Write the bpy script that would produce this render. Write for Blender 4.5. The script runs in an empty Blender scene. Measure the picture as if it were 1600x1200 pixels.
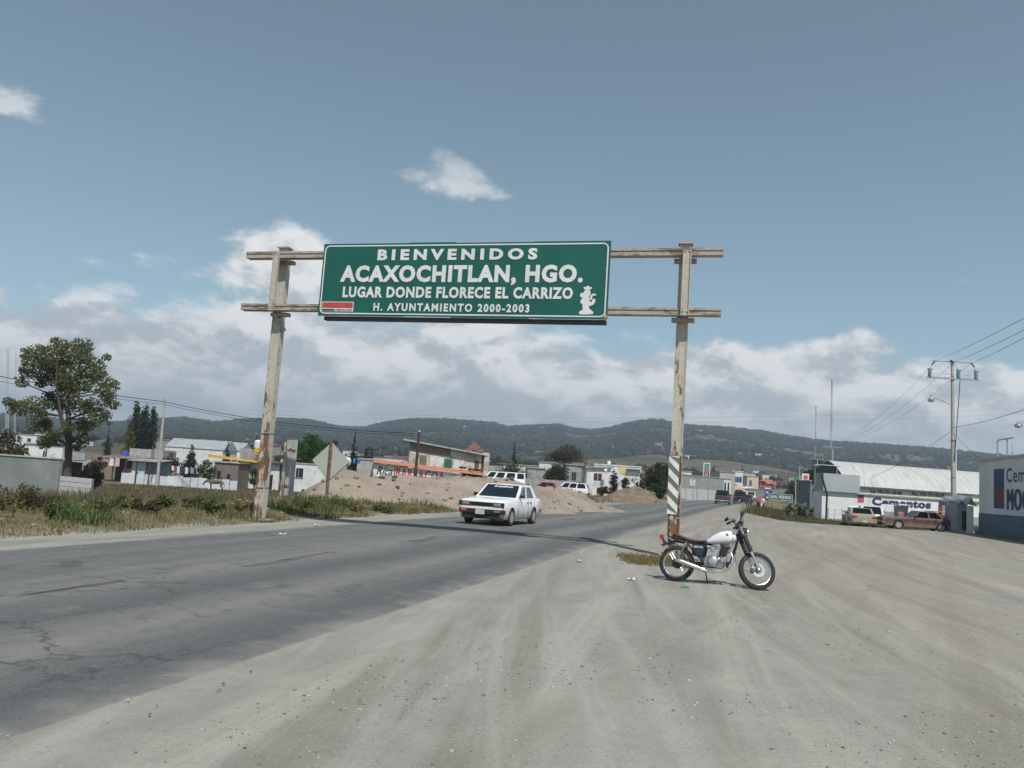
import bpy, bmesh, math, random
import numpy as np
from mathutils import Vector, Matrix, noise as mnoise
random.seed(7); rng = np.random.default_rng(7)
sc = bpy.context.scene
C = sc.collection
R = math.radians

# ------------------------------------------------------------------ camera
F, EYE = 1300.0, 1.65                      # focal length in photo pixels (1600 wide), eye height
ROLL = math.atan(0.066)
PITCH = math.atan(147.0 * math.cos(ROLL) / F)
_cp, _sp, _c, _s = math.cos(PITCH), math.sin(PITCH), math.cos(ROLL), math.sin(ROLL)
FW = Vector((0, _cp, _sp)); _u0 = Vector((0, -_sp, _cp)); _r0 = Vector((1, 0, 0))
RT = _r0 * _c + _u0 * _s; UP = _u0 * _c - _r0 * _s
EYEP = Vector((0, 0, EYE))
cam = bpy.data.objects.new('camera', bpy.data.cameras.new('camera')); C.objects.link(cam)
cam.data.sensor_width = 36; cam.data.lens = F / 1600 * 36
cam.data.clip_start = 0.05; cam.data.clip_end = 20000
cam.matrix_world = Matrix(((RT.x, UP.x, -FW.x, 0), (RT.y, UP.y, -FW.y, 0), (RT.z, UP.z, -FW.z, EYE), (0, 0, 0, 1)))
sc.camera = cam

# ------------------------------------------------------------------ sun, sky
SUN = Vector((0.215, -0.62, 1.0)).normalized()
ELEV = math.asin(SUN.z); AZ = math.atan2(SUN.x, SUN.y)
sl = bpy.data.lights.new('sun', 'SUN'); sl.energy = 3.95; sl.angle = R(0.53); sl.color = (1.0, 0.965, 0.91)
so = bpy.data.objects.new('sun', sl); C.objects.link(so)
so.rotation_euler = (-SUN).to_track_quat('-Z', 'Y').to_euler(); so.location = (10, -20, 40)
sc.view_settings.view_transform = 'Standard'; sc.view_settings.look = 'None'
sc.view_settings.exposure = 0.28; sc.view_settings.gamma = 1.0
sc.render.engine = 'CYCLES'
sc.cycles.use_denoising = True
sc.cycles.max_bounces = 6; sc.cycles.transparent_max_bounces = 12; sc.cycles.volume_bounces = 0
sc.cycles.caustics_reflective = False; sc.cycles.caustics_refractive = False


class NT:
    """tiny node-tree helper"""
    def __init__(s, tree): s.t = tree; s.t.nodes.clear()
    def n(s, typ, **kw):
        nd = s.t.nodes.new(typ)
        for k, v in kw.items():
            if hasattr(nd, k) and k not in nd.inputs.keys(): setattr(nd, k, v)
            else: s.put(nd.inputs[k], v)
        return nd
    def put(s, inp, v):
        if isinstance(v, bpy.types.NodeSocket): s.t.links.new(v, inp)
        elif isinstance(v, bpy.types.Node): s.t.links.new(v.outputs[0], inp)
        else: inp.default_value = v
    def m(s, op, a, b=0.0, c=None, clamp=False):
        nd = s.t.nodes.new('ShaderNodeMath'); nd.operation = op; nd.use_clamp = clamp
        s.put(nd.inputs[0], a); s.put(nd.inputs[1], b)
        if c is not None: s.put(nd.inputs[2], c)
        return nd.outputs[0]
    def vm(s, op, a, b=(0, 0, 0), out=0):
        nd = s.t.nodes.new('ShaderNodeVectorMath'); nd.operation = op
        s.put(nd.inputs[0], a)
        if op == 'SCALE': s.put(nd.inputs['Scale'], b)
        else: s.put(nd.inputs[1], b)
        return nd.outputs['Value'] if op in ('DOT_PRODUCT', 'LENGTH') else nd.outputs[0]
    def ss(s, v, a, b):
        nd = s.t.nodes.new('ShaderNodeMapRange'); nd.interpolation_type = 'SMOOTHSTEP'
        s.put(nd.inputs['Value'], v); s.put(nd.inputs['From Min'], a); s.put(nd.inputs['From Max'], b)
        return nd.outputs[0]
    def mr(s, v, a, b, c, d):
        nd = s.t.nodes.new('ShaderNodeMapRange')
        for k, x in zip(('Value', 'From Min', 'From Max', 'To Min', 'To Max'), (v, a, b, c, d)): s.put(nd.inputs[k], x)
        return nd.outputs[0]
    def mix(s, f, a, b, blend='MIX'):
        nd = s.t.nodes.new('ShaderNodeMix'); nd.data_type = 'RGBA'; nd.blend_type = blend
        s.put(nd.inputs[0], f)
        for i, v in ((6, a), (7, b)):
            if isinstance(v, (tuple, list)): v = (*v[:3], 1)
            s.put(nd.inputs[i], v)
        return nd.outputs[2]
    def noise(s, vec, scale, detail=4, rough=0.55, dist=0.0):
        nd = s.t.nodes.new('ShaderNodeTexNoise')
        if vec is not None: s.put(nd.inputs['Vector'], vec)
        nd.inputs['Scale'].default_value = scale; nd.inputs['Detail'].default_value = detail
        nd.inputs['Roughness'].default_value = rough; nd.inputs['Distortion'].default_value = dist
        return nd.outputs[0]
    def comb(s, x, y, z):
        nd = s.t.nodes.new('ShaderNodeCombineXYZ')
        for i, v in enumerate((x, y, z)): s.put(nd.inputs[i], v)
        return nd.outputs[0]
    def sep(s, v):
        nd = s.t.nodes.new('ShaderNodeSeparateXYZ'); s.put(nd.inputs[0], v); return nd.outputs


def pray(px, py): return FW + RT * ((px - 800) / F) - UP * ((py - 600) / F)
def P(px, py, Y):
    """world point seen at photo pixel (px,py), Y metres ahead of the viewer"""
    d = pray(px, py); return EYEP + d * (Y / d.y)

world = bpy.data.worlds.new('World'); sc.world = world; world.use_nodes = True
world.cycles.sampling_method = 'MANUAL'; world.cycles.sample_map_resolution = 256
w = NT(world.node_tree)
sky = w.n('ShaderNodeTexSky', sky_type='NISHITA'); sky.sun_disc = False
sky.sun_elevation = ELEV; sky.sun_rotation = AZ; sky.altitude = 2200; sky.air_density = 1.0; sky.dust_density = 2.5; sky.ozone_density = 1.4
tc = w.n('ShaderNodeTexCoord'); dirv = tc.outputs['Generated']
dx, dy, dz = w.sep(dirv)[:3]
skyc = w.n('ShaderNodeHueSaturation', Saturation=0.67, Value=1.0, Color=sky.outputs[0]).outputs[0]
skyc = w.mix(1.0, skyc, (0.86, 1.05, 0.985), 'MULTIPLY')
def cloud_noise(vec):
    x, y, z = w.sep(vec)[:3]
    p = w.comb(x, y, w.m('MULTIPLY', z, 1.9))
    return w.m('MULTIPLY', w.m('SUBTRACT', w.noise(p, 7.5, 8, 0.62, 0.2), 0.5), 2.5)
nl = w.noise(w.vm('ADD', dirv, (3.1, 1.7, 0.4)), 2.6, 2, 0.5)
# the bank of cumulus stands round the whole horizon; a few single clouds float above it
bias = w.m('ADD', w.mr(dz, 0.10, 0.27, 0.80, -0.46), w.m('MULTIPLY', w.m('SUBTRACT', nl, 0.5), 0.7))
for (cx, cy, rx, ry, amp) in ((380, 395, 150, 52, 0.70), (460, 360, 62, 36, 0.50), (665, 282, 62, 36, 0.50), (722, 272, 58, 34, 0.48), (768, 302, 40, 26, 0.36), (10, 150, 60, 40, 0.46), (50, 185, 45, 24, 0.30), (60, 445, 210, 48, -0.40), (1330, 500, 330, 52, -0.30), (1000, 520, 120, 40, -0.2), (1230, 556, 120, 36, 0.42), (1345, 533, 60, 28, 0.42),
                              (560, 545, 330, 50, 0.30), (985, 600, 80, 40, 0.2), (90, 515, 170, 34, 0.26), (1150, 470, 300, 60, -0.35), (1480, 520, 120, 45, -0.35), (330, 500, 120, 30, -0.12)):
    f0 = pray(cx, cy).normalized(); r0 = f0.cross(Vector((0, 0, 1))).normalized(); u0 = r0.cross(f0)
    a = w.m('DIVIDE', w.vm('DOT_PRODUCT', dirv, tuple(r0)), rx / F); b = w.m('DIVIDE', w.vm('DOT_PRODUCT', dirv, tuple(u0)), ry / F)
    q = w.m('ADD', w.m('MULTIPLY', a, a), w.m('MULTIPLY', b, b))
    front = w.m('GREATER_THAN', dy, 0.0)
    bias = w.m('ADD', bias, w.m('MULTIPLY', w.m('MULTIPLY', w.m('POWER', 2.718, w.m('MULTIPLY', q, -1.0)), amp), front))
n0 = cloud_noise(dirv); n1 = cloud_noise(w.vm('ADD', dirv, (0.008, -0.003, 0.020)))
d0 = w.m('ADD', n0, bias)
cover = w.ss(d0, 0.0, 0.46)
lit = w.ss(w.m('ADD', w.m('SUBTRACT', n0, n1), w.m('MULTIPLY', w.m('SUBTRACT', w.m('MINIMUM', dz, 0.20), 0.10), 1.0)), -0.22, 0.24)
low = w.ss(dz, 0.045, 0.13)
ccol = w.mix(lit, (4.25, 4.6, 4.9), (8.0, 8.0, 7.9))
ccol = w.mix(w.m('MULTIPLY', w.m('SUBTRACT', 1.0, low), 0.55), ccol, (4.7, 5.15, 5.6))
thin = w.mr(dz, 0.27, 0.38, 0.92, 0.33)                     # the higher, single clouds are thin
col = w.mix(w.m('MULTIPLY', cover, thin), skyc, ccol)
bg = w.n('ShaderNodeBackground', Color=col, Strength=0.098)
w.n('ShaderNodeOutputWorld', Surface=bg.outputs[0])

# ------------------------------------------------------------------ mesh helpers
class MB:
    def __init__(s, M=None): s.v = []; s.f = []; s.mi = []; s.M = M; s.cur = 0
    def add(s, vs, fs):
        o = len(s.v)
        for p in vs:
            p = Vector(p); s.v.append(tuple(s.M @ p) if s.M is not None else tuple(p))
        for f in fs: s.f.append(tuple(i + o for i in f)); s.mi.append(s.cur)
        return s
    def hexa(s, p):
        return s.add(p, [(0, 3, 2, 1), (4, 5, 6, 7), (0, 1, 5, 4), (1, 2, 6, 5), (2, 3, 7, 6), (3, 0, 4, 7)])
    def box(s, c, d, rz=0.0, taper=1.0, rot=None):
        m = rot if rot is not None else Matrix.Rotation(rz, 3, 'Z')
        hx, hy, hz = d[0] / 2, d[1] / 2, d[2] / 2; pts = []
        for z, t in ((-hz, 1.0), (hz, taper)):
            for x, y in ((-hx, -hy), (hx, -hy), (hx, hy), (-hx, hy)): pts.append(Vector(c) + m @ Vector((x * t, y * t, z)))
        return s.hexa(pts)
    def cbox(s, c, d, b=0.02, rz=0.0, rot=None):
        """box with bevelled edges"""
        m = rot if rot is not None else Matrix.Rotation(rz, 3, 'Z')
        bm = bmesh.new(); bmesh.ops.create_cube(bm, size=1.0)
        for v in bm.verts: v.co = Vector((v.co.x * d[0], v.co.y * d[1], v.co.z * d[2]))
        bmesh.ops.bevel(bm, geom=bm.edges[:], offset=min(b, min(d) * 0.45), segments=2, affect='EDGES', profile=0.5)
        bm.verts.index_update()
        s.add([Vector(c) + m @ v.co for v in bm.verts], [tuple(v.index for v in f.verts) for f in bm.faces]); bm.free(); return s
    def tube(s, pts, r, n=8, caps=True, closed=False):
        pts = [Vector(p) for p in pts]; k = len(pts)
        rr = list(r) if isinstance(r, (list, tuple)) else [r] * k
        ref = Vector((0, 0, 1)); vs = []; last = None
        for i, p in enumerate(pts):
            if closed: t = pts[(i + 1) % k] - pts[i - 1]
            else: t = pts[min(i + 1, k - 1)] - pts[max(i - 1, 0)]
            t = t.normalized() if t.length > 1e-9 else Vector((0, 0, 1))
            if last is None:
                a = t.cross(ref) if abs(t.dot(ref)) < 0.95 else t.cross(Vector((1, 0, 0)))
            else: a = last - t * last.dot(t)
            a = a.normalized(); last = a; b = t.cross(a)
            for j in range(n):
                an = 2 * math.pi * j / n; vs.append(p + (a * math.cos(an) + b * math.sin(an)) * rr[i])
        fs = []
        for i in range(k if closed else k - 1):
            i2 = (i + 1) % k
            for j in range(n): fs.append((i * n + j, i * n + (j + 1) % n, i2 * n + (j + 1) % n, i2 * n + j))
        if caps and not closed: fs += [tuple(range(n - 1, -1, -1)), tuple((k - 1) * n + j for j in range(n))]
        return s.add(vs, fs)
    def lathe(s, prof, c=(0, 0, 0), axis='Z', n=24, closed=False, arc=2 * math.pi):
        """prof: (radius, height along axis)"""
        ax = {'X': (Vector((1, 0, 0)), Vector((0, 1, 0)), Vector((0, 0, 1))), 'Y': (Vector((0, 1, 0)), Vector((0, 0, 1)), Vector((1, 0, 0))),
              'Z': (Vector((0, 0, 1)), Vector((1, 0, 0)), Vector((0, 1, 0)))}[axis] if isinstance(axis, str) else axis
        vs = []; k = len(prof); c = Vector(c)
        for rad, h in prof:
            for j in range(n):
                a = arc * j / n; vs.append(c + ax[0] * h + (ax[1] * math.cos(a) + ax[2] * math.sin(a)) * rad)
        fs = []
        for i in range(k if closed else k - 1):
            i2 = (i + 1) % k
            for j in range(n): fs.append((i * n + j, i * n + (j + 1) % n, i2 * n + (j + 1) % n, i2 * n + j))
        if not closed:
            if prof[0][0] > 1e-6: fs.append(tuple(range(n - 1, -1, -1)))
            if prof[-1][0] > 1e-6: fs.append(tuple((k - 1) * n + j for j in range(n)))
        return s.add(vs, fs)
    def ball(s, c, r, n=10, m=7, rot=None):
        r = (r, r, r) if not isinstance(r, (tuple, list)) else r
        c = Vector(c); vs = []; mm = rot if rot is not None else Matrix.Identity(3)
        for i in range(m + 1):
            th = math.pi * i / m
            for j in range(n):
                a = 2 * math.pi * j / n
                vs.append(c + mm @ Vector((r[0] * math.sin(th) * math.cos(a), r[1] * math.sin(th) * math.sin(a), r[2] * math.cos(th))))
        fs = [(i * n + j, (i + 1) * n + j, (i + 1) * n + (j + 1) % n, i * n + (j + 1) % n) for i in range(m) for j in range(n)]
        return s.add(vs, fs)
    def prism(s, poly, o, ex, ey, en, t):
        """polygon (2d list) in plane o+ex,ey extruded by t along en"""
        o, ex, ey, en = Vector(o), Vector(ex), Vector(ey), Vector(en); k = len(poly)
        vs = [o + ex * a + ey * b for a, b in poly] + [o + ex * a + ey * b + en * t for a, b in poly]
        fs = [tuple(range(k - 1, -1, -1)), tuple(range(k, 2 * k))] + [(i, (i + 1) % k, k + (i + 1) % k, k + i) for i in range(k)]
        return s.add(vs, fs)
    def loft(s, secs, close_ring=True, caps=True):
        n = len(secs[0]); vs = [p for sec in secs for p in sec]; fs = []
        for i in range(len(secs) - 1):
            for j in range(n if close_ring else n - 1): fs.append((i * n + j, i * n + (j + 1) % n, (i + 1) * n + (j + 1) % n, (i + 1) * n + j))
        if caps: fs += [tuple(range(n - 1, -1, -1)), tuple((len(secs) - 1) * n + j for j in range(n))]
        return s.add(vs, fs)
    def mesh(s, name, smooth=None):
        me = bpy.data.meshes.new(name); me.from_pydata(s.v, [], s.f)
        if any(s.mi): me.polygons.foreach_set('material_index', s.mi)
        me.update()
        if smooth:
            bm = bmesh.new(); bm.from_mesh(me); bmesh.ops.recalc_face_normals(bm, faces=bm.faces[:]); bm.to_mesh(me); bm.free()
            me.polygons.foreach_set('use_smooth', [True] * len(me.polygons)); me.set_sharp_from_angle(angle=R(smooth))
        return me
    def build(s, name, mats, parent=None, smooth=None, **props):
        o = bpy.data.objects.new(name, s.mesh(name, smooth)); C.objects.link(o)
        for m in (mats if isinstance(mats, (list, tuple)) else [mats]): o.data.materials.append(m)
        if parent is not None: o.parent = parent
        for k, v in props.items(): o[k] = v
        return o

def thing(name, label, cat, loc=(0, 0, 0), rz=0.0, group=None):
    o = bpy.data.objects.new(name, None); C.objects.link(o); o.location = loc; o.rotation_euler = (0, 0, rz); o.empty_display_size = 0.3
    o['label'] = label; o['category'] = cat; o['kind'] = 'thing'
    if group: o['group'] = group
    return o
def tag(o, label, cat, group=None):
    o['label'] = label; o['category'] = cat; o['kind'] = 'thing'
    if group: o['group'] = group
    return o
def copy_tree(o, parent=None):
    c = o.copy(); C.objects.link(c); c.parent = parent
    for ch in o.children: copy_tree(ch, c)
    return c
def mesh_np(name, verts, tris, mat, parent=None, attr=None, smooth=False, **props):
    """big meshes from numpy arrays; tris (n,3) or quads (n,4); attr = per-face colour"""
    me = bpy.data.meshes.new(name); verts = np.asarray(verts, np.float32); tris = np.asarray(tris, np.int32); k = tris.shape[1]
    me.vertices.add(len(verts)); me.vertices.foreach_set('co', verts.ravel())
    me.loops.add(tris.size); me.loops.foreach_set('vertex_index', tris.ravel())
    me.polygons.add(len(tris)); me.polygons.foreach_set('loop_start', np.arange(0, tris.size, k, dtype=np.int32))
    me.update(calc_edges=True)
    if smooth: me.polygons.foreach_set('use_smooth', np.ones(len(tris), bool))
    if attr is not None:
        a = me.attributes.new('tint', 'FLOAT_COLOR', 'FACE')
        a.data.foreach_set('color', np.hstack([attr, np.ones((len(attr), 1))]).astype(np.float32).ravel())
    o = bpy.data.objects.new(name, me); C.objects.link(o)
    for mm in (mat if isinstance(mat, (list, tuple)) else [mat]): me.materials.append(mm)
    if parent is not None: o.parent = parent
    for kk, v in props.items(): o[kk] = v
    return o

def text_mesh(body, w_, h_, bold=0.0, shear=0.0, depth=0.0, spacing=1.0, name='lettering'):
    """flat lettering in the local XZ plane, lower-left at origin, fitted to w_ x h_, facing -Y"""
    cu = bpy.data.curves.new('lettering', 'FONT'); cu.body = body; cu.size = 1; cu.offset = bold; cu.shear = shear; cu.space_character = spacing
    cu.resolution_u = 3
    o = bpy.data.objects.new('lettering', cu); C.objects.link(o)
    dg = bpy.context.evaluated_depsgraph_get(); me = bpy.data.meshes.new_from_object(o.evaluated_get(dg))
    bpy.data.objects.remove(o); bpy.data.curves.remove(cu)
    co = np.empty(len(me.vertices) * 3, np.float32); me.vertices.foreach_get('co', co); co = co.reshape(-1, 3)
    lo, hi = co.min(0), co.max(0)
    x = (co[:, 0] - lo[0]) / max(hi[0] - lo[0], 1e-6) * w_; z = (co[:, 1] - lo[1]) / max(hi[1] - lo[1], 1e-6) * h_
    me.vertices.foreach_set('co', np.stack([x, np.zeros_like(x), z], 1).astype(np.float32).ravel()); me.update(); me.name = name
    me.materials.clear()
    return me
def lettering(body, mat, parent, origin, ex, ez, w_, h_, off=0.004, bold=0.0, shear=0.0, spacing=1.0, name='lettering'):
    """put lettering on a plane: origin = lower-left, ex along text, ez up (unit vectors, in the parent's space)"""
    me = text_mesh(body, w_, h_, bold, shear, spacing=spacing, name=name)
    ex, ez = Vector(ex).normalized(), Vector(ez).normalized(); ny = ez.cross(ex)          # +Y local (into the wall)
    og = Vector(origin) - ny * off; o = None
    # one object per word: cut where the gap between glyphs is wide
    gap_ = 0.27 * h_; iv = sorted((min(me.vertices[i].co.x for i in p.vertices), max(me.vertices[i].co.x for i in p.vertices), p.index) for p in me.polygons)
    words_, cur, end = [], [], None
    for x0, x1, i in iv:
        if end is not None and x0 - end > gap_: words_.append(cur); cur = []; end = None
        cur.append(i); end = x1 if end is None else max(end, x1)
    words_.append(cur)
    for wd in words_:
        vs, fs, mp = [], [], {}
        for i in wd:
            f = []
            for v in me.polygons[i].vertices:
                if v not in mp: mp[v] = len(vs); vs.append(tuple(me.vertices[v].co))
                f.append(mp[v])
            fs.append(f)
        m2 = bpy.data.meshes.new(name); m2.from_pydata(vs, [], fs); m2.update(); m2.materials.append(mat)
        o = bpy.data.objects.new(name, m2); C.objects.link(o)
        o.matrix_local = Matrix(((ex.x, ny.x, ez.x, og.x), (ex.y, ny.y, ez.y, og.y), (ex.z, ny.z, ez.z, og.z), (0, 0, 0, 1)))
        if parent is not None: o.parent = parent
    bpy.data.meshes.remove(me)
    return o

def skin_mesh(name, pts, edges, radii, root=0, sub=1):
    me = bpy.data.meshes.new(name); me.from_pydata([tuple(p) for p in pts], edges, []); me.update()
    o = bpy.data.objects.new(name, me); C.objects.link(o)
    sk = o.modifiers.new('Skin', 'SKIN'); sk.use_smooth_shade = True
    for i, v in enumerate(me.skin_vertices[0].data):
        r_ = radii[i]; v.radius = r_ if isinstance(r_, tuple) else (r_, r_); v.use_root = (i == root)
    if sub: ss = o.modifiers.new('Sub', 'SUBSURF'); ss.levels = sub; ss.render_levels = sub
    dg = bpy.context.evaluated_depsgraph_get(); out = bpy.data.meshes.new_from_object(o.evaluated_get(dg)); out.name = name
    bpy.data.objects.remove(o); bpy.data.meshes.remove(me)
    return out

# ------------------------------------------------------------------ materials
MATS = {}
def pm(name, col, rough=0.8, var=0.12, scale=3.0, bump=0.0, bscale=40.0, metal=0.0, col2=None, amt=0.5, spec=0.4, stretch=(1, 1, 1), emit=None):
    """procedural surface: base colour with large and fine variation, an optional second (dirt/wear) colour, bump"""
    if name in MATS: return MATS[name]
    m = bpy.data.materials.new(name); m.use_nodes = True; t = NT(m.node_tree)
    tcn = t.n('ShaderNodeTexCoord').outputs['Object']
    vec = t.vm('MULTIPLY', tcn, stretch)
    n1 = t.noise(vec, scale, 6, 0.6); n2 = t.noise(vec, scale * 9, 3, 0.6)
    f = t.m('ADD', t.m('MULTIPLY', n1, 0.7), t.m('MULTIPLY', n2, 0.3))
    lo = tuple(c * (1 - 2.2 * var) for c in col); hi = tuple(min(1, c * (1 + 2.2 * var)) for c in col)
    c = t.mix(t.ss(f, 0.25, 0.75), lo, hi)
    if col2 is not None:
        k = t.ss(t.noise(t.vm('ADD', vec, (5.3, 2.1, 7.7)), scale * 1.7, 8, 0.65), 0.62 - 0.3 * amt, 0.74 - 0.3 * amt)
        c = t.mix(k, c, col2)
    b = t.n('ShaderNodeBsdfPrincipled', Roughness=rough, Metallic=metal); t.put(b.inputs['Base Color'], c); b.inputs['Specular IOR Level'].default_value = spec
    rg = t.mr(n2, 0.3, 0.7, max(0.02, rough - 0.1), min(1, rough + 0.1)); t.put(b.inputs['Roughness'], rg)
    if bump:
        bp = t.n('ShaderNodeBump', Strength=bump, Distance=0.02); t.put(bp.inputs['Height'], t.noise(vec, bscale, 5, 0.65)); t.put(b.inputs['Normal'], bp.outputs[0])
    t.n('ShaderNodeOutputMaterial', Surface=b.outputs[0]); MATS[name] = m
    return m
def leafmat(name, use_attr=True, trans=0.25):
    if name in MATS: return MATS[name]
    m = bpy.data.materials.new(name); m.use_nodes = True; t = NT(m.node_tree)
    a = t.n('ShaderNodeAttribute', attribute_name='tint')
    d = t.n('ShaderNodeBsdfDiffuse', Color=a.outputs['Color']); tr = t.n('ShaderNodeBsdfTranslucent', Color=a.outputs['Color'])
    mx = t.n('ShaderNodeMixShader'); t.put(mx.inputs[0], trans); t.put(mx.inputs[1], d.outputs[0]); t.put(mx.inputs[2], tr.outputs[0])
    t.n('ShaderNodeOutputMaterial', Surface=mx.outputs[0]); MATS[name] = m
    return m
def glassmat(name, tint=(0.30, 0.34, 0.34)):
    if name in MATS: return MATS[name]
    m = bpy.data.materials.new(name); m.use_nodes = True; t = NT(m.node_tree)
    tr = t.n('ShaderNodeBsdfTransparent', Color=(*tint, 1)); gl = t.n('ShaderNodeBsdfGlossy', Roughness=0.03, Color=(0.9, 0.95, 1, 1))
    fr = t.n('ShaderNodeFresnel', IOR=1.5); mx = t.n('ShaderNodeMixShader')
    t.put(mx.inputs[0], t.m('ADD', t.m('MULTIPLY', fr.outputs[0], 0.9), 0.02)); t.put(mx.inputs[1], tr.outputs[0]); t.put(mx.inputs[2], gl.outputs[0])
    t.n('ShaderNodeOutputMaterial', Surface=mx.outputs[0]); MATS[name] = m
    return m
def dirt_nodes(t):
    """bare earth of the shoulder: pale grey-tan dust, worn tracks, grit"""
    pos = t.n('ShaderNodeNewGeometry').outputs['Position']
    x, y, z = t.sep(pos)[:3]
    n1 = t.noise(pos, 0.22, 6, 0.6); n2 = t.noise(pos, 1.7, 6, 0.65); n3 = t.noise(pos, 28, 3, 0.7)
    c = t.mix(t.ss(n1, 0.3, 0.7), (0.200, 0.194, 0.172), (0.266, 0.260, 0.233))
    c = t.mix(t.m('MULTIPLY', t.ss(n2, 0.35, 0.72), 0.55), c, (0.312, 0.298, 0.262))
    # wheel tracks swept by turning vehicles
    for (kx, k2, off, sc_, st, dark) in ((0.08, 0.002, 0.0, 1.5, 0.72, (0.168, 0.156, 0.132)), (0.17, 0.0025, 4.0, 1.1, 0.72, (0.355, 0.340, 0.300)), (0.52, 0.0, 9.0, 0.9, 0.6, (0.175, 0.160, 0.135)), (-0.05, 0.004, 2.0, 2.4, 0.55, (0.32, 0.31, 0.28))):
        u = t.m('SUBTRACT', t.m('SUBTRACT', x, t.m('MULTIPLY', y, kx)), t.m('MULTIPLY', t.m('MULTIPLY', y, y), k2))
        n = t.noise(t.comb(t.m('ADD', u, off), t.m('MULTIPLY', y, 0.035), 0.0), sc_, 5, 0.62)
        c = t.mix(t.m('MULTIPLY', t.ss(n, 0.47, 0.68), st), c, dark)
    c = t.mix(t.m('MULTIPLY', t.m('MULTIPLY', t.ss(x, 1.0, 9.0), t.ss(n1, 0.35, 0.6)), 0.5), c, (0.228, 0.196, 0.150))      # browner loam toward the yard
    n4 = t.noise(pos, 9.0, 5, 0.7)
    c = t.mix(t.m('MULTIPLY', t.ss(n4, 0.52, 0.70), 0.35), c, (0.17, 0.162, 0.142))
    c = t.mix(t.m('MULTIPLY', t.ss(n3, 0.57, 0.72), 0.62), c, (0.125, 0.12, 0.106))
    c = t.mix(t.m('MULTIPLY', t.ss(t.noise(pos, 55, 2, 0.5), 0.62, 0.74), 0.7), c, (0.44, 0.425, 0.39))
    h = t.m('ADD', t.m('MULTIPLY', n2, 0.5), t.m('MULTIPLY', n3, 0.22))
    return pos, c, h

# ------------------------------------------------------------------ ground heights
def sstep(a, b, x):
    t = np.clip((np.asarray(x, float) - a) / (b - a), 0, 1); return t * t * (3 - 2 * t)
RD = np.array([(-12.5, -30.0), (-2.35, 4.5), (0.18, 13.1), (4.85, 29.3), (12.6, 54.0), (21.6, 83.0), (31.5, 113.0), (46.5, 158.0), (62.0, 205.0), (86.0, 265.0), (117.0, 330.0), (160.0, 400.0)])
def right_edge(y): return np.interp(y, RD[:, 1], RD[:, 0])
RW = 8.2
def sd_left(x, y): return (right_edge(y) - RW / 0.957 - x) * 0.957        # metres left of the road's left edge
def sd_right(x, y): return (x - right_edge(y)) * 0.957
RIDGE = [(-900, 640), (-400, 648), (-100, 655), (0, 656), (60, 660), (120, 668), (180, 668), (240, 663), (290, 661), (330, 668), (380, 664), (430, 662), (480, 664), (530, 674), (570, 676), (600, 668), (640, 663), (690, 663),
         (730, 666), (770, 669), (790, 675), (830, 673), (870, 671), (905, 679), (935, 680), (962, 674), (1000, 665), (1035, 664), (1060, 671), (1100, 674), (1150, 678), (1200, 684), (1250, 693), (1300, 699),
         (1350, 702), (1400, 705), (1450, 709), (1500, 714), (1540, 718), (1600, 724), (1800, 735), (2300, 770)]
RAZ, REL = [], []
for px_, py_ in RIDGE:
    d_ = pray(px_, py_); RAZ.append(math.atan2(d_.x, d_.y)); REL.append(d_.z / math.hypot(d_.x, d_.y))
RAZ, REL = np.array(RAZ), np.array(REL)
def vnoise(x, y, s, seed=0.0):
    """cheap smooth value noise from sines"""
    x = np.asarray(x, float) * s; y = np.asarray(y, float) * s; q = seed
    return (np.sin(x * 1.0 + 1.7 * np.sin(y * 0.83 + q) + q) + np.sin(y * 1.13 + 1.9 * np.sin(x * 0.71 - q) + 2.1 * q) + 0.5 * np.sin(x * 2.3 + y * 1.9 + 3 * q) + 0.5 * np.sin(y * 2.7 - x * 2.1 + q)) / 3.0
def gh(x, y):
    x = np.asarray(x, float); y = np.asarray(y, float)
    sl_, sr_ = sd_left(x, y), sd_right(x, y)
    r = np.hypot(x, y); az = np.arctan2(x, y)
    front = sstep(0.0, 30.0, y)
    z = -1.5 * sstep(9, 27, sl_) * front * (1 - sstep(140, 260, r))
    verge = sstep(0.9, 2.2, sl_) * (1 - sstep(6, 9, sl_))
    z = z + verge * (0.13 + 0.10 * vnoise(x, y, 1.3, 1.0) + 0.05 * vnoise(x, y, 3.7, 2.0)) * (1 - sstep(70, 120, y))
    z = z + 0.012 * vnoise(x, y, 0.9, 4.0) * sstep(0.5, 3, sr_) * (1 - sstep(60, 120, r))
    rut = vnoise((x - 0.05 * y - 0.0045 * y * y) * 1.0, y * 0.06, 3.2, 1.0) + 0.7 * vnoise((x - 0.16 * y - 0.006 * y * y), y * 0.05, 5.1, 2.0)
    z = z + 0.011 * rut * sstep(0.4, 1.5, sr_) * (1 - sstep(18, 34, r))
    z = z - 0.45 * sstep(2.0, 6.0, sr_) * (1 - sstep(40, 60, np.abs(y - 112))) * (1 - sstep(12, 22, sr_))
    el = np.interp(az, RAZ, REL); H = EYE + el * 1800.0
    H = H * sstep(-1.0, -0.62, az) * (1 - sstep(0.75, 1.1, az)) + 6
    t = np.clip((r - 150) / 1650.0, 0, 1)
    prof = np.where(t < 1, 0.12 * np.clip((r - 150) / 550.0, 0, 1) ** 1.2 + 0.88 * sstep(0.24, 1.08, t), 1.0) / (0.12 + 0.88 * float(sstep(0.24, 1.08, 1.0)))
    hill = H * prof + 5.0 * vnoise(x, y, 0.018, 3.0) * sstep(250, 700, r) * (1 - sstep(1300, 1750, r)) + 2.0 * vnoise(x, y, 0.05, 5.0) * sstep(300, 700, r) * (1 - sstep(1400, 1800, r))
    hill = hill * (1 - 0.75 * sstep(1850, 3300, r))
    return z + hill
def g1(x, y): return float(gh(x, y))
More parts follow.
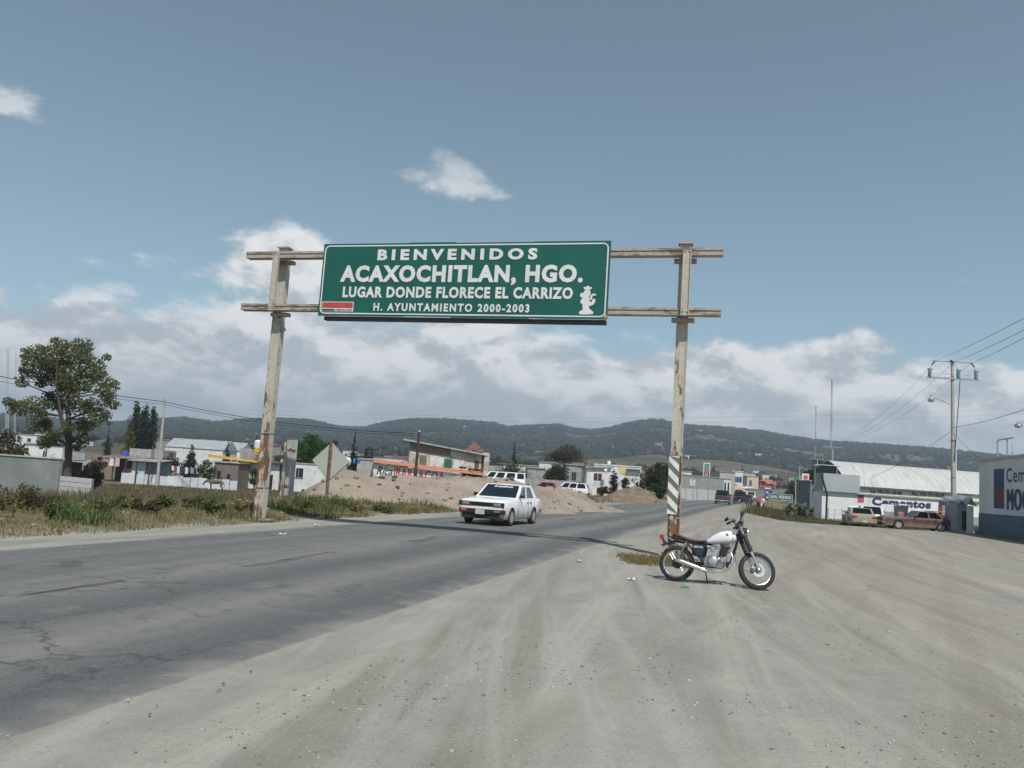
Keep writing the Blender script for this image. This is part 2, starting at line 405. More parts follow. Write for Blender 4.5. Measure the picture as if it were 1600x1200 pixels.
def spot(px, Y):
    """ground point under photo column px, Y metres ahead (column taken near the horizon)"""
    x = P(px, 747 + 0.066 * (px - 800) + 20, Y).x
    return Vector((x, Y, g1(x, Y)))

def ground_mesh():
    az = np.concatenate([np.arange(-180, -48, 6.0), np.arange(-48, 48.01, 0.36), np.arange(54, 180, 6.0)]) * math.pi / 180
    rr = np.concatenate([[0.0], np.geomspace(1.0, 40, 130), np.geomspace(40.6, 300, 150), np.geomspace(304, 3400, 130)])
    A, RR = np.meshgrid(az, rr); X = RR * np.sin(A); Y = RR * np.cos(A); Z = gh(X, Y)
    na, nr = len(az), len(rr); V = np.stack([X, Y, Z], -1).reshape(-1, 3)
    i, j = np.meshgrid(np.arange(nr - 1), np.arange(na), indexing='ij'); j2 = (j + 1) % na
    q = np.stack([i * na + j, (i + 1) * na + j, (i + 1) * na + j2, i * na + j2], -1).reshape(-1, 4)[:, ::-1]
    return V, q

def ground_mat():
    m = bpy.data.materials.new('ground'); m.use_nodes = True; t = NT(m.node_tree)
    pos, c, h = dirt_nodes(t)
    x, y, z = t.sep(pos)[:3]
    rr = t.vm('LENGTH', pos)
    # distance left of the road's left edge / right of its right edge (straight part of the road)
    sl = t.m('MULTIPLY', t.m('SUBTRACT', t.m('ADD', t.m('MULTIPLY', y, 0.2955), -12.25), x), 0.957)
    sr = t.m('MULTIPLY', t.m('SUBTRACT', x, t.m('ADD', t.m('MULTIPLY', y, 0.2955), -3.68)), 0.957)
    nb = t.noise(pos, 0.8, 6, 0.65); nf = t.noise(pos, 6.0, 5, 0.7)
    soil = t.mix(t.ss(nb, 0.35, 0.65), (0.150, 0.118, 0.078), (0.105, 0.100, 0.052))
    soil = t.mix(t.m('MULTIPLY', t.ss(nf, 0.5, 0.7), 0.6), soil, (0.21, 0.175, 0.115))
    k = t.ss(t.m('ADD', sl, t.m('MULTIPLY', t.m('SUBTRACT', nb, 0.5), 1.6)), 0.9, 1.7)
    k = t.m('MULTIPLY', k, t.m('SUBTRACT', 1.0, t.m('MULTIPLY', t.m('MULTIPLY', t.ss(y, 36.0, 42.0), t.m('SUBTRACT', 1.0, t.ss(sl, 12.0, 18.0))), t.m('SUBTRACT', 1.0, t.ss(y, 100.0, 130.0)))))
    c = t.mix(k, c, soil)
    # scrubby grass on the far shoulder of the lot
    kr = t.m('MULTIPLY', t.ss(y, 66.0, 74.0), t.ss(t.m('ADD', sr, t.m('MULTIPLY', t.m('SUBTRACT', nb, 0.5), 3.0)), 1.5, 3.5))
    c = t.mix(kr, c, t.mix(t.ss(nf, 0.4, 0.65), (0.17, 0.145, 0.085), (0.105, 0.10, 0.055)))
    # far country: ploughed brown fields, dry slopes, scrub
    far = t.ss(rr, 180.0, 320.0)
    nl = t.noise(pos, 0.006, 5, 0.6); nm = t.noise(pos, 0.03, 6, 0.65)
    vor = t.n('ShaderNodeTexVoronoi', Scale=0.011); t.put(vor.inputs['Vector'], pos)
    fc = t.mix(t.ss(nl, 0.35, 0.65), (0.098, 0.074, 0.056), (0.050, 0.054, 0.034))
    fc = t.mix(t.m('MULTIPLY', t.ss(t.sep(vor.outputs['Color'])[0], 0.6, 0.75), 0.6), fc, (0.150, 0.112, 0.084))
    fc = t.mix(t.m('MULTIPLY', t.ss(nm, 0.45, 0.62), 0.7), fc, (0.040, 0.047, 0.026))
    c = t.mix(far, c, fc)
    b = t.n('ShaderNodeBsdfPrincipled', Roughness=0.95); t.put(b.inputs['Base Color'], c); b.inputs['Specular IOR Level'].default_value = 0.15
    bp = t.n('ShaderNodeBump', Strength=0.55, Distance=0.035); t.put(bp.inputs['Height'], h); t.put(b.inputs['Normal'], bp.outputs[0])
    t.n('ShaderNodeOutputMaterial', Surface=b.outputs[0])
    return m
V_, Q_ = ground_mesh()
ground = mesh_np('ground', V_, Q_, ground_mat(), smooth=True, kind='structure')

# ------------------------------------------------------------------ road
def road_mat():
    m = bpy.data.materials.new('asphalt'); m.use_nodes = True; t = NT(m.node_tree)
    pos, dirt, h = dirt_nodes(t)
    uv = t.n('ShaderNodeUVMap').outputs[0]; u, v, _ = t.sep(uv)[:3]
    st = t.noise(t.comb(t.m('MULTIPLY', u, 1.0), t.m('MULTIPLY', v, 0.035), 0.0), 2.6, 6, 0.6)
    nf = t.noise(pos, 60, 3, 0.7); nm = t.noise(pos, 1.2, 6, 0.65); nl = t.noise(pos, 0.25, 3, 0.5)
    c = t.mix(t.ss(st, 0.3, 0.7), (0.095, 0.099, 0.098), (0.160, 0.160, 0.150))
    def band(cu, s, amt, colr, c):
        q = t.m('DIVIDE', t.m('SUBTRACT', t.m('ADD', u, t.m('MULTIPLY', t.m('SUBTRACT', nl, 0.5), 0.5)), cu), s)
        g = t.m('MULTIPLY', t.m('POWER', 2.718, t.m('MULTIPLY', t.m('MULTIPLY', q, q), -1.0)), amt)
        return t.mix(g, c, colr)
    c = band(0.95, 0.62, 0.85, (0.078, 0.083, 0.086), c)      # polished wheel paths
    c = band(3.05, 0.60, 0.80, (0.082, 0.087, 0.089), c)
    c = band(5.3, 0.5, 0.45, (0.105, 0.109, 0.108), c)
    c = band(7.0, 0.5, 0.35, (0.110, 0.113, 0.110), c)
    c = band(2.05, 0.40, 0.55, (0.190, 0.184, 0.160), c)      # dust between them
    c = band(4.15, 0.50, 0.55, (0.186, 0.180, 0.158), c)
    # old cracks and tar along the joint
    cr = t.m('MULTIPLY', t.ss(t.noise(t.comb(t.m('MULTIPLY', u, 2.2), t.m('MULTIPLY', v, 0.16), 0.0), 2.0, 5, 0.7), 0.52, 0.58), t.ss(t.noise(t.comb(0.0, t.m('MULTIPLY', v, 0.3), 4.0), 1.0, 2, 0.5), 0.42, 0.5))
    q = t.m('DIVIDE', t.m('SUBTRACT', u, 4.0), 0.22); cr = t.m('MULTIPLY', cr, t.m('POWER', 2.718, t.m('MULTIPLY', t.m('MULTIPLY', q, q), -1.0)))
    c = t.mix(t.m('MULTIPLY', cr, 0.95, clamp=True), c, (0.03, 0.031, 0.032))
    n8 = t.noise(pos, 5.0, 6, 0.7); c = t.mix(t.m('MULTIPLY', t.ss(n8, 0.50, 0.66), 0.5), c, (0.075, 0.078, 0.078)); c = t.mix(t.m('MULTIPLY', t.ss(nm, 0.55, 0.72), 0.45), c, (0.20, 0.195, 0.172))
    vo = t.n('ShaderNodeTexVoronoi', Scale=0.55); vo.feature = 'DISTANCE_TO_EDGE'; t.put(vo.inputs['Vector'], t.vm('ADD', pos, t.vm('SCALE', t.comb(t.m('SUBTRACT', n8, 0.5), t.m('SUBTRACT', nm, 0.5), 0.0), 1.1)))
    ck = t.m('MULTIPLY', t.m('SUBTRACT', 1.0, t.ss(vo.outputs['Distance'], 0.004, 0.022)), t.ss(t.noise(pos, 0.35, 3, 0.5), 0.46, 0.58)); c = t.mix(t.m('MULTIPLY', ck, 0.75), c, (0.045, 0.046, 0.046))
    c = t.mix(t.m('MULTIPLY', t.ss(nf, 0.55, 0.70), 0.5), c, (0.245, 0.245, 0.23))
    c = t.mix(t.m('MULTIPLY', t.ss(nf, 0.46, 0.32), 0.5), c, (0.04, 0.042, 0.043))
    e = t.m('MINIMUM', u, t.m('SUBTRACT', RW, u))
    wob = t.m('ADD', t.m('MULTIPLY', t.m('SUBTRACT', nm, 0.5), 1.7), t.m('MULTIPLY', t.m('SUBTRACT', nf, 0.5), 0.25))
    k = t.ss(t.m('ADD', e, wob), -0.05, 0.95)
    c = t.mix(k, dirt, c)
    b = t.n('ShaderNodeBsdfPrincipled', Roughness=0.82); t.put(b.inputs['Base Color'], c); b.inputs['Specular IOR Level'].default_value = 0.35
    bp = t.n('ShaderNodeBump', Strength=0.35, Distance=0.012); t.put(bp.inputs['Height'], nf); t.put(b.inputs['Normal'], bp.outputs[0])
    t.n('ShaderNodeOutputMaterial', Surface=b.outputs[0])
    return m
def build_road():
    ys = np.concatenate([np.arange(-25, 60, 1.0), np.arange(60, 392, 4.0)]); us = np.linspace(0, RW, 13)
    vs, uvs = [], []
    for y in ys:
        xr = right_edge(y)
        for u in us:
            x = xr - u / 0.957
            zc = 0.035 * (1 - ((u - RW / 2) / (RW / 2)) ** 2) - (0.05 if u in (us[0], us[-1]) else 0.0)
            vs.append((x, y, g1(xr - RW * 0.5, y) * (1 if y > 140 else 0) + (g1(x, y) if y <= 140 else 0) + 0.008 + zc + (0.05 if y > 60 else 0))); uvs.append((u, y))
    n = len(us); fs = [(i * n + j + 1, i * n + j, (i + 1) * n + j, (i + 1) * n + j + 1)[::-1] for i in range(len(ys) - 1) for j in range(n - 1)]
    me = bpy.data.meshes.new('road'); me.from_pydata(vs, [], fs); ul = me.uv_layers.new(name='UVMap')
    for lp in me.loops: ul.data[lp.index].uv = uvs[lp.vertex_index]
    me.polygons.foreach_set('use_smooth', [True] * len(me.polygons)); me.materials.append(road_mat())
    bm = bmesh.new(); bm.from_mesh(me); bmesh.ops.recalc_face_normals(bm, faces=bm.faces[:])
    if sum(f.normal.z for f in bm.faces) < 0: bmesh.ops.reverse_faces(bm, faces=bm.faces[:])
    bm.to_mesh(me); bm.free()
    o = bpy.data.objects.new('road', me); C.objects.link(o); o['kind'] = 'structure'
build_road()

# ------------------------------------------------------------------ haze
hz = MB().box((0, 0, 95), (7400, 7400, 206)).build('haze', [], kind='stuff')
hm = bpy.data.materials.new('haze'); hm.use_nodes = True; t_ = NT(hm.node_tree)
pv = t_.n('ShaderNodeVolumePrincipled', Color=(0.70, 0.82, 0.98, 1), Density=0.00038, Anisotropy=0.2)
t_.n('ShaderNodeOutputMaterial', Volume=pv.outputs[0]); hz.data.materials.append(hm)

# ------------------------------------------------------------------ paints used in several places
def rustmat(name, base, rust=(0.125, 0.070, 0.042), amt=0.5, stretch=(3.0, 3.0, 0.7), zfade=None):
    m = bpy.data.materials.new(name); m.use_nodes = True; t = NT(m.node_tree)
    o = t.n('ShaderNodeTexCoord').outputs['Object']; vec = t.vm('MULTIPLY', o, stretch); x, y, z = t.sep(o)[:3]
    n1 = t.noise(vec, 1.4, 8, 0.68); n2 = t.noise(vec, 6, 6, 0.7); n3 = t.noise(o, 9, 4, 0.6)
    thr = 0.66 - 0.2 * amt
    if zfade: thr = t.mr(z, zfade[0], zfade[1], 0.66 - 0.2 * amt, 0.665)
    v = t.m('ADD', t.m('MULTIPLY', n1, 0.65), t.m('MULTIPLY', n2, 0.35))
    k = t.ss(v, thr, t.m('ADD', thr, 0.035))
    c = t.mix(t.ss(n3, 0.3, 0.7), tuple(a * 0.86 for a in base), tuple(min(1, a * 1.08) for a in base))
    streak = t.noise(t.vm('MULTIPLY', o, (14, 14, 0.5)), 1.0, 4, 0.6)
    c = t.mix(t.m('MULTIPLY', t.ss(streak, 0.5, 0.72), 0.45), c, (0.34, 0.29, 0.22))
    c = t.mix(k, c, t.mix(t.ss(n2, 0.35, 0.65), rust, tuple(min(1, a * 1.6) for a in rust)))
    b = t.n('ShaderNodeBsdfPrincipled', Roughness=0.62); t.put(b.inputs['Base Color'], c); b.inputs['Specular IOR Level'].default_value = 0.3
    bp = t.n('ShaderNodeBump', Strength=0.3, Distance=0.004); t.put(bp.inputs['Height'], k); t.put(b.inputs['Normal'], bp.outputs[0])
    t.n('ShaderNodeOutputMaterial', Surface=b.outputs[0]); return m
M_post = rustmat('painted post steel', (0.47, 0.44, 0.37), amt=1.0, zfade=(1.0, 8.5))
M_beam = rustmat('weathered beam steel', (0.40, 0.365, 0.31), rust=(0.15, 0.11, 0.08), amt=0.72, stretch=(0.6, 3, 3))
M_green = pm('green sign sheeting', (0.007, 0.098, 0.076), 0.45, 0.07, 1.2, spec=0.4)
M_white_sheet = pm('white reflective sheeting', (0.66, 0.66, 0.64), 0.5, 0.05, 2.0)
M_red_print = pm('red print', (0.55, 0.085, 0.075), 0.5, 0.06)
M_dark = pm('dark rubber and plastic', (0.022, 0.022, 0.024), 0.55, 0.15)
M_black_gloss = pm('black gloss paint', (0.012, 0.013, 0.015), 0.22, 0.1)
M_chrome = pm('chrome', (0.72, 0.72, 0.72), 0.27, 0.04, metal=1.0)
M_alu = pm('cast aluminium', (0.52, 0.52, 0.52), 0.38, 0.10, 8, metal=0.9, col2=(0.24, 0.23, 0.21), amt=0.3)
M_steel = pm('dull galvanised steel', (0.36, 0.37, 0.37), 0.5, 0.10, 6, metal=0.6)
M_blue_print = pm('blue wall paint', (0.022, 0.042, 0.110), 0.7, 0.10, 2)
M_black_print = pm('black wall paint', (0.02, 0.02, 0.022), 0.7, 0.1, 2)

GA, GB = Vector((-7.77, 23.31, 0)), Vector((4.95, 19.83, 0))
GX = (GB - GA).normalized(); GN = Vector((GX.y, -GX.x, 0)); GZ = Vector((0, 0, 1))      # GN faces the viewer
GANG = math.atan2(GX.y, GX.x)
def on_gantry(px, py, off=0.0):
    """point of the gantry plane (moved off metres toward the viewer) at a photo pixel, as (along, height)"""
    d = pray(px, py); o = GA + GN * off; t = (o - EYEP).dot(GN) / d.dot(GN); p = EYEP + d * t
    return (p - GA).dot(GX), p.z
gantry = thing('sign_gantry', 'rusty pale steel portal of two posts and two beams spanning the road edge', 'gantry', GA, GANG)
# in the gantry's frame: x along, -y toward the viewer, z up
GL = (GB - GA).length
for px_, py_, z0_ in ((417, 700, -0.1), (1058, 700, -0.1)):
    a_, _ = on_gantry(px_, py_, -0.35)
    s_ = 0.255
    mb = MB()
    mb.box((a_, 0.31, 3.80), (s_, 0.20, 7.9))
    for sg in (-1, 1): mb.box((a_ + sg * s_ * 0.5, 0.31, 3.80), (0.022, 0.235, 7.9))     # flange edges standing proud
    post_ = mb.build('post', M_post, gantry)
    MB().box((a_, 0.31, 7.76), (0.36, 0.32, 0.03)).build('cap_plate', M_beam, post_)
    MB().box((a_, 0.36, 0.06), (0.62, 0.60, 0.04)).build('base_plate', M_beam, post_)
    for zz in (2.45, 0.95): MB().box((a_, 0.31, zz), (s_ + 0.045, 0.25, 0.025)).build('weld_band', M_beam, post_)
for zc in (7.46, 5.96):
    for kk in range(2):                                  # each beam is two channels bolted together
        x0 = 0.0 if kk == 0 else GL * 0.52; x1 = GL * 0.52 if kk == 0 else GL
        mb = MB(); mb.box(((x0 + x1) / 2, 0.0, zc), (x1 - x0 - 0.004, 0.20, 0.055))
        mb.box(((x0 + x1) / 2, 0.0, zc + 0.062), (x1 - x0 - 0.004, 0.24, 0.06)); mb.box(((x0 + x1) / 2, 0.0, zc - 0.062), (x1 - x0 - 0.004, 0.24, 0.06))
        mb.build('beam', M_beam, gantry)
# hangers between the beams, brackets behind
for px_, w_ in ((428, 0.17), (1072, 0.20)):
    a_, _ = on_gantry(px_, 445, 0.16)
    mb = MB(); mb.box((a_, -0.155, 6.66), (w_, 0.05, 1.62)); mb.box((a_ - w_ / 2 + 0.01, -0.19, 6.66), (0.02, 0.05, 1.62)); mb.box((a_ + w_ / 2 - 0.01, -0.19, 6.66), (0.02, 0.05, 1.62))
    h_ = mb.build('hanger', M_post, gantry)
    for zc in (7.46, 5.96):
        for dx_ in (-0.055, 0.055): MB().lathe([(0.0, -0.205), (0.026, -0.20), (0.026, -0.175)], (a_ + dx_, 0, zc), axis='Y', n=6).build('bolt', M_beam, h_)
for px_ in (447, 1070):
    a_, _ = on_gantry(px_, 445, -0.3)
    for zc in (7.46, 5.96): MB().box((a_, 0.17, zc - 0.17), (0.55, 0.16, 0.10)).build('bracket', M_beam, gantry)
# knee brace under the lower beam at the left post
a_, _ = on_gantry(441, 520, -0.2)
MB().tube([(a_ - 0.28, 0.12, 5.86), (a_ + 0.02, 0.26, 5.35)], 0.07, 6).build('knee_brace', M_beam, gantry)

# ---- the sign: hangs on the gantry, a thing of its own
SOFF = 0.30
sa0, sz0 = on_gantry(499.5, 493, SOFF); sa1, sz1 = on_gantry(955, 376, SOFF)
sb1, sz2 = on_gantry(949, 499, SOFF); sa2, sz3 = on_gantry(503, 381, SOFF)
sx0, sx1 = (sa0 + sa2) / 2, (sa1 + sb1) / 2; zb, zt = (sz0 + sz2) / 2, (sz1 + sz3) / 2
SW, SH = sx1 - sx0, zt - zb
sign = thing('welcome_sign', 'large green road sign with white lettering hung on the steel gantry', 'road sign', GA + GX * sx0 + GN * SOFF + GZ * zb, GANG)
def fx(zx): return (zx - 68) / (1514 - 68) * SW
def fz(zy): return (432 - zy) / (432 - 58) * SH
cuts = [0, fx(525), fx(765), fx(1150), SW]
for i in range(4):
    dz_ = (0.0, 0.012, -0.006, 0.004)[i]
    MB().cbox(((cuts[i] + cuts[i + 1]) / 2, 0.02, SH / 2 + dz_), (cuts[i + 1] - cuts[i] - 0.006, 0.03, SH), 0.006).build('sheet_panel', M_green, sign)
for zz in (0.12, SH * 0.5, SH - 0.12): MB().box((SW / 2, 0.08, zz), (SW * 0.97, 0.08, 0.07)).build('stiffener', M_beam, sign)
MB().box((SW / 2 + 0.05, 0.20, -0.045), (SW * 0.975, 0.20, 0.10)).build('bottom_channel', pm('shade-darkened channel', (0.075, 0.07, 0.072), 0.8, 0.1), sign)  # shade below the sign is put into the channel's dark colour
MB().box((SW - 0.05, 0.0, 0.08), (0.07, 0.008, 0.10)).build('repair_tape', pm('ochre tape', (0.5, 0.3, 0.06), 0.7), sign)
# rounded white border line
def border(x0, x1, z0, z1, wd, rad, y):
    def ring(ins):
        r = max(0.01, rad - ins); out = []
        for cx, cz, a0 in ((x1 - ins - r, z1 - ins - r, 0), (x0 + ins + r, z1 - ins - r, 90), (x0 + ins + r, z0 + ins + r, 180), (x1 - ins - r, z0 + ins + r, 270)):
            for k in range(5): a = R(a0 + k * 22.5); out.append((cx + r * math.cos(a), y, cz + r * math.sin(a)))
        return out
    o, i = ring(0), ring(wd); n = len(o)
    return MB().add(o + i, [(k, n + k, n + (k + 1) % n, (k + 1) % n) for k in range(n)])
border(0.05, SW - 0.05, 0.05, SH - 0.05, 0.035, 0.14, -0.002).build('border_line', M_white_sheet, sign)
for body, x0, x1, y0, y1, bold, sp in (('BIENVENIDOS', 365, 1172, 90, 147, 0.050, 1.5), ('ACAXOCHITLAN, HGO.', 174, 1392, 172, 272, 0.050, 1.14), ('LUGAR DONDE FLORECE EL CARRIZO', 195, 1350, 281, 338, 0.044, 1.14), ('H. AYUNTAMIENTO 2000-2003', 366, 1150, 364, 405, 0.040, 1.3)):
    if body.startswith('ACAX'): z_lo = fz(274)
    else: z_lo = fz(y1)
    lettering(body, M_white_sheet, sign, (fx(x0), 0, z_lo), (1, 0, 0), (0, 0, 1), fx(x1) - fx(x0), fz(y0) - z_lo, off=0.007, bold=bold, spacing=sp)
# small state badge, lower left: red field over a green bar, white ground
bx0, bx1, bz0, bz1 = fx(88), fx(259), fz(410), fz(360)
badge = MB().box(((bx0 + bx1) / 2, -0.004, (bz0 + bz1) / 2), (bx1 - bx0, 0.008, bz1 - bz0)).build('badge', M_white_sheet, sign)
MB().box(((bx0 + bx1) / 2, -0.0095, bz1 - 0.015 - 0.30 * (bz1 - bz0)), (bx1 - bx0 - 0.03, 0.003, 0.58 * (bz1 - bz0))).build('red_field', M_red_print, badge)
MB().box((bx0 + 0.015 + 0.20 * (bx1 - bx0), -0.0095, bz0 + 0.15 * (bz1 - bz0)), (0.40 * (bx1 - bx0), 0.003, 0.20 * (bz1 - bz0))).build('green_bar', M_green, badge)
lettering('HIDALGO', pm('dull red print', (0.40, 0.05, 0.045), 0.6), badge, (bx0 + 0.05, -0.011, bz1 - 0.62 * (bz1 - bz0)), (1, 0, 0), (0, 0, 1), bx1 - bx0 - 0.1, 0.52 * (bz1 - bz0), off=0.003, bold=0.02)
lettering('HIDALGO', M_black_print, badge, (bx0 + 0.44 * (bx1 - bx0), -0.008, bz0 + 0.05 * (bz1 - bz0)), (1, 0, 0), (0, 0, 1), 0.53 * (bx1 - bx0), 0.22 * (bz1 - bz0), off=0.003, bold=0.03, shear=0.2)
# white emblem: a reed plant with curling leaves on a base, lower right
def ell(cx, cy, rx, ry, n=16, a0=0, a1=360): return [(cx + rx * math.cos(R(a0 + (a1 - a0) * k / n)), cy + ry * math.sin(R(a0 + (a1 - a0) * k / n))) for k in range(n)]
def epoly(pts, name='emblem_piece', lift=0.004): 
    return MB().prism([(fx(a), fz(b)) for a, b in pts], (0, -lift, 0), (1, 0, 0), (0, 0, 1), (0, -1, 0), 0.003).build(name, M_white_sheet, emb)
emb = MB().prism([(fx(a), fz(b)) for a, b in [(1404, 392), (1397, 372), (1399, 350), (1392, 335), (1402, 318), (1400, 300), (1412, 292), (1428, 293), (1433, 310), (1425, 328), (1432, 345), (1427, 368), (1432, 392)]], (0, -0.004, 0), (1, 0, 0), (0, 0, 1), (0, -1, 0), 0.003).build('emblem', M_white_sheet, sign)
epoly([(1383, 408), (1384, 398), (1395, 390), (1405, 384), (1432, 384), (1442, 392), (1450, 399), (1449, 407), (1434, 410), (1398, 411)], lift=0.0075)
epoly([(1399, 287), (1398, 279), (1408, 281), (1413, 275), (1422, 275), (1427, 281), (1437, 279), (1435, 288), (1425, 296), (1410, 296)], lift=0.0075)
epoly([(1428, 340), (1432, 320), (1444, 311), (1457, 313), (1458, 320), (1447, 320), (1441, 327), (1439, 340)], lift=0.0075)
epoly([(1426, 372), (1430, 352), (1440, 350), (1441, 340), (1449, 334), (1456, 340), (1455, 352), (1447, 364), (1437, 369)], lift=0.0075)
epoly([(1401, 330), (1386, 328), (1383, 318), (1388, 309), (1398, 307), (1405, 315)], lift=0.0075)
epoly([(1400, 365), (1388, 356), (1387, 344), (1396, 338), (1405, 345)], lift=0.0075)

# ---- striped marker plate on the right post
M_stripe_w = pm('worn white board', (0.68, 0.67, 0.63), 0.7, 0.06, 5, col2=(0.48, 0.45, 0.38), amt=0.2)
M_stripe_d = pm('faded black board', (0.15, 0.142, 0.132), 0.8, 0.12, 5)
ma0, mz0 = on_gantry(1041.5, 803, -0.14); ma1, mz1 = on_gantry(1062, 713, -0.14)
marker = thing('marker_board', 'black and white diagonal striped hazard plate fixed to the right gantry post', 'hazard marker', GA + GX * ma0 - GN * 0.14 + GZ * mz0, GANG)
mw, mh = ma1 - ma0, mz1 - mz0
MB().box((mw / 2, 0.012, mh / 2), (mw, 0.012, mh)).build('plate', M_stripe_d, marker)
for k in range(-1, 5):
    zl = mh * (0.02 + 0.235 * k) + mw * 1.0; sh = 0.125 * mh                # stripe falls from left to right
    pl = [(0.004, zl), (mw - 0.004, zl - mw * 0.95), (mw - 0.004, zl - mw * 0.95 + sh), (0.004, zl + sh)]
    out = []
    for i in range(4):                                                     # clip to the plate
        (xa, za), (xb, zb_) = pl[i], pl[(i + 1) % 4]
        out.append((xa, min(max(za, 0.004), mh - 0.004)))
    if max(z for _, z in out) - min(z for _, z in out) > 0.03: MB().prism(out, (0, 0.004, 0), (1, 0, 0), (0, 0, 1), (0, -1, 0), 0.003).build('white_stripe', M_stripe_w, marker)
MB().box((mw * 0.5 + 0.02, 0.10, mh * 0.8), (0.05, 0.17, 0.05)).build('clamp', M_beam, marker)
MB().box((mw * 0.62, 0.05, -0.30), (0.16, 0.05, 0.75)).build('support_angle', M_post, marker)

# ------------------------------------------------------------------ motorcycle
def make_moto():
    M_tank = pm('white tank paint', (0.72, 0.74, 0.75), 0.18, 0.02, 3, spec=0.6)
    M_seat = pm('brown leather', (0.115, 0.052, 0.030), 0.45, 0.15, 9, bump=0.15, bscale=60)
    M_tyre = pm('tyre rubber', (0.030, 0.030, 0.031), 0.85, 0.15, 6, col2=(0.09, 0.085, 0.075), amt=0.25)
    M_red = pm('red lens', (0.42, 0.018, 0.022), 0.25, 0.05)
    M_eng = pm('blackened engine castings', (0.075, 0.075, 0.076), 0.5, 0.15, 8, metal=0.5)
    M_blue = pm('blue black fender plastic', (0.018, 0.035, 0.05), 0.25, 0.1)
    M_grey = pm('grey tank panel', (0.32, 0.34, 0.36), 0.3, 0.03)
    rc, fc = Vector((3.18, 15.29, 0)), Vector((4.52, 14.75, 0))
    ang = math.atan2(fc.y - rc.y, fc.x - rc.x)
    t = thing('motorcycle', 'white tank scrambler motorcycle with brown seat leaning on its stand', 'motorcycle', (rc.x, rc.y, g1(rc.x, rc.y) + 0.005))
    t.rotation_mode = 'XYZ'; t.rotation_euler = (R(-8.5), 0, ang)
    WB = 1.40; RR_, FR_ = 0.315, 0.325
    # ---- wheels
    def wheel(cx, rad, wd, knob, M=None, steer=None):
        o = MB(M)
        prof = []
        for k in range(13):
            a = math.pi * (k / 12.0); prof.append((rad - 0.055 + 0.055 * math.sin(a), -wd / 2 * math.cos(a)))
        prof = [(rad - 0.075, -wd * 0.36)] + prof + [(rad - 0.075, wd * 0.36)]
        o.lathe(prof, (cx, 0, rad), axis='Y', n=56, closed=True)
        nk = 44                                         # knobbly tread blocks
        for k in range(nk):
            a = 2 * math.pi * k / nk
            for row, (yo, da, lift) in enumerate(((-wd * 0.30, 0.5, 0.012), (0, 0, 0.008), (wd * 0.30, 0.5, 0.012))):
                aa = a + da * 2 * math.pi / nk; rr = rad - 0.004 - abs(yo) * 0.28
                c = Vector((cx + math.sin(aa) * rr, yo, rad + math.cos(aa) * rr)); m = Matrix.Rotation(aa, 3, 'Y')
                o.box(c, (0.026, wd * 0.24, knob), rot=m)
        w_ = o.build('wheel', M_tyre, t, smooth=40)
        r_ = rad - 0.075
        rim = MB(M); rim.lathe([(r_ + 0.006, -0.034), (r_ + 0.012, -0.030), (r_ - 0.010, -0.022), (r_ - 0.016, 0), (r_ - 0.010, 0.022), (r_ + 0.012, 0.030), (r_ + 0.006, 0.034)], (cx, 0, rad), axis='Y', n=48, closed=True)
        rim.build('rim', M_chrome, w_, smooth=35)
        sp = MB(M)
        for k in range(36):
            a = 2 * math.pi * k / 36; b = a + (0.35 if k % 2 else -0.35); sgn = 1 if (k // 2) % 2 else -1
            sp.tube([(cx + math.sin(b) * 0.05, sgn * 0.035, rad + math.cos(b) * 0.05), (cx + math.sin(a) * (r_ - 0.012), sgn * 0.006, rad + math.cos(a) * (r_ - 0.012))], 0.0019, 4, caps=False)
        sp.build('spokes', M_chrome, w_, kind='stuff')
        return w_
    wr = wheel(0.0, RR_, 0.125, 0.014)
    MB().lathe([(0.0, -0.09), (0.03, -0.09), (0.075, -0.07), (0.088, -0.055), (0.088, 0.05), (0.04, 0.07), (0.0, 0.07)], (0, 0, RR_), axis='Y', n=24).build('brake_drum', M_eng, wr, smooth=35)
    MB().lathe([(0.09, 0.068), (0.09, 0.078)], (0, 0, RR_), axis='Y', n=28).build('sprocket', M_steel, wr)
    # ---- steering frame
    head = Vector((1.07, 0, 0.92)); axle0 = Vector((WB, 0, FR_)); top0 = Vector((1.035, 0, 1.06))
    ax = (top0 - Vector((WB - 0.045, 0, FR_))).normalized()
    SM = Matrix.Translation(head) @ Matrix.Rotation(R(27), 4, ax) @ Matrix.Translation(-head)
    wf = wheel(WB, FR_, 0.095, 0.013, SM)
    MB(SM).lathe([(0.0, -0.06), (0.035, -0.06), (0.045, -0.03), (0.04, 0.03), (0.03, 0.06), (0.0, 0.06)], (WB, 0, FR_), axis='Y', n=18).build('hub', M_alu, wf, smooth=35)
    MB(SM).lathe([(0.07, -0.068), (0.122, -0.068), (0.122, -0.062), (0.07, -0.062)], (WB, 0, FR_), axis='Y', n=32, closed=True).build('brake_disc', M_steel, wf)
    MB(SM).cbox((WB - 0.11, -0.075, FR_ - 0.03), (0.06, 0.05, 0.09), 0.012).build('brake_caliper', M_eng, wf)
    dr = (axle0 - top0)
    for s in (-1, 1):
        y = s * 0.105
        o = lambda k: top0 + dr * k + Vector((0, y, 0))
        lower = MB(SM).tube([o(0.55), o(0.70), o(1.0) + Vector((-0.005, 0, 0.02))], [0.027, 0.027, 0.024], 12).ball(o(1.0), (0.035, 0.03, 0.035)).build('fork_leg', M_chrome, t, smooth=40)
        MB(SM).tube([o(-0.02), o(0.30)], 0.021, 12).build('fork_tube', M_chrome, lower, smooth=40)
        ga = MB(SM); n = 19                              # rubber gaiters with folds
        ga.tube([o(0.24 + 0.36 * k / (n - 1)) for k in range(n)], [(0.043 if k % 2 else 0.036) for k in range(n)], 12)
        ga.build('fork_gaiter', M_dark, lower, smooth=60)
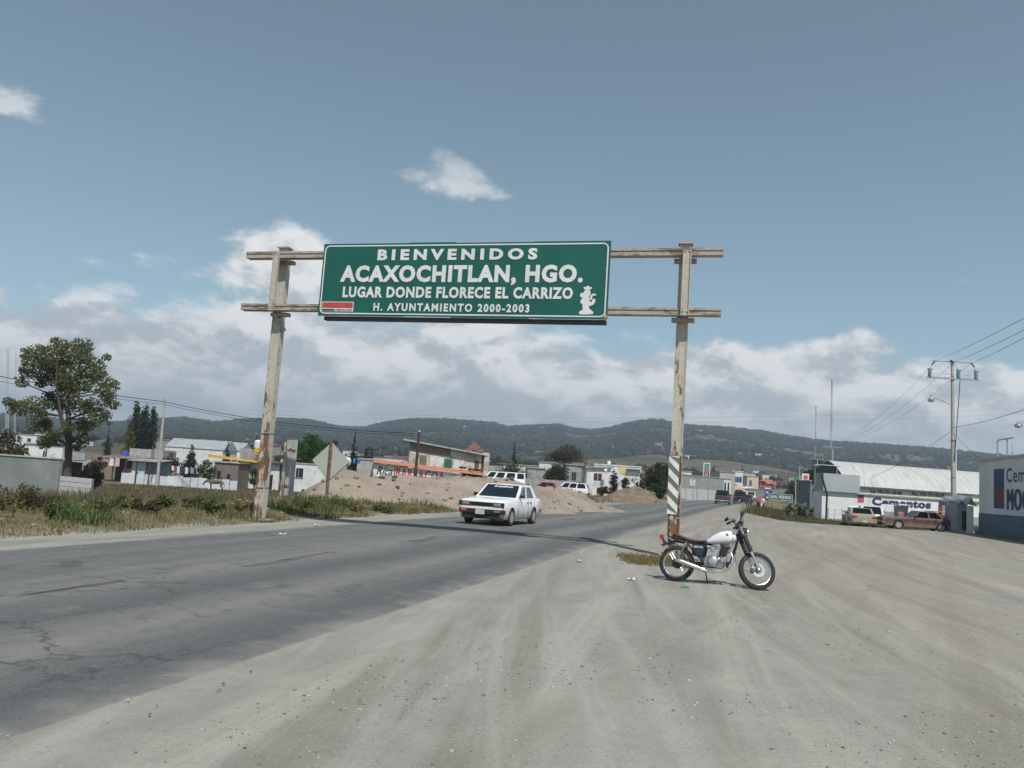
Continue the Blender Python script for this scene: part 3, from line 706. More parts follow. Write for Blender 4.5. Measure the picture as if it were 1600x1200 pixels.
    MB(SM).cbox(top0 + Vector((0.0, 0, 0.0)), (0.09, 0.27, 0.035), 0.012).build('top_yoke', M_eng, t)
    MB(SM).cbox(top0 + dr * 0.22, (0.10, 0.27, 0.04), 0.012).build('bottom_yoke', M_eng, t)
    # headlight
    hc = top0 + Vector((0.115, 0, -0.09))
    hl = MB(SM).lathe([(0.0, -0.10), (0.045, -0.095), (0.078, -0.06), (0.09, -0.01), (0.092, 0.035)], hc, axis='X', n=24).build('headlight', M_black_gloss, t, smooth=40)
    MB(SM).lathe([(0.094, 0.028), (0.096, 0.045), (0.088, 0.048)], hc, axis='X', n=24).build('headlight_ring', M_chrome, hl, smooth=40)
    MB(SM).lathe([(0.088, 0.040), (0.06, 0.056), (0.0, 0.062)], hc, axis='X', n=24).build('headlight_lens', pm('headlamp glass', (0.5, 0.52, 0.52), 0.1, 0.05), hl, smooth=40)
    for s in (-1, 1): MB(SM).box(top0 + dr * 0.10 + Vector((0.05, s * 0.10, 0)), (0.12, 0.008, 0.05)).build('headlight_bracket', M_dark, t)
    # clocks
    for s in (-1, 1): MB(SM).lathe([(0.0, 0), (0.036, 0.0), (0.04, 0.02), (0.04, 0.06), (0.0, 0.062)], top0 + Vector((0.035, s * 0.05, 0.03)), axis='Z', n=16).build('gauge', M_dark, t, smooth=40)
    # handlebar, grips, levers
    hb = [(0.0, -0.40, 0.155), (0.0, -0.30, 0.165), (0.02, -0.20, 0.15), (0.035, -0.11, 0.06), (0.03, 0.0, 0.045), (0.035, 0.11, 0.06), (0.02, 0.20, 0.15), (0.0, 0.30, 0.165), (0.0, 0.40, 0.155)]
    off = lambda p: top0 + Vector((p[0] - 0.03, p[1], p[2]))
    bar = MB(SM).tube([off(p) for p in hb], 0.0115, 10).build('handlebar', M_black_gloss, t, smooth=50)
    for s in (-1, 1):
        MB(SM).tube([off((-0.01, s * 0.285, 0.165)), off((-0.03, s * 0.415, 0.152))], 0.0185, 10).build('grip', M_dark, bar, smooth=40)
        MB(SM).tube([off((0.035, s * 0.25, 0.16)), off((0.055, s * 0.32, 0.158)), off((0.05, s * 0.42, 0.145))], 0.006, 6).build('lever', M_chrome, bar)
        MB(SM).cbox(off((0.03, s * 0.225, 0.175)), (0.06, 0.05, 0.05), 0.01).build('switchgear', M_dark, bar)
        MB(SM).tube([off((0.02, s * 0.235, 0.19)), off((0.01, s * 0.30, 0.26 if s < 0 else 0.215)), off((-0.04, s * 0.37, 0.335 if s < 0 else 0.22))], 0.005, 6).build('mirror_stem', M_chrome, bar)
        mm = Matrix.Rotation(R(15 * s), 3, 'Z') @ Matrix.Rotation(R(10), 3, 'Y')
        mi = MB(SM).ball(off((-0.05, s * 0.40, 0.36 if s < 0 else 0.235)), (0.018, 0.066, 0.042), 14, 8, rot=mm).build('mirror', M_black_gloss, bar, smooth=60)
    # cables
    for k, (y0, z0) in enumerate(((-0.22, 0.17), (-0.20, 0.15), (0.21, 0.16))):
        p0 = SM @ off((0.03, y0, z0))
        tgt = [Vector((1.02, -0.11, 0.60)), Vector((0.92, -0.10, 0.62)), Vector((0.95, 0.1, 0.6))][k]
        mid = (p0 + tgt) / 2 + Vector((0.14, -0.05, 0.06))
        pts = [p0.lerp(mid, u).lerp(mid.lerp(tgt, u), u) for u in [i / 10 for i in range(11)]]
        MB().tube(pts, 0.0045, 6, caps=False).build('cable', M_dark, t, smooth=60)
    pts = []
    a0_, b0_, c0_ = Vector((1.03, -0.09, 0.62)), Vector((1.0, -0.13, 0.22)), SM @ Vector((WB - 0.06, -0.08, FR_ - 0.02))
    pts = [a0_.lerp(b0_, u).lerp(b0_.lerp(c0_, u), u) for u in [i / 12 for i in range(13)]]
    MB().tube(pts, 0.005, 6, caps=False).build('cable', M_dark, t, smooth=60)
    # ---- tank: lofted teardrop
    secs = []
    for k in range(15):
        u = k / 14.0; x = 0.475 + 0.555 * u
        top = np.interp(u, [0, .12, .30, .5, .7, .84, .93, 1.0], [0.735, 0.80, 0.885, 0.945, 0.975, 0.968, 0.93, 0.865])
        bot = np.interp(u, [0, .25, .5, .75, .92, 1.0], [0.712, 0.712, 0.722, 0.738, 0.765, 0.80])
        hw = np.interp(u, [0, .08, .25, .5, .75, .9, 1.0], [0.02, 0.062, 0.092, 0.118, 0.128, 0.112, 0.05])
        ring = []
        for j in range(20):
            a = 2 * math.pi * j / 20; ca, sa = math.cos(a), math.sin(a)
            yy = hw * math.copysign(abs(ca) ** 0.75, ca); zz = (top + bot) / 2 + (top - bot) / 2 * math.copysign(abs(sa) ** 0.7, sa)
            ring.append(Vector((x, yy, zz)))
        secs.append(ring)
    tank = MB().loft(secs).build('fuel_tank', M_tank, t, smooth=60)
    MB().lathe([(0.0, 0.0), (0.035, 0.0), (0.035, 0.022), (0.028, 0.028), (0.0, 0.03)], (0.84, 0, 0.965), n=18).build('filler_cap', M_chrome, tank, smooth=40)
    for s in (-1, 1):
        MB().lathe([(0.0, 0.126), (0.024, 0.124), (0.024, 0.115)], (0.875, 0, 0.885), axis=(Vector((0, s, 0)), Vector((1, 0, 0)), Vector((0, 0, 1))), n=18).build('tank_badge', M_eng, tank)
        MB().ball((0.955, s * 0.098, 0.85), (0.034, 0.012, 0.062), 14, 8, rot=Matrix.Rotation(R(-20), 3, 'Y') @ Matrix.Rotation(R(-14 * s), 3, 'Z')).build('knee_panel', M_grey, tank, smooth=60)
    # ---- seat
    secs = []
    for k in range(16):
        u = k / 15.0; x = -0.10 + 0.62 * u
        top = np.interp(u, [0, .06, .2, .45, .7, .88, 1.0], [0.825, 0.845, 0.832, 0.785, 0.765, 0.770, 0.775]); th = np.interp(u, [0, .1, .6, 1], [0.035, 0.055, 0.062, 0.035]); hw = np.interp(u, [0, .1, .5, .8, 1], [0.085, 0.115, 0.125, 0.10, 0.065])
        ring = []
        for j in range(16):
            a = 2 * math.pi * j / 16; ca, sa = math.cos(a), math.sin(a)
            ring.append(Vector((x, hw * math.copysign(abs(ca) ** 0.55, ca), top - th / 2 + th / 2 * math.copysign(abs(sa) ** 0.7, sa))))
        secs.append(ring)
    seat = MB().loft(secs).build('seat', M_seat, t, smooth=60)
    MB().loft([[p + Vector((0, 0, -0.035)) for p in [Vector((q.x, q.y * 0.96, 0.0 + np.interp((q.x + 0.1) / 0.62, [0, .2, .45, .7, 1], [0.80, 0.79, 0.745, 0.72, 0.735]) + (q.z - (s_[0].z)) * 0.5)) for q in s_]] for s_ in secs[1:-1]]).build('seat_base', M_dark, seat, smooth=60)
    # ---- frame tubes
    fr = MB()
    fr.tube([(1.06, 0, 0.93), (0.80, 0, 0.76), (0.50, 0, 0.70)], 0.022, 8)
    for s in (-1, 1):
        fr.tube([(0.55, s * 0.08, 0.70), (0.25, s * 0.105, 0.715), (-0.05, s * 0.10, 0.76), (-0.16, s * 0.06, 0.775)], 0.013, 8)
        fr.tube([(0.52, s * 0.085, 0.70), (0.47, s * 0.10, 0.45), (0.43, s * 0.10, 0.30)], 0.014, 8)
        fr.tube([(0.43, s * 0.105, 0.42), (0.15, s * 0.105, 0.70)], 0.011, 8)
    fr.tube([(1.06, 0, 0.90), (1.0, 0, 0.62), (0.93, 0, 0.40)], 0.02, 8)
    fr.build('frame', M_black_gloss, t, smooth=50)
    sw = MB()
    for s in (-1, 1): sw.tube([(0.44, s * 0.105, 0.36), (0.2, s * 0.11, 0.335), (-0.03, s * 0.105, RR_)], [0.02, 0.019, 0.017], 8)
    sw.build('swingarm', M_black_gloss, t, smooth=50)
    for s in (-1, 1):
        a_, b_ = Vector((0.16, s * 0.125, 0.685)), Vector((0.035, s * 0.125, 0.375))
        sh = MB().tube([a_.lerp(b_, k) for k in (0, 0.1, 0.55, 0.6, 1)], [0.024, 0.019, 0.019, 0.013, 0.013], 12).build('shock_absorber', M_chrome, t, smooth=40)
        cs = [a_.lerp(b_, 0.12 + 0.72 * k / 72) + Vector((math.cos(k * 0.75), math.sin(k * 0.75), 0.25 * math.cos(k * 0.75))) * 0.028 for k in range(73)]
        MB().tube(cs, 0.0052, 5, caps=False).build('spring', M_dark, sh)
    # ---- side cover with lettering
    for s in (-1, 1):
        poly = [(0.27, 0.675), (0.50, 0.685), (0.475, 0.52), (0.44, 0.455), (0.36, 0.485), (0.28, 0.60)]
        cv = MB().prism(poly, (0, s * 0.105, 0), (1, 0, 0), (0, 0, 1), (0, s, 0), 0.022).build('side_cover', M_blue, t, smooth=30)
        lettering('MOTUL', M_white_sheet, cv, (0.305, -0.127, 0.615) if s < 0 else (0.47, 0.127, 0.615), (-s, 0, 0), (0, 0, 1), 0.165, 0.032, off=0.003, bold=0.03, shear=0.15)
    MB().cbox((0.37, 0, 0.58), (0.2, 0.19, 0.2), 0.02).build('airbox', M_dark, t)
    # ---- engine
    en = MB().cbox((0.66, 0, 0.39), (0.36, 0.20, 0.20), 0.05).cbox((0.80, 0, 0.43), (0.16, 0.17, 0.16), 0.03).build('crankcase', M_alu, t, smooth=35)
    MB().lathe([(0.0, 0.17), (0.055, 0.168), (0.085, 0.155), (0.102, 0.13), (0.105, 0.09)], (0.65, 0, 0.405), axis=(Vector((0, -1, 0)), Vector((1, 0, 0)), Vector((0, 0, 1))), n=26).build('clutch_cover', M_alu, en, smooth=35)
    MB().lathe([(0.0, 0.145), (0.04, 0.14), (0.055, 0.11), (0.055, 0.09)], (0.805, 0, 0.43), axis=(Vector((0, -1, 0)), Vector((1, 0, 0)), Vector((0, 0, 1))), n=18).build('oil_cover', M_alu, en, smooth=35)
    MB().lathe([(0.0, 0.15), (0.07, 0.145), (0.09, 0.12), (0.09, 0.09)], (0.68, 0, 0.40), axis='Y', n=22).build('generator_cover', M_alu, en, smooth=35)
    tilt = Matrix.Rotation(R(14), 3, 'Y'); cb = Vector((0.78, 0, 0.475))
    cyl = MB()
    for k in range(9):
        c = cb + tilt @ Vector((0, 0, 0.012 + 0.0215 * k)); cyl.cbox(c, (0.165 - 0.003 * abs(k - 4), 0.17, 0.008), 0.003, rot=tilt)
    cyl.lathe([(0.06, 0), (0.06, 0.20)], cb, axis=(tilt @ Vector((0, 0, 1)), tilt @ Vector((1, 0, 0)), Vector((0, 1, 0))), n=18)
    cyl.build('cylinder_fins', M_eng, en)
    MB().cbox(cb + tilt @ Vector((0, 0, 0.225)), (0.17, 0.15, 0.06), 0.02, rot=tilt).build('cylinder_head', M_eng, en, smooth=35)
    MB().cbox(cb + tilt @ Vector((0.01, 0, 0.268)), (0.12, 0.11, 0.04), 0.015, rot=tilt).build('valve_cover', M_alu, en, smooth=35)
    MB().tube([(0.70, 0, 0.655), (0.60, 0, 0.66), (0.52, 0, 0.655)], [0.028, 0.034, 0.04], 10).cbox((0.615, 0, 0.62), (0.06, 0.06, 0.09), 0.012).build('carburettor', M_alu, en, smooth=40)
    MB().box((0.9, 0, 0.37), (0.05, 0.12, 0.10)).build('engine_mount', M_black_gloss, en)
    MB().cbox((0.55, 0, 0.30), (0.30, 0.17, 0.05), 0.02).build('sump', M_eng, en)
    # ---- exhaust (right side, toward the viewer)
    hd = [(0.885, -0.04, 0.615), (0.95, -0.06, 0.585), (0.985, -0.085, 0.50), (0.975, -0.10, 0.40), (0.92, -0.115, 0.30), (0.82, -0.125, 0.235), (0.68, -0.13, 0.215), (0.53, -0.135, 0.225)]
    ex = MB().tube(hd, 0.019, 10).build('exhaust_pipe', M_chrome, t, smooth=60)
    MB().tube([(0.55, -0.14, 0.225), (0.50, -0.145, 0.238), (0.10, -0.165, 0.345), (0.02, -0.168, 0.366), (0.0, -0.17, 0.371)], [0.022, 0.036, 0.043, 0.042, 0.030], 16).build('silencer', M_chrome, ex, smooth=50)
    MB().box((0.15, -0.13, 0.40), (0.02, 0.03, 0.10)).build('silencer_bracket', M_dark, ex)
    # ---- tail
    secs = []
    for k in range(9):
        u = k / 8.0; c = Vector((0.12 - 0.42 * u, 0, np.interp(u, [0, .4, .8, 1], [0.71, 0.735, 0.675, 0.635])))
        secs.append([c + Vector((0, yy, -0.035 * (yy / 0.075) ** 2 + dz)) for yy, dz in ((-0.075, 0), (-0.04, 0), (0, 0), (0.04, 0), (0.075, 0), (0.06, -0.006), (0, -0.006), (-0.06, -0.006))])
    tail = MB().loft(secs).build('rear_mudguard', M_blue, t, smooth=60)
    MB().hexa([(-0.26, -0.05, 0.64), (-0.26, 0.05, 0.64), (-0.20, 0.05, 0.66), (-0.20, -0.05, 0.66), (-0.30, -0.03, 0.73), (-0.30, 0.03, 0.73), (-0.275, 0.03, 0.735), (-0.275, -0.03, 0.735)]).build('light_bracket', M_dark, tail)
    MB().cbox((-0.305, 0, 0.765), (0.065, 0.10, 0.075), 0.012).build('tail_light', M_red, t, smooth=35)
    for s in (-1, 1): MB().ball((-0.12, s * 0.17, 0.70), (0.03, 0.03, 0.03), 10, 6).tube([(-0.12, s * 0.08, 0.70), (-0.12, s * 0.16, 0.70)], 0.007, 6).build('turn_signal', M_dark, t, smooth=50)
    # ---- stand, pegs, lever, chain
    MB().tube([(0.50, 0.10, 0.24), (0.53, 0.22, 0.035), (0.545, 0.235, 0.032)], 0.011, 8).box((0.545, 0.24, 0.03), (0.05, 0.06, 0.012)).build('side_stand', M_black_gloss, t)
    for s in (-1, 1): MB().tube([(0.46, s * 0.09, 0.30), (0.46, s * 0.22, 0.295)], [0.011, 0.014], 8).build('foot_peg', M_dark, t)
    MB().tube([(0.50, -0.14, 0.285), (0.60, -0.17, 0.27), (0.72, -0.175, 0.275)], 0.008, 6).build('brake_pedal', M_chrome, t)
    ch = MB()
    for z_ in (0.085, -0.085): ch.tube([(0.0, 0.073, RR_ + z_), (0.50, 0.073, 0.38 + z_ * 0.45)], 0.008, 5)
    ch.build('chain', M_steel, t)
    return t
make_moto()

# ------------------------------------------------------------------ vehicles
M_glass = glassmat('tinted car glass', (0.26, 0.30, 0.30)); M_tyre2 = pm('car tyre', (0.035, 0.034, 0.033), 0.85, 0.15, 5, col2=(0.10, 0.09, 0.075), amt=0.3)
M_rim = pm('painted wheel', (0.42, 0.42, 0.41), 0.4, 0.08, 4, metal=0.4); M_lamp = pm('clear lamp glass', (0.30, 0.32, 0.32), 0.12, 0.12, 14, metal=0.5)
M_tail = pm('red tail lamp', (0.36, 0.02, 0.02), 0.3, 0.05); M_amber = pm('amber lens', (0.55, 0.13, 0.03), 0.3, 0.05); M_int = pm('dark cabin trim', (0.045, 0.044, 0.043), 0.8, 0.1)
M_plate = pm('licence plate', (0.50, 0.48, 0.42), 0.5, 0.06, 6); M_well = pm('wheel housing', (0.012, 0.012, 0.012), 0.9, 0.1)
def carpaint(name, col, dust=(0.30, 0.265, 0.20), rough=0.28, amt=0.8):
    if name in MATS: return MATS[name]
    m = bpy.data.materials.new(name); m.use_nodes = True; t = NT(m.node_tree)
    o = t.n('ShaderNodeTexCoord').outputs['Object']; x, y, z = t.sep(o)[:3]
    n = t.noise(o, 2.2, 6, 0.65); n2 = t.noise(o, 14, 4, 0.6)
    k = t.m('MULTIPLY', t.ss(t.m('ADD', z, t.m('MULTIPLY', t.m('SUBTRACT', n, 0.5), 0.5)), 0.62, 0.25), amt)      # road dust thrown up along the sills
    c = t.mix(t.ss(n2, 0.3, 0.7), tuple(a * 0.95 for a in col), col); c = t.mix(k, c, dust)
    b = t.n('ShaderNodeBsdfPrincipled'); t.put(b.inputs['Base Color'], c); t.put(b.inputs['Roughness'], t.mr(k, 0, 1, rough, 0.85))
    b.inputs['Coat Weight'].default_value = 0.25
    t.n('ShaderNodeOutputMaterial', Surface=b.outputs[0]); MATS[name] = m; return m
def quadpt(q, u, v): return (q[0] * (1 - u) + q[1] * u) * (1 - v) + (q[3] * (1 - u) + q[2] * u) * v

def make_car(label, paint, loc, heading, cat='car', name='car', L=4.2, W=1.64, H=1.38, belt=0.90, hood=0.86, deck=0.90, cowl=0.72, wtop=0.12, rtop=-1.15, rbase=-1.55, xf=1.22, xr=-1.25, wr=0.29, nose=0.62, tailz=0.62, bumper=None, bumper_h=0.14,
             sides=((0.10, 0.46), (0.52, 0.90)), cut=True, grille=True, plate_front=True, front_detail=True, rim=None, tilt=0.12, group=None, glass=None, pickup=None, roof_mat=None, interior=True, tail_tall=0.16, sill=0.20, lettering_on=None):
    """x forward, y left, z up. belt: window sill height; cowl/wtop: windscreen base/top x; rbase/rtop: rear window base/top x"""
    bumper = bumper or M_dark; glass = glass or M_glass; rim = rim or M_rim
    t = thing(name, label, cat, loc, heading, group); hw = W / 2; f, b = L / 2, -L / 2
    xs = [f, f - 0.03, f - 0.14, xf + wr + 0.08, xf, xf - wr - 0.08, cowl, cowl - 0.25, 0.0, rbase + 0.3, rbase, xr + wr * 0.2, xr - wr - 0.06, b + 0.14, b + 0.03, b]
    xs = sorted(set(round(x, 3) for x in xs), reverse=True)
    xs = [x for i, x in enumerate(xs) if i == 0 or xs[i - 1] - x > 0.015]
    secs = []
    for x in xs:
        zt = float(np.interp(x, [b, b + 0.05, rbase, cowl, f - 0.12, f - 0.03, f], [tailz + 0.10, deck - 0.03, deck, belt, hood - 0.06, hood - 0.11, nose]))
        e = min(1.0, min(f - x, x - b) / 0.22); h = hw * (0.90 + 0.10 * math.sin(e * math.pi / 2)); zb = sill + (0.10 * (1 - e))
        zm = zb + (zt - zb) * 0.58
        half = [(h * 0.93, zb), (h * 0.985, zb + 0.10), (h, zm), (h * 0.985, zt - 0.07), (h * 0.955, zt - 0.02), (h * 0.90, zt), (h * 0.45, zt + 0.012)]
        ring = [Vector((x, y, z)) for y, z in half] + [Vector((x, -y, z)) for y, z in reversed(half)]
        secs.append(ring)
    mb = MB().loft(secs); me = mb.mesh('body', None)
    bm = bmesh.new(); bm.from_mesh(me); bmesh.ops.recalc_face_normals(bm, faces=bm.faces[:]); bm.to_mesh(me); bm.free()
    body = bpy.data.objects.new('body', me); C.objects.link(body)
    if cut:
        cb = MB()
        for xw in (xf, xr):
            for sy in (-1, 1): cb.lathe([(wr + 0.055, sy * (hw - 0.24)), (wr + 0.055, sy * (hw + 0.1))], (xw, 0, wr), axis='Y', n=28)
        co = cb.build('cutter', M_well, smooth=30)
        md = body.modifiers.new('b', 'BOOLEAN'); md.object = co; md.operation = 'DIFFERENCE'; md.solver = 'EXACT'
        dg = bpy.context.evaluated_depsgraph_get(); nm = bpy.data.meshes.new_from_object(body.evaluated_get(dg)); body.modifiers.clear(); body.data = nm; nm.name = 'body'
        bpy.data.objects.remove(co); nm.materials.clear()
    nm = body.data; nm.materials.append(paint); nm.materials.append(M_well)
    for p in nm.polygons:
        c = p.center; p.use_smooth = True; p.material_index = 0
        for xw in (xf, xr):
            rr = math.hypot(c.x - xw, c.z - wr)
            if rr < wr + 0.058 and abs(c.y) > 0.3 and (abs(p.normal.y) < 0.3 or abs(c.y) < hw - 0.2): p.material_index = 1
    nm.set_sharp_from_angle(angle=R(28)); body.parent = t
    # ---- cabin: frame of pillars with panes let in
    yb, yt_ = hw * 0.915, hw * 0.915 - tilt
    zb_ = belt - 0.01; zr = H - 0.035
    A = {}
    for s in (-1, 1):
        A['fb', s] = Vector((cowl, s * yb, zb_)); A['ft', s] = Vector((wtop, s * yt_, zr)); A['rb', s] = Vector((rbase, s * yb, deck - 0.015)); A['rt', s] = Vector((rtop, s * yt_, zr))
    faces = [('front', [A['fb', 1], A['fb', -1], A['ft', -1], A['ft', 1]], ((0.03, 0.97),)), ('rear', [A['rb', -1], A['rb', 1], A['rt', 1], A['rt', -1]], ((0.07, 0.93),)),
             ('side', [A['rb', 1], A['fb', 1], A['ft', 1], A['rt', 1]], sides), ('side', [A['fb', -1], A['rb', -1], A['rt', -1], A['ft', -1]], tuple((1 - q1, 1 - q0) for q0, q1 in reversed(sides)))]
    cab = MB(); panes = []
    for nm_, q, wins in faces:
        nrm = (q[1] - q[0]).cross(q[3] - q[0]).normalized()
        vs_ = [0.0, 0.03 if nm_ != 'side' else 0.05, 0.96 if nm_ != 'side' else 0.90, 1.0]
        us = [0.0] + [x for w_ in wins for x in w_] + [1.0]
        for iu in range(len(us) - 1):
            for iv in range(3):
                u0, u1, v0, v1 = us[iu], us[iu + 1], vs_[iv], vs_[iv + 1]; pts = [quadpt(q, u0, v0), quadpt(q, u1, v0), quadpt(q, u1, v1), quadpt(q, u0, v1)]
                if iu % 2 == 1 and iv == 1: panes.append((nm_, [p - nrm * 0.012 for p in pts], nrm))
                else: cab.add(pts + [p - nrm * 0.03 for p in pts], [(0, 1, 2, 3), (4, 7, 6, 5), (0, 4, 5, 1), (1, 5, 6, 2), (2, 6, 7, 3), (3, 7, 4, 0)])
    cab_o = cab.build('cabin_frame', paint, t)
    rp = MB(); sec = []
    for x, dz in ((wtop + 0.03, -0.004), (wtop - 0.10, 0.022), ((wtop + rtop) / 2, 0.036), (rtop + 0.10, 0.022), (rtop - 0.03, -0.004)):
        sec.append([Vector((x, yt_ * k, zr + dz * (1 - 0.75 * k * k) + 0.002)) for k in (-1.0, -0.85, -0.5, 0, 0.5, 0.85, 1.0)] + [Vector((x, yt_ * k, zr - 0.02)) for k in (1.0, 0, -1.0)])
    rp.loft(sec).build('roof', roof_mat or paint, t, smooth=40)
    for nm_, pts, nrm in panes:
        g_ = MB().add(pts + [p - nrm * 0.005 for p in pts], [(0, 1, 2, 3), (4, 7, 6, 5), (0, 4, 5, 1), (1, 5, 6, 2), (2, 6, 7, 3), (3, 7, 4, 0)]).build('windscreen' if nm_ == 'front' else 'window', glass, t)
        if nm_ == 'front' and lettering_on:
            ex = (pts[0] - pts[1]).normalized(); up_ = (pts[2] - pts[1]).normalized(); up_ = (up_ - ex * up_.dot(ex)).normalized(); wd = (pts[1] - pts[0]).length
            lettering(lettering_on, M_white_sheet, g_, pts[2] + ex * (0.20 * wd) - up_ * 0.14, ex, up_, wd * 0.50, 0.11, off=0.006, bold=0.03, shear=0.35)
    MB().box(((cowl + rbase) / 2, 0, belt + 0.022), (cowl - rbase - 0.12, W * 0.84, 0.012)).build('cabin_floor', M_int, t)
    if interior:
        for xx in (cowl - 0.95, rbase + 0.42):
            for s in (-1, 1): MB().cbox((xx, s * 0.36, belt + 0.09), (0.14, 0.44, 0.20), 0.05).cbox((xx - 0.02, s * 0.36, belt + 0.24), (0.10, 0.26, 0.12), 0.04).build('seat_back', M_int, t, smooth=40)
        MB().cbox((cowl - 0.35, 0, belt + 0.04), (0.40, W * 0.80, 0.06), 0.02).build('dashboard', M_int, t)
        wc = Vector((cowl - 0.55, 0.36, belt + 0.10)); MB().tube([wc + Matrix.Rotation(R(-60), 3, 'Y') @ Vector((0.17 * math.cos(a), 0.17 * math.sin(a), 0)) for a in [2 * math.pi * k / 14 for k in range(14)]], 0.012, 6, closed=True).build('steering_wheel', M_int, t)
    # ---- wheels
    first = None
    for xw in (xf, xr):
        for s in (-1, 1):
            if first is None:
                wb = MB(); wd = 0.17
                wb.lathe([(wr * 0.62, -wd / 2), (wr * 0.93, -wd / 2), (wr, -wd / 2 + 0.03), (wr, wd / 2 - 0.03), (wr * 0.93, wd / 2), (wr * 0.62, wd / 2)], axis='Y', n=28, closed=True)
                first = wo = wb.build('wheel', M_tyre2, t, smooth=35)
                rb = MB(); rb.lathe([(0.0, -wd / 2 + 0.02), (wr * 0.16, -wd / 2 + 0.005), (wr * 0.22, -wd / 2 + 0.035), (wr * 0.50, -wd / 2 + 0.05), (wr * 0.56, -wd / 2 + 0.004), (wr * 0.64, -wd / 2 - 0.002)], axis='Y', n=28)
                for k in range(5):
                    a = 2 * math.pi * k / 5; rb.box((wr * 0.36 * math.sin(a), -wd / 2 + 0.025, wr * 0.36 * math.cos(a)), (wr * 0.20, 0.03, wr * 0.44), rot=Matrix.Rotation(a, 3, 'Y'))
                ro = rb.build('rim', rim, wo, smooth=30)
            else:
                wo = first.copy(); C.objects.link(wo); wo.parent = t; r2 = first.children[0].copy(); C.objects.link(r2); r2.parent = wo
            wo.location = (xw, s * (hw - 0.085), wr); wo.rotation_euler = (0, 0, 0 if s < 0 else math.pi)
    # ---- ends
    for xe, s, nm_ in ((f, 1, 'bumper'), (b, -1, 'bumper')):
        z_ = 0.46 if xe > 0 else 0.47
        pr = [(-hw * 0.97, -0.30 * s), (-hw * 0.99, -0.06 * s), (-hw * 0.9, 0.05 * s), (0, 0.085 * s), (hw * 0.9, 0.05 * s), (hw * 0.99, -0.06 * s), (hw * 0.97, -0.30 * s)]
        inn = [(y * 0.97, x - 0.07 * s) for y, x in pr]
        secs2 = [[Vector((xe + x, y, z_ - bumper_h / 2)), Vector((xe + x, y, z_ + bumper_h / 2)), Vector((xe + x2, y2, z_ + bumper_h / 2)), Vector((xe + x2, y2, z_ - bumper_h / 2))] for (y, x), (y2, x2) in zip(pr, inn)]
        bo = MB().loft(secs2).build('bumper', bumper, t, smooth=35)
        if xe > 0 and front_detail:
            for sy in (-1, 1): MB().box((xe + 0.068, sy * hw * 0.72, z_ + 0.012), (0.02, 0.20, 0.055)).build('indicator', M_amber, bo)
            MB().box((xe - 0.03, 0, z_ - bumper_h / 2 - 0.09), (0.10, W * 0.80, 0.17)).build('air_dam', M_dark, bo)
        if (xe > 0 and plate_front) or xe < 0:
            pl = MB().box((xe + 0.098 * s, 0.0, z_ - 0.02), (0.012, 0.32, 0.16)).build('licence_plate', M_plate, t)
    zl = hood - 0.19
    if front_detail:
        if grille:
            MB().box((f - 0.004, 0, zl), (0.03, W * 0.50, 0.13)).build('grille', M_dark, t)
            for k in range(3): MB().box((f + 0.013, 0, zl - 0.04 + 0.04 * k), (0.006, W * 0.49, 0.008)).build('grille_bar', M_black_gloss, t)
        for s in (-1, 1):
            MB().box((f - 0.006, s * hw * 0.745, zl), (0.03, W * 0.235, 0.155)).build('headlight_surround', M_dark, t)
            hl = MB().cbox((f - 0.008, s * hw * 0.68, zl), (0.05, W * 0.165, 0.125), 0.015).build('headlight', M_lamp, t, smooth=35)
            MB().cbox((f - 0.05, s * hw * 0.905, zl), (0.10, W * 0.055, 0.13), 0.012).build('corner_lamp', pm('pale lamp', (0.5, 0.48, 0.44), 0.2, 0.05), t)
    for s in (-1, 1): MB().cbox((b + 0.012, s * hw * 0.76, tailz + 0.10), (0.05, W * 0.17, tail_tall), 0.012).build('tail_light', M_tail, t)
    # ---- door seams, handles, mirrors, rub strip
    xm = (cowl + rbase) / 2 + 0.02
    for s in (-1, 1):
        for xx in (cowl - 0.06, xm - 0.05, max(rbase + 0.22, xr + wr + 0.07)):
            MB().box((xx, s * (hw + 0.0005), (sill + belt) / 2 + 0.06), (0.010, 0.006, belt - sill - 0.22)).build('door_seam', M_well, t)
        for xx in (xm + 0.07, max(rbase + 0.36, xr + wr + 0.18)): MB().cbox((xx, s * (hw + 0.004), belt - 0.13), (0.13, 0.028, 0.03), 0.008).build('door_handle', M_dark, t)
        mi = MB().cbox((cowl - 0.20, s * (yb + 0.11), belt + 0.085), (0.09, 0.17, 0.11), 0.02).build('side_mirror', M_dark, t)
    return t

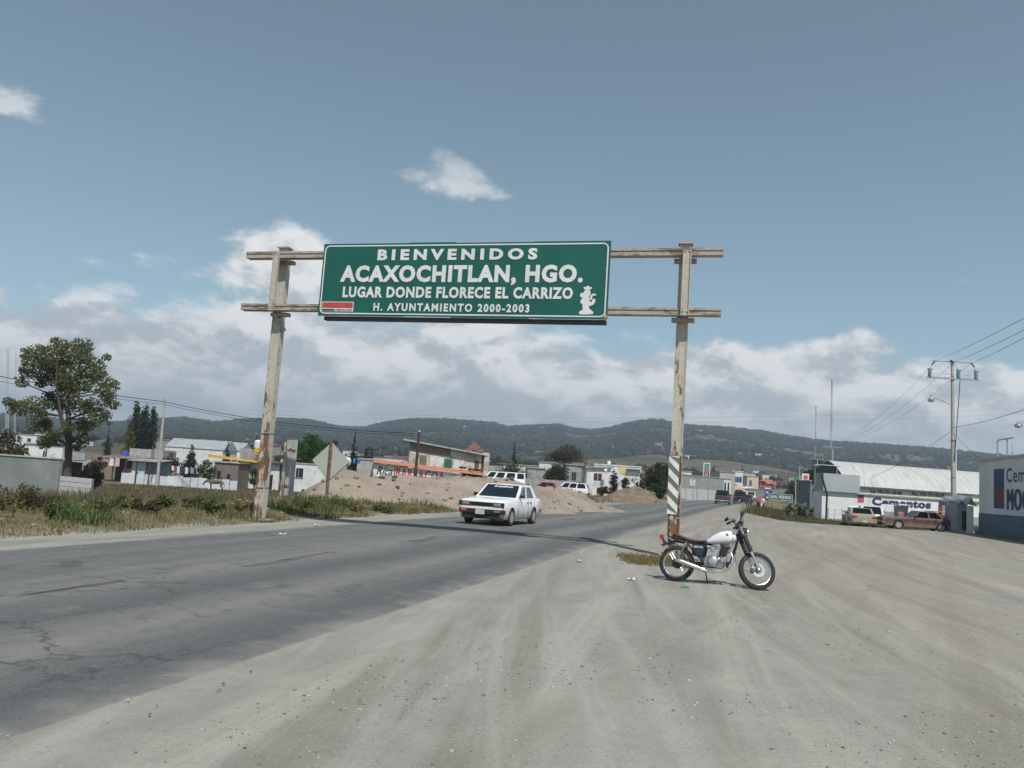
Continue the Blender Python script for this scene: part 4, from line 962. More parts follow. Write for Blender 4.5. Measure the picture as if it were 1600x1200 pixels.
def make_person(name, label, loc, heading, height=1.65, top=(0.1, 0.1, 0.12), legs=(0.05, 0.055, 0.08), skin=(0.22, 0.12, 0.075), hair=(0.012, 0.01, 0.009), stride=0.25, skirt=False, seated=False, bag=None, wide=1.0):
    k = height / 1.70; st = stride
    P_ = [(0, 0, 0.93), (0, 0, 1.10), (0, 0, 1.28), (0, 0, 1.42), (0, 0.01, 1.49), (0.01, 0, 1.56), (0.015, 0, 1.64),             # pelvis..head 0-6
          (0, 0.19, 1.40), (-0.05 + st * 0.2, 0.235, 1.12), (0.05 + st * 0.5, 0.24, 0.88), (0.07 + st * 0.55, 0.24, 0.79),           # left arm 7-10
          (0, -0.19, 1.40), (-0.05 - st * 0.4, -0.235, 1.12), (0.02 - st * 0.5, -0.24, 0.88), (0.05 - st * 0.5, -0.24, 0.79),        # right arm 11-14
          (0, 0.095, 0.88), (st * -0.30 + 0.03, 0.10, 0.50), (-st, 0.10, 0.09), (-st + 0.13, 0.11, 0.035),                           # left leg 15-18
          (0, -0.095, 0.88), (st * 0.55 + 0.02, -0.10, 0.50), (st * 0.75, -0.10, 0.09), (st * 0.75 + 0.13, -0.11, 0.035)]            # right leg 19-22
    rad = [0.135, 0.125, 0.15, 0.10, 0.055, 0.075, 0.088, 0.062, 0.048, 0.038, 0.034, 0.062, 0.048, 0.038, 0.034, 0.095, 0.068, 0.045, 0.035, 0.095, 0.068, 0.045, 0.035]
    E_ = [(0, 1), (1, 2), (2, 3), (3, 4), (4, 5), (5, 6), (3, 7), (7, 8), (8, 9), (9, 10), (3, 11), (11, 12), (12, 13), (13, 14), (0, 15), (15, 16), (16, 17), (17, 18), (0, 19), (19, 20), (20, 21), (21, 22)]
    if seated:
        keep = list(range(15)); P_ = [(p[0], p[1], p[2]) for p in P_]; P_[9] = (0.30, 0.24, 1.08); P_[10] = (0.40, 0.22, 1.13); P_[13] = (0.28, -0.24, 1.06); P_[14] = (0.40, -0.20, 1.13); P_[15] = (0.30, 0.10, 0.90); P_[16] = (0.46, 0.12, 0.92); P_[17] = (0.50, 0.12, 0.55); P_[18] = (0.62, 0.12, 0.50); P_[19] = (0.30, -0.10, 0.90); P_[20] = (0.46, -0.12, 0.92); P_[21] = (0.50, -0.12, 0.55); P_[22] = (0.62, -0.12, 0.50)
    P_ = [(p[0] * k, p[1] * k * wide, p[2] * k) for p in P_]; rad = [r * k * (wide if i < 4 else 1) for i, r in enumerate(rad)]
    me = skin_mesh('person', P_, E_, rad, 0, 1)
    ms = [pm(f'cloth {tuple(round(c,3) for c in top)}', top, 0.9, 0.12, 12), pm(f'cloth {tuple(round(c,3) for c in legs)}', legs, 0.9, 0.12, 12), pm(f'skin {round(skin[0],2)}', skin, 0.6, 0.05, 10), pm('dark hair', hair, 0.6, 0.1, 20)]
    me.materials.clear()
    for m_ in ms: me.materials.append(m_)
    for p in me.polygons:
        c = p.center / k; mi = 0
        if c.z < 0.90 and not (abs(c.y) > 0.19 * wide): mi = 1
        if c.z < 0.07: mi = 3
        if abs(c.y) > 0.19 * wide and c.z < 1.06: mi = 2
        if c.z > 1.475: mi = 2
        if c.z > 1.66 or (c.z > 1.56 and c.x < -0.005): mi = 3
        p.material_index = mi; p.use_smooth = True
    o = bpy.data.objects.new(name, me); C.objects.link(o); o.location = loc; o.rotation_euler = (0, 0, heading)
    tag(o, label, 'person')
    hd = []
    for s in (-1, 1): MB().ball((0.085 * k, s * 0.032 * k, 1.61 * k), 0.011 * k, 6, 4).build('eye', ms[3], o)
    MB().ball((0.10 * k, 0, 1.585 * k), (0.018 * k, 0.014 * k, 0.024 * k), 6, 4).build('nose', ms[2], o)
    for s in (-1, 1):
        MB().ball((0.0, s * 0.088 * k, 1.60 * k), (0.02 * k, 0.01 * k, 0.03 * k), 6, 4).build('ear', ms[2], o)
        a = Vector(P_[10] if s > 0 else P_[14])
        for q in range(4): MB().tube([a + Vector((0.02 - 0.012 * q, 0, 0)) * k, a + Vector((0.03 - 0.016 * q, 0.003 * s, -0.06)) * k, a + Vector((0.025 - 0.016 * q, -0.012 * s, -0.10 + 0.008 * abs(q - 1.5))) * k], [0.010 * k, 0.009 * k, 0.006 * k], 5).build('finger', ms[2], o)
        MB().tube([a + Vector((0.03, 0, 0.01)) * k, a + Vector((0.055, -0.01 * s, -0.045)) * k], [0.011 * k, 0.007 * k], 5).build('thumb', ms[2], o)
    if skirt:
        MB().lathe([(0.14 * k * wide, 1.0 * k), (0.19 * k, 0.85 * k), (0.24 * k, 0.48 * k), (0.23 * k, 0.46 * k)], n=16).build('skirt', ms[1], o, smooth=50)
    return o

# white sedan coming up the road toward the viewer
W_paint = carpaint('white car paint', (0.78, 0.79, 0.79))
cc = Vector((0.95, 30.2, 0)); cz = 0.045
hd_ = math.atan2(-1.0, -0.30)                        # along the road, toward the viewer
sed = make_car('white boxy sedan driving up the road with sticker lettering on its windscreen', W_paint, (-0.05, 29.8, cz), hd_ - R(3), L=4.15, W=1.64, H=1.38, belt=0.90, hood=0.88, deck=0.92, cowl=0.66, wtop=-0.02, rtop=-1.12, rbase=-1.50, xf=1.28, xr=-1.14, wr=0.285, lettering_on='Latino', glass=glassmat('clear car glass', (0.80, 0.84, 0.84)), sides=((0.17, 0.545), (0.585, 0.93)))
drv = make_person('person', 'driver in dark clothes at the wheel of the white sedan', (0, 0, 0), 0, 1.62, top=(0.035, 0.035, 0.05), seated=True)
drv.matrix_world = sed.matrix_basis @ Matrix.Translation((-0.42, 0.36, -0.32))

# ------------------------------------------------------------------ vegetation
M_leaf = leafmat('leaves', trans=0.35); M_dryleaf = leafmat('dry blades', trans=0.35)
M_bark = pm('grey brown bark', (0.085, 0.068, 0.052), 0.95, 0.2, 5, bump=0.5, bscale=25, stretch=(1, 1, 0.3))
def leaf_cloud(centres, radii, n, size, cols, shape=1.0, flat=0.0):
    """n small leaf quads round clump centres; returns verts, quads, tints"""
    centres = np.asarray(centres, float); radii = np.asarray(radii, float)
    if radii.ndim == 1: radii = np.repeat(radii[:, None], 3, 1)
    wts = radii.prod(1) ** 0.67; idx = rng.choice(len(centres), n, p=wts / wts.sum())
    d = rng.normal(size=(n, 3)); d /= np.linalg.norm(d, axis=1)[:, None]
    rad = rng.random(n) ** (1 / 2.2)
    c = centres[idx] + d * rad[:, None] * radii[idx]
    a = rng.normal(size=(n, 3)); a /= np.linalg.norm(a, axis=1)[:, None]; b = np.cross(a, rng.normal(size=(n, 3))); b /= np.linalg.norm(b, axis=1)[:, None]
    s = size * (0.6 + 0.8 * rng.random(n))[:, None]
    V = np.stack([c - a * s * 0.5, c + b * s * 0.32, c + a * s * 0.5, c - b * s * 0.32], 1).reshape(-1, 3)
    Q = np.arange(n * 4).reshape(-1, 4)
    cols = np.asarray(cols, float); clump = rng.random(len(centres))
    k = np.clip(clump[idx] * 0.6 + rng.random(n) * 0.4, 0, 0.999) * (len(cols) - 1); i0 = k.astype(int); f = (k - i0)[:, None]
    tint = cols[i0] * (1 - f) + cols[np.minimum(i0 + 1, len(cols) - 1)] * f
    tint *= (0.75 + 0.5 * rng.random((n, 1)))
    return V, Q, tint
GREEN = [(0.028, 0.048, 0.016), (0.052, 0.078, 0.024), (0.085, 0.105, 0.036)]
DARKG = [(0.018, 0.032, 0.016), (0.032, 0.050, 0.023), (0.048, 0.068, 0.031)]
OLIVE = [(0.050, 0.052, 0.026), (0.080, 0.080, 0.040), (0.11, 0.105, 0.058)]
BRIGHT = [(0.024, 0.062, 0.014), (0.040, 0.090, 0.020), (0.066, 0.120, 0.030)]
YELLOW = [(0.10, 0.085, 0.012), (0.19, 0.155, 0.020), (0.27, 0.215, 0.03)]
BROWNB = [(0.060, 0.042, 0.030), (0.085, 0.066, 0.046), (0.115, 0.095, 0.068)]
MAROON = [(0.040, 0.012, 0.016), (0.065, 0.018, 0.024), (0.085, 0.03, 0.032)]
STRAW = [(0.17, 0.125, 0.060), (0.25, 0.195, 0.105), (0.33, 0.27, 0.16)]
def make_tree(name, label, base, height, width, cols, n=2500, leaf=0.25, trunk_h=0.25, trunk_r=0.12, form='round', cat='tree', group=None, clumps=26, gap=0.30, limbs=7, depth=None, lean=(0, 0)):
    t = thing(name, label, cat, base, 0, group); depth = depth or width
    rs = random.Random(hash((round(base[0], 2), round(base[1], 2), name)) % 99991 if False else int(abs(base[0] * 131 + base[1] * 17 + height * 7)) % 99991)
    th = height * trunk_h; cs, rads = [], []; mb = MB()
    top = Vector((lean[0], lean[1], height))
    def axis(u): return Vector((lean[0] * u, lean[1] * u, height * u))
    if form in ('column', 'cone'):
        k = max(8, clumps)
        for i in range(k):
            u = (i + 0.5) / k; z = th + (height - th) * u
            prof = (math.sin(math.pi * min(1, u * 0.85 + 0.13)) ** 0.4 if form == 'column' else max(0.05, (1 - u) ** 0.85))
            r_ = width / 2 * prof; a = rs.random() * 6.28
            for q in range(1 if r_ < 0.5 else 2):
                a = rs.random() * 6.28; cs.append((lean[0] * z / height + math.cos(a) * r_ * 0.35, lean[1] * z / height + math.sin(a) * r_ * 0.35, z)); rads.append((r_ * 0.75, r_ * 0.75, (height - th) / k * 1.5))
        mb.tube([(0, 0, -0.4), (0, 0, th), tuple(axis(0.85))], [trunk_r, trunk_r * 0.8, trunk_r * 0.15], 7)
    else:
        hc = (height - th) / 2; cz = th + hc
        for i in range(clumps):
            for _ in range(40):
                p = Vector((rs.uniform(-1, 1), rs.uniform(-1, 1), rs.uniform(-1, 1)))
                if 0.25 < p.length < 1: break
            if form == 'umbrella': p.z = abs(p.z) * 0.9 - 0.15
            sc_ = 0.78
            cs.append((p.x * width / 2 * sc_ + lean[0] * 0.7, p.y * depth / 2 * sc_ + lean[1] * 0.7, cz + p.z * hc * sc_)); r_ = gap * min(width, height - th) * rs.uniform(0.42, 0.72)
            rads.append((r_ * 1.15, r_ * 1.15, r_ * 0.8))
        forks = [(0, 0, -0.4), (lean[0] * 0.2, lean[1] * 0.2, th * 0.6), (lean[0] * 0.35, lean[1] * 0.35, th), tuple(axis(0.55))]
        mb.tube(forks, [trunk_r * 1.25, trunk_r, trunk_r * 0.85, trunk_r * 0.35], 8)
        order = sorted(range(len(cs)), key=lambda q: rs.random())[:limbs]
        for q in order:
            e = Vector(cs[q]); s0 = Vector(forks[2]).lerp(Vector(forks[3]), rs.uniform(0.0, 0.75)); m_ = s0.lerp(e, 0.5) + Vector((rs.uniform(-.1, .1), rs.uniform(-.1, .1), 0.12)) * width * 0.12
            mb.tube([s0, m_, e], [trunk_r * 0.5, trunk_r * 0.32, trunk_r * 0.10], 6)
            for _ in range(2):
                e2 = e + Vector((rs.uniform(-1, 1), rs.uniform(-1, 1), rs.uniform(-0.4, 1))) * width * 0.10; mb.tube([m_.lerp(e, 0.6), e2], [trunk_r * 0.2, trunk_r * 0.05], 5)
    mb.build('trunk', M_bark, t, smooth=50)
    V, Q, T = leaf_cloud(cs, rads, n, leaf, cols)
    mesh_np('crown', V, Q, M_leaf, t, attr=T)
    return t
def tree_at(name, label, px, Y, pytop, wpx, cols, pybase=None, **kw):
    """tree standing at photo column px, Y metres off, its top seen at pytop, wpx pixels wide"""
    s = spot(px, Y)
    if pybase is not None: s = P(px, pybase, Y)
    h = P(px, pytop, Y).z - s.z
    return make_tree(name, label, s, h, wpx * Y / F, cols, **kw)

# big open-crowned tree by the grey wall
def big_tree():
    Y0 = 55.0; base = spot(104, Y0); t = thing('broadleaf_tree', 'tall open-crowned green tree behind the grey wall', 'tree', base); rs = random.Random(12); mpp = Y0 / F
    cl = [(95, 543, 17), (128, 542, 17), (130, 556, 14), (62, 556, 20), (100, 565, 22), (142, 573, 20), (48, 580, 15), (84, 588, 21), (122, 596, 22), (156, 590, 16), (164, 612, 15), (176, 600, 10), (34, 598, 9), (27, 638, 15), (52, 636, 19), (62, 662, 18), (84, 625, 18), (110, 632, 19), (140, 636, 17), (160, 648, 13), (132, 664, 14), (84, 682, 15), (14, 628, 9), (72, 692, 12), (124, 690, 13), (170, 628, 12), (108, 606, 16), (75, 570, 16), (40, 560, 9), (150, 660, 10), (108, 668, 10)]
    cs, rads, L = [], [], []
    for px, py, r in cl:
        p = P(px, py, Y0 + rs.uniform(-2.3, 2.3)) - base; cs.append(tuple(p)); rr = r * mpp * 1.08; rads.append((rr, rr * 1.2, rr * 0.85))
        for _ in range(2):                                     # loose sprays round each clump
            q = p + Vector((rs.uniform(-1, 1), rs.uniform(-1, 1), rs.uniform(-0.8, 0.8))) * rr * 1.15; cs.append(tuple(q)); k = rr * rs.uniform(0.28, 0.45); rads.append((k, k, k * 0.7))
    mb = MB(); tp = [P(a, b, Y0) - base for a, b in ((104, 760), (106, 730), (108, 695), (107, 655), (104, 620), (98, 580))]
    mb.tube(tp, [0.30, 0.25, 0.22, 0.16, 0.11, 0.05], 9)
    tp2 = [tp[2], P(95, 650, Y0) - base, P(88, 600, Y0 - 1) - base, P(90, 560, Y0 - 1) - base]; mb.tube(tp2, [0.15, 0.12, 0.08, 0.03], 7)
    for i in range(0, len(cs), 3):
        e = Vector(cs[i]); src = min(tp[2:] + tp2, key=lambda q: (q - e).length + (2.0 if q.z > e.z - 0.2 else 0)); m = src.lerp(e, 0.5) + Vector((0, 0, -0.12)); mb.tube([src, m, e], [0.065, 0.045, 0.015], 5)
        for _ in range(2): mb.tube([m.lerp(e, 0.5), e + Vector((rs.uniform(-.5, .5), rs.uniform(-.5, .5), rs.uniform(-.2, .5)))], [0.025, 0.008], 4)
    mb.build('trunk', M_bark, t, smooth=50)
    V, Q, T = leaf_cloud(cs, rads, 19000, 0.16, [(0.09, 0.108, 0.046), (0.145, 0.165, 0.068), (0.215, 0.22, 0.10)]); mesh_np('crown', V, Q, leafmat('thin leaves', trans=0.5), t, attr=T)
big_tree()
tree_at('shrub', 'dark olive and brown shrub at the left edge above the wall', 8, 50, 668, 70, [(0.05, 0.045, 0.028), (0.075, 0.062, 0.036), (0.075, 0.08, 0.038)], n=2600, leaf=0.16, trunk_h=0.1, trunk_r=0.08, cat='shrub')
for i, (px_, pt_, w_, lab) in enumerate(((203, 629, 24, 'tallest dark columnar poplar, leftmost of three behind the sheds'), (217, 633, 20, 'dark columnar poplar in the middle of three behind the sheds'), (231, 638, 20, 'dark columnar poplar, rightmost of three, standing apart behind the sheds'))):
    tree_at('poplar_tree', lab, px_, 140, pt_, w_, DARKG, n=2400, leaf=0.34, form='column', trunk_h=0.12, trunk_r=0.14, clumps=16, group='poplars behind the sheds')
tree_at('yellow_tree', 'yellowing narrow tree beside the dark poplars', 198, 132, 653, 30, [(0.07, 0.07, 0.014), (0.14, 0.12, 0.02), (0.2, 0.165, 0.028)], n=1800, leaf=0.30, form='cone', trunk_h=0.12, clumps=12)
tree_at('cypress_tree', 'small dark cypress seen beyond the big tree', 164, 190, 664, 16, DARKG, n=700, leaf=0.35, form='cone', trunk_h=0.08)
tree_at('cypress_tree', 'narrow dark cypress above the long white sheds', 352, 150, 682, 17, DARKG, n=900, leaf=0.32, form='cone', trunk_h=0.05)
tree_at('bare_shrub', 'brown half-bare shrub left of the dark green bush', 266, 96, 702, 30, BROWNB, n=1500, leaf=0.18, trunk_h=0.12, cat='shrub')
tree_at('conifer_bush', 'dark green pointed bush above the clothes line', 296, 94, 692, 44, DARKG, n=2600, leaf=0.22, form='cone', trunk_h=0.05, cat='bush')
tree_at('bush', 'low green bush right of the clothes line', 324, 92, 716, 36, GREEN, n=1500, leaf=0.18, trunk_h=0.08, cat='bush')
tree_at('brush_pile', 'grey brown heap of dry brush beside the block wall', 148, 62, 714, 44, BROWNB + [(0.16, 0.14, 0.11)], n=2000, leaf=0.22, trunk_h=0.05, trunk_r=0.05, cat='brush pile', limbs=18)
tree_at('shrub', 'dark green shrub in front of the white block house', 399, 93, 728, 22, GREEN, n=900, leaf=0.18, trunk_h=0.05, cat='shrub')
tree_at('round_tree', 'dense bright green round tree behind the white house with barred window', 480, 104, 668, 50, BRIGHT, n=4200, leaf=0.26, trunk_h=0.2, trunk_r=0.16, clumps=24, gap=0.36)
tree_at('round_tree', 'lower dense green tree touching the diamond sign top', 508, 102, 673, 34, BRIGHT, n=2600, leaf=0.26, trunk_h=0.2, trunk_r=0.14, clumps=18, gap=0.36)
tree_at('cypress_tree', 'dark pointed cypress left of the black water tank', 549, 120, 674, 24, DARKG, n=2200, leaf=0.26, form='cone', trunk_h=0.06)
tree_at('cypress_tree', 'dark cypress behind the white van', 800, 135, 689, 20, DARKG, n=1800, leaf=0.28, form='cone', trunk_h=0.06)
tree_at('broadleaf_tree', 'rounded grey green tree behind the white van', 797, 112, 717, 52, [(0.060, 0.070, 0.034), (0.092, 0.102, 0.054), (0.12, 0.13, 0.075)], n=3800, leaf=0.24, trunk_h=0.2, clumps=26, gap=0.36)
tree_at('spreading_tree', 'wide grey brown tree with sparse crown above the rooftops', 880, 170, 684, 62, [(0.055, 0.05, 0.026), (0.08, 0.075, 0.04), (0.10, 0.095, 0.05)], n=3800, leaf=0.36, trunk_h=0.3, form='umbrella', clumps=26, gap=0.30, limbs=12)
tree_at('broadleaf_tree', 'dark green round tree above the grey block wall', 866, 114, 723, 42, [(0.035, 0.045, 0.02), (0.055, 0.066, 0.03), (0.075, 0.085, 0.042)], n=3000, leaf=0.24, trunk_h=0.18, clumps=22, gap=0.36)
tree_at('bougainvillea', 'dark maroon bougainvillea bush beside the white house', 958, 96, 735, 17, MAROON, n=1500, leaf=0.16, form='column', trunk_h=0.06, cat='bush')
tree_at('shrub', 'young green shrub right of the maroon bush', 976, 96, 741, 16, GREEN, n=900, leaf=0.18, trunk_h=0.1, cat='shrub')
tree_at('bush', 'low yellow green bush in front of the white house', 947, 86, 758, 38, OLIVE, n=2000, leaf=0.15, trunk_h=0.03, trunk_r=0.05, cat='bush')
tree_at('bare_tree', 'leaning bare grey tree in front of the pale wall', 1000, 98, 735, 34, BROWNB, n=500, leaf=0.2, trunk_h=0.2, limbs=18, clumps=20)
tree_at('broadleaf_tree', 'grey green tree left of the striped hazard plate', 1026, 92, 721, 46, [(0.038, 0.048, 0.024), (0.058, 0.066, 0.034), (0.085, 0.088, 0.05)], n=4600, leaf=0.22, trunk_h=0.12, clumps=30, gap=0.34, limbs=12)
tree_at('shrub', 'bright green shrub at the foot of the grey green tree', 1030, 88, 748, 30, BRIGHT, n=1600, leaf=0.18, trunk_h=0.05, cat='shrub')
tree_at('dark_tree', 'dark tree behind the grey warehouse annex', 1277, 150, 712, 44, [(0.03, 0.028, 0.02), (0.045, 0.04, 0.026), (0.05, 0.05, 0.03)], n=2600, leaf=0.4, trunk_h=0.2)
tree_at('broadleaf_tree', 'dull olive tree left of the red and white sign', 1240, 165, 742, 30, OLIVE, n=1800, leaf=0.4, trunk_h=0.1)
tree_at('cypress_tree', 'dark cypress between the signs on the right', 1259, 115, 757, 9, DARKG, n=900, leaf=0.25, form='cone', trunk_h=0.05)

# ------------------------------------------------------------------ prickly pear by the lot
def make_nopal():
    s = spot(1252, 82); t = thing('prickly_pear', 'large grey green prickly pear clump at the lot edge', 'cactus', s)
    M_pad = pm('cactus pad', (0.105, 0.115, 0.075), 0.75, 0.25, 3, col2=(0.20, 0.19, 0.135), amt=0.3)
    rs = random.Random(5); pads = []
    base = MB().ball((0, 0, 0), (0.17, 0.035, 0.24), 10, 6).mesh('pad', 60); base.materials.append(M_pad)
    def grow(p, d, lvl):
        o = bpy.data.objects.new('pad', base); C.objects.link(o); o.parent = t
        sc_ = rs.uniform(0.75, 1.2); o.scale = (sc_, sc_, sc_)
        q = d.to_track_quat('Z', 'Y'); o.rotation_mode = 'QUATERNION'; o.rotation_quaternion = q @ Matrix.Rotation(rs.uniform(0, 6.28), 4, 'Z').to_quaternion(); o.location = p + d * 0.22 * sc_
        e = p + d * 0.42 * sc_
        if lvl > 0:
            for _ in range(rs.choice((1, 2, 2))):
                d2 = (d + Vector((rs.uniform(-0.9, 0.9), rs.uniform(-0.9, 0.9), rs.uniform(-0.1, 0.6)))).normalized()
                if d2.z < 0.05: d2.z = 0.15; d2.normalize()
                grow(e, d2, lvl - 1)
    for k in range(22):
        x = rs.uniform(-1.75, 1.8)
        grow(Vector((x, rs.uniform(-0.7, 0.7), -0.1)), Vector((rs.uniform(-0.4, 0.4), rs.uniform(-0.4, 0.4), 1)).normalized(), 2 if abs(x) > 1.2 else rs.choice((2, 3, 3)))
    return t
make_nopal()

# ------------------------------------------------------------------ grass and weeds (uncountable: stuff)
def blades(name, pts, hmin, hmax, wd, cols, label, lean=0.8, per=5, spread=0.10):
    """tufts of blades at the given ground points"""
    pts = np.asarray(pts, float); n = len(pts) * per
    b = np.repeat(pts, per, 0); b[:, 0] += rng.normal(0, spread, n); b[:, 1] += rng.normal(0, spread, n); b[:, 2] = gh(b[:, 0], b[:, 1]) - 0.02
    h = (hmin + (hmax - hmin) * rng.random(n) ** 1.5)[:, None]; a = rng.random(n) * 6.283; la = rng.random(n) * 6.283; lm = rng.random(n)[:, None] * lean
    side = np.stack([np.cos(a), np.sin(a), np.zeros(n)], 1) * wd * (0.6 + 0.8 * rng.random((n, 1))); ld = np.stack([np.cos(la), np.sin(la), np.zeros(n)], 1)
    mid = b + ld * h * lm * 0.3 + np.array([0, 0, 1]) * h * 0.55; tip = b + ld * h * lm + np.array([0, 0, 1]) * h
    V = np.stack([b - side, b + side, mid + side * 0.7, mid - side * 0.7, tip], 1).reshape(-1, 3); i = np.arange(n)[:, None] * 5
    T3 = np.concatenate([i + np.array([[0, 1, 2]]), i + np.array([[0, 2, 3]]), i + np.array([[3, 2, 4]])])
    cols = np.asarray(cols, float); k = rng.random(n) * (len(cols) - 1); i0 = k.astype(int); f = (k - i0)[:, None]; tint = (cols[i0] * (1 - f) + cols[np.minimum(i0 + 1, len(cols) - 1)] * f) * (0.8 + 0.4 * rng.random((n, 1)))
    o = mesh_np(name, V, T3, M_dryleaf, attr=np.concatenate([tint] * 3)); o['kind'] = 'stuff'; o['label'] = label; o['category'] = 'grass'
    return o
def strip_pts(n, y0, y1, s0, s1, side='left', dens=None):
    y = y0 + (y1 - y0) * rng.random(n) ** 1.15; s = s0 + (s1 - s0) * rng.random(n); 
    x = (right_edge(y) - RW / 0.957 - s / 0.957) if side == 'left' else (right_edge(y) + s / 0.957)
    p = np.stack([x, y, np.zeros(n)], 1)
    if dens is not None: p = p[dens(x, y)]
    return p
DRY = [(0.24, 0.185, 0.095), (0.32, 0.25, 0.14), (0.20, 0.18, 0.085), (0.14, 0.14, 0.06)]
GRS = [(0.075, 0.105, 0.034), (0.11, 0.13, 0.05), (0.16, 0.155, 0.07)]
BRN = [(0.12, 0.095, 0.066), (0.17, 0.138, 0.095), (0.22, 0.185, 0.13)]
notch = lambda x, y: ~((y > 36) & (y < 100))
blades('dry_grass', strip_pts(9000, 9, 40, 0.9, 5.5, dens=lambda x, y: vnoise(x, y, 1.1, 3.0) + 0.5 * vnoise(x, y, 3.1, 5.0) > -0.25), 0.03, 0.17, 0.010, DRY, 'short dry straw-coloured grass along the left road verge', per=6)
blades('green_weeds', strip_pts(4600, 9, 42, 1.6, 8.0, dens=lambda x, y: vnoise(x, y, 0.9, 7.0) + 0.4 * vnoise(x, y, 2.9, 1.0) > 0.28), 0.06, 0.46, 0.016, [(0.07, 0.115, 0.035), (0.10, 0.145, 0.05), (0.15, 0.17, 0.075)], 'patchy green weeds on the left verge', per=7)
blades('brown_brush', strip_pts(9000, 12, 66, 5.5, 26.0, dens=lambda x, y: vnoise(x, y, 0.5, 2.0) + 0.6 * vnoise(x, y, 1.7, 9.0) > -0.2), 0.10, 0.48, 0.012, BRN + [(0.15, 0.14, 0.075)], 'tall brown dried brush filling the field on the left', per=5, lean=0.35)
blades('field_grass', strip_pts(9000, 45, 95, 22, 48), 0.06, 0.22, 0.03, [(0.12, 0.095, 0.055), (0.15, 0.125, 0.07), (0.10, 0.10, 0.045)], 'brownish grass of the field round the horse', per=4)
blades('mound_weeds', strip_pts(1500, 23, 46, 0.8, 2.2, dens=lambda x, y: vnoise(x, y, 1.2, 6.0) > -0.1), 0.04, 0.24, 0.013, GRS + DRY[:2], 'weeds growing along the foot of the earth heap', per=6)
blades('post_grass', np.stack([2.75 + rng.random(700) * 1.7, 17.9 + rng.random(700) * 2.2, np.zeros(700)], 1), 0.03, 0.15, 0.009, DRY, 'small patch of dry grass round the right gantry post', per=7, spread=0.08)
blades('lot_grass', strip_pts(5200, 72, 112, 2.5, 16, 'right'), 0.12, 0.50, 0.03, [(0.15, 0.125, 0.07), (0.10, 0.10, 0.045), (0.2, 0.165, 0.095)], 'dry grass at the far edge of the dirt lot', per=5, spread=0.25)
wy = 62 + 8 * rng.random(2200); wx = 24 + 16 * rng.random(2200)
blades('lot_grass', np.stack([wx, wy + 0.25 * (wx - 30), np.zeros(2200)], 1), 0.08, 0.35, 0.022, [(0.17, 0.14, 0.08), (0.11, 0.105, 0.05)], 'dry grass round the parked old cars', per=5, spread=0.25)
blades('far_verge_grass', strip_pts(3000, 70, 150, 1.5, 9, 'left'), 0.12, 0.45, 0.04, DRY, 'dry grass along the far left verge', per=4, spread=0.3)

WGR = [(0.06, 0.088, 0.03), (0.095, 0.125, 0.045), (0.14, 0.16, 0.07)]; WOL = [(0.08, 0.08, 0.04), (0.12, 0.115, 0.06), (0.165, 0.155, 0.085)]
# single low weeds and small bushes on the verge
for i, (px_, py_, h_, w_, cols, lab) in enumerate(((20, 806, 0.75, 1.1, WOL, 'low olive weed bush at the left edge of the verge'), (62, 800, 0.55, 1.0, BROWNB, 'low dry brown bush in front of the grey wall'), (95, 812, 0.45, 0.8, WGR, 'small green weed bush below the block wall'), (150, 806, 0.42, 0.9, WOL, 'small olive weed bush right of the block wall'),
        (196, 800, 0.50, 0.9, WGR, 'rounded green weed bush in the middle of the left verge'), (228, 804, 0.36, 0.8, BROWNB, 'low brown dried bush right of the rounded green one'), (258, 797, 0.48, 0.9, WGR, 'green weed bush below the concrete pole'), (305, 798, 0.42, 1.0, WOL, 'spreading olive weed bush below the clothes line'), (330, 803, 0.5, 0.8, WGR, 'dark green weed bush left of the left gantry post'), (380, 802, 0.45, 0.7, STRAW, 'straw coloured dry bush beside the left gantry post'),
        (470, 797, 0.42, 0.9, WGR, 'green weed bush between the grey plate and the diamond sign'), (530, 801, 0.55, 0.8, WGR, 'taller green weed just right of the diamond sign post'), (556, 799, 0.45, 0.7, STRAW, 'dry straw weed at the foot of the earth heap'), (600, 803, 0.36, 0.9, WGR, 'low green weed before the middle of the earth heap'))):
    d_ = pray(px_, py_); p_ = EYEP + d_ * (-EYE / d_.z)
    for _ in range(6): p_ = EYEP + d_ * ((g1(p_.x, p_.y) - EYE) / d_.z)
    make_tree('weed_bush', lab, p_ - Vector((0, 0, 0.03)), h_, w_, cols, n=650, leaf=0.075, trunk_h=0.08, trunk_r=0.018, cat='bush', group='weed bushes on the left verge', clumps=14, gap=0.5, limbs=6)

# ------------------------------------------------------------------ earth heaps, stones, litter
def earth_mat():
    m = bpy.data.materials.new('loose tan earth'); m.use_nodes = True; t = NT(m.node_tree)
    pos = t.n('ShaderNodeNewGeometry').outputs['Position']
    n1 = t.noise(pos, 0.9, 6, 0.65); n2 = t.noise(pos, 7, 5, 0.7); n3 = t.noise(pos, 30, 3, 0.7)
    c = t.mix(t.ss(n1, 0.3, 0.7), (0.225, 0.186, 0.148), (0.310, 0.265, 0.218)); c = t.mix(t.m('MULTIPLY', t.ss(n2, 0.5, 0.7), 0.5), c, (0.19, 0.145, 0.105)); c = t.mix(t.m('MULTIPLY', t.ss(n3, 0.62, 0.75), 0.5), c, (0.35, 0.305, 0.255))
    b = t.n('ShaderNodeBsdfPrincipled', Roughness=0.97); t.put(b.inputs['Base Color'], c); b.inputs['Specular IOR Level'].default_value = 0.1
    bp = t.n('ShaderNodeBump', Strength=0.7, Distance=0.06); t.put(bp.inputs['Height'], t.m('ADD', n2, t.m('MULTIPLY', n3, 0.4))); t.put(b.inputs['Normal'], bp.outputs[0])
    t.n('ShaderNodeOutputMaterial', Surface=b.outputs[0]); return m
M_earth = earth_mat(); M_stone = pm('field stone', (0.23, 0.195, 0.155), 0.95, 0.25, 6, bump=0.3)
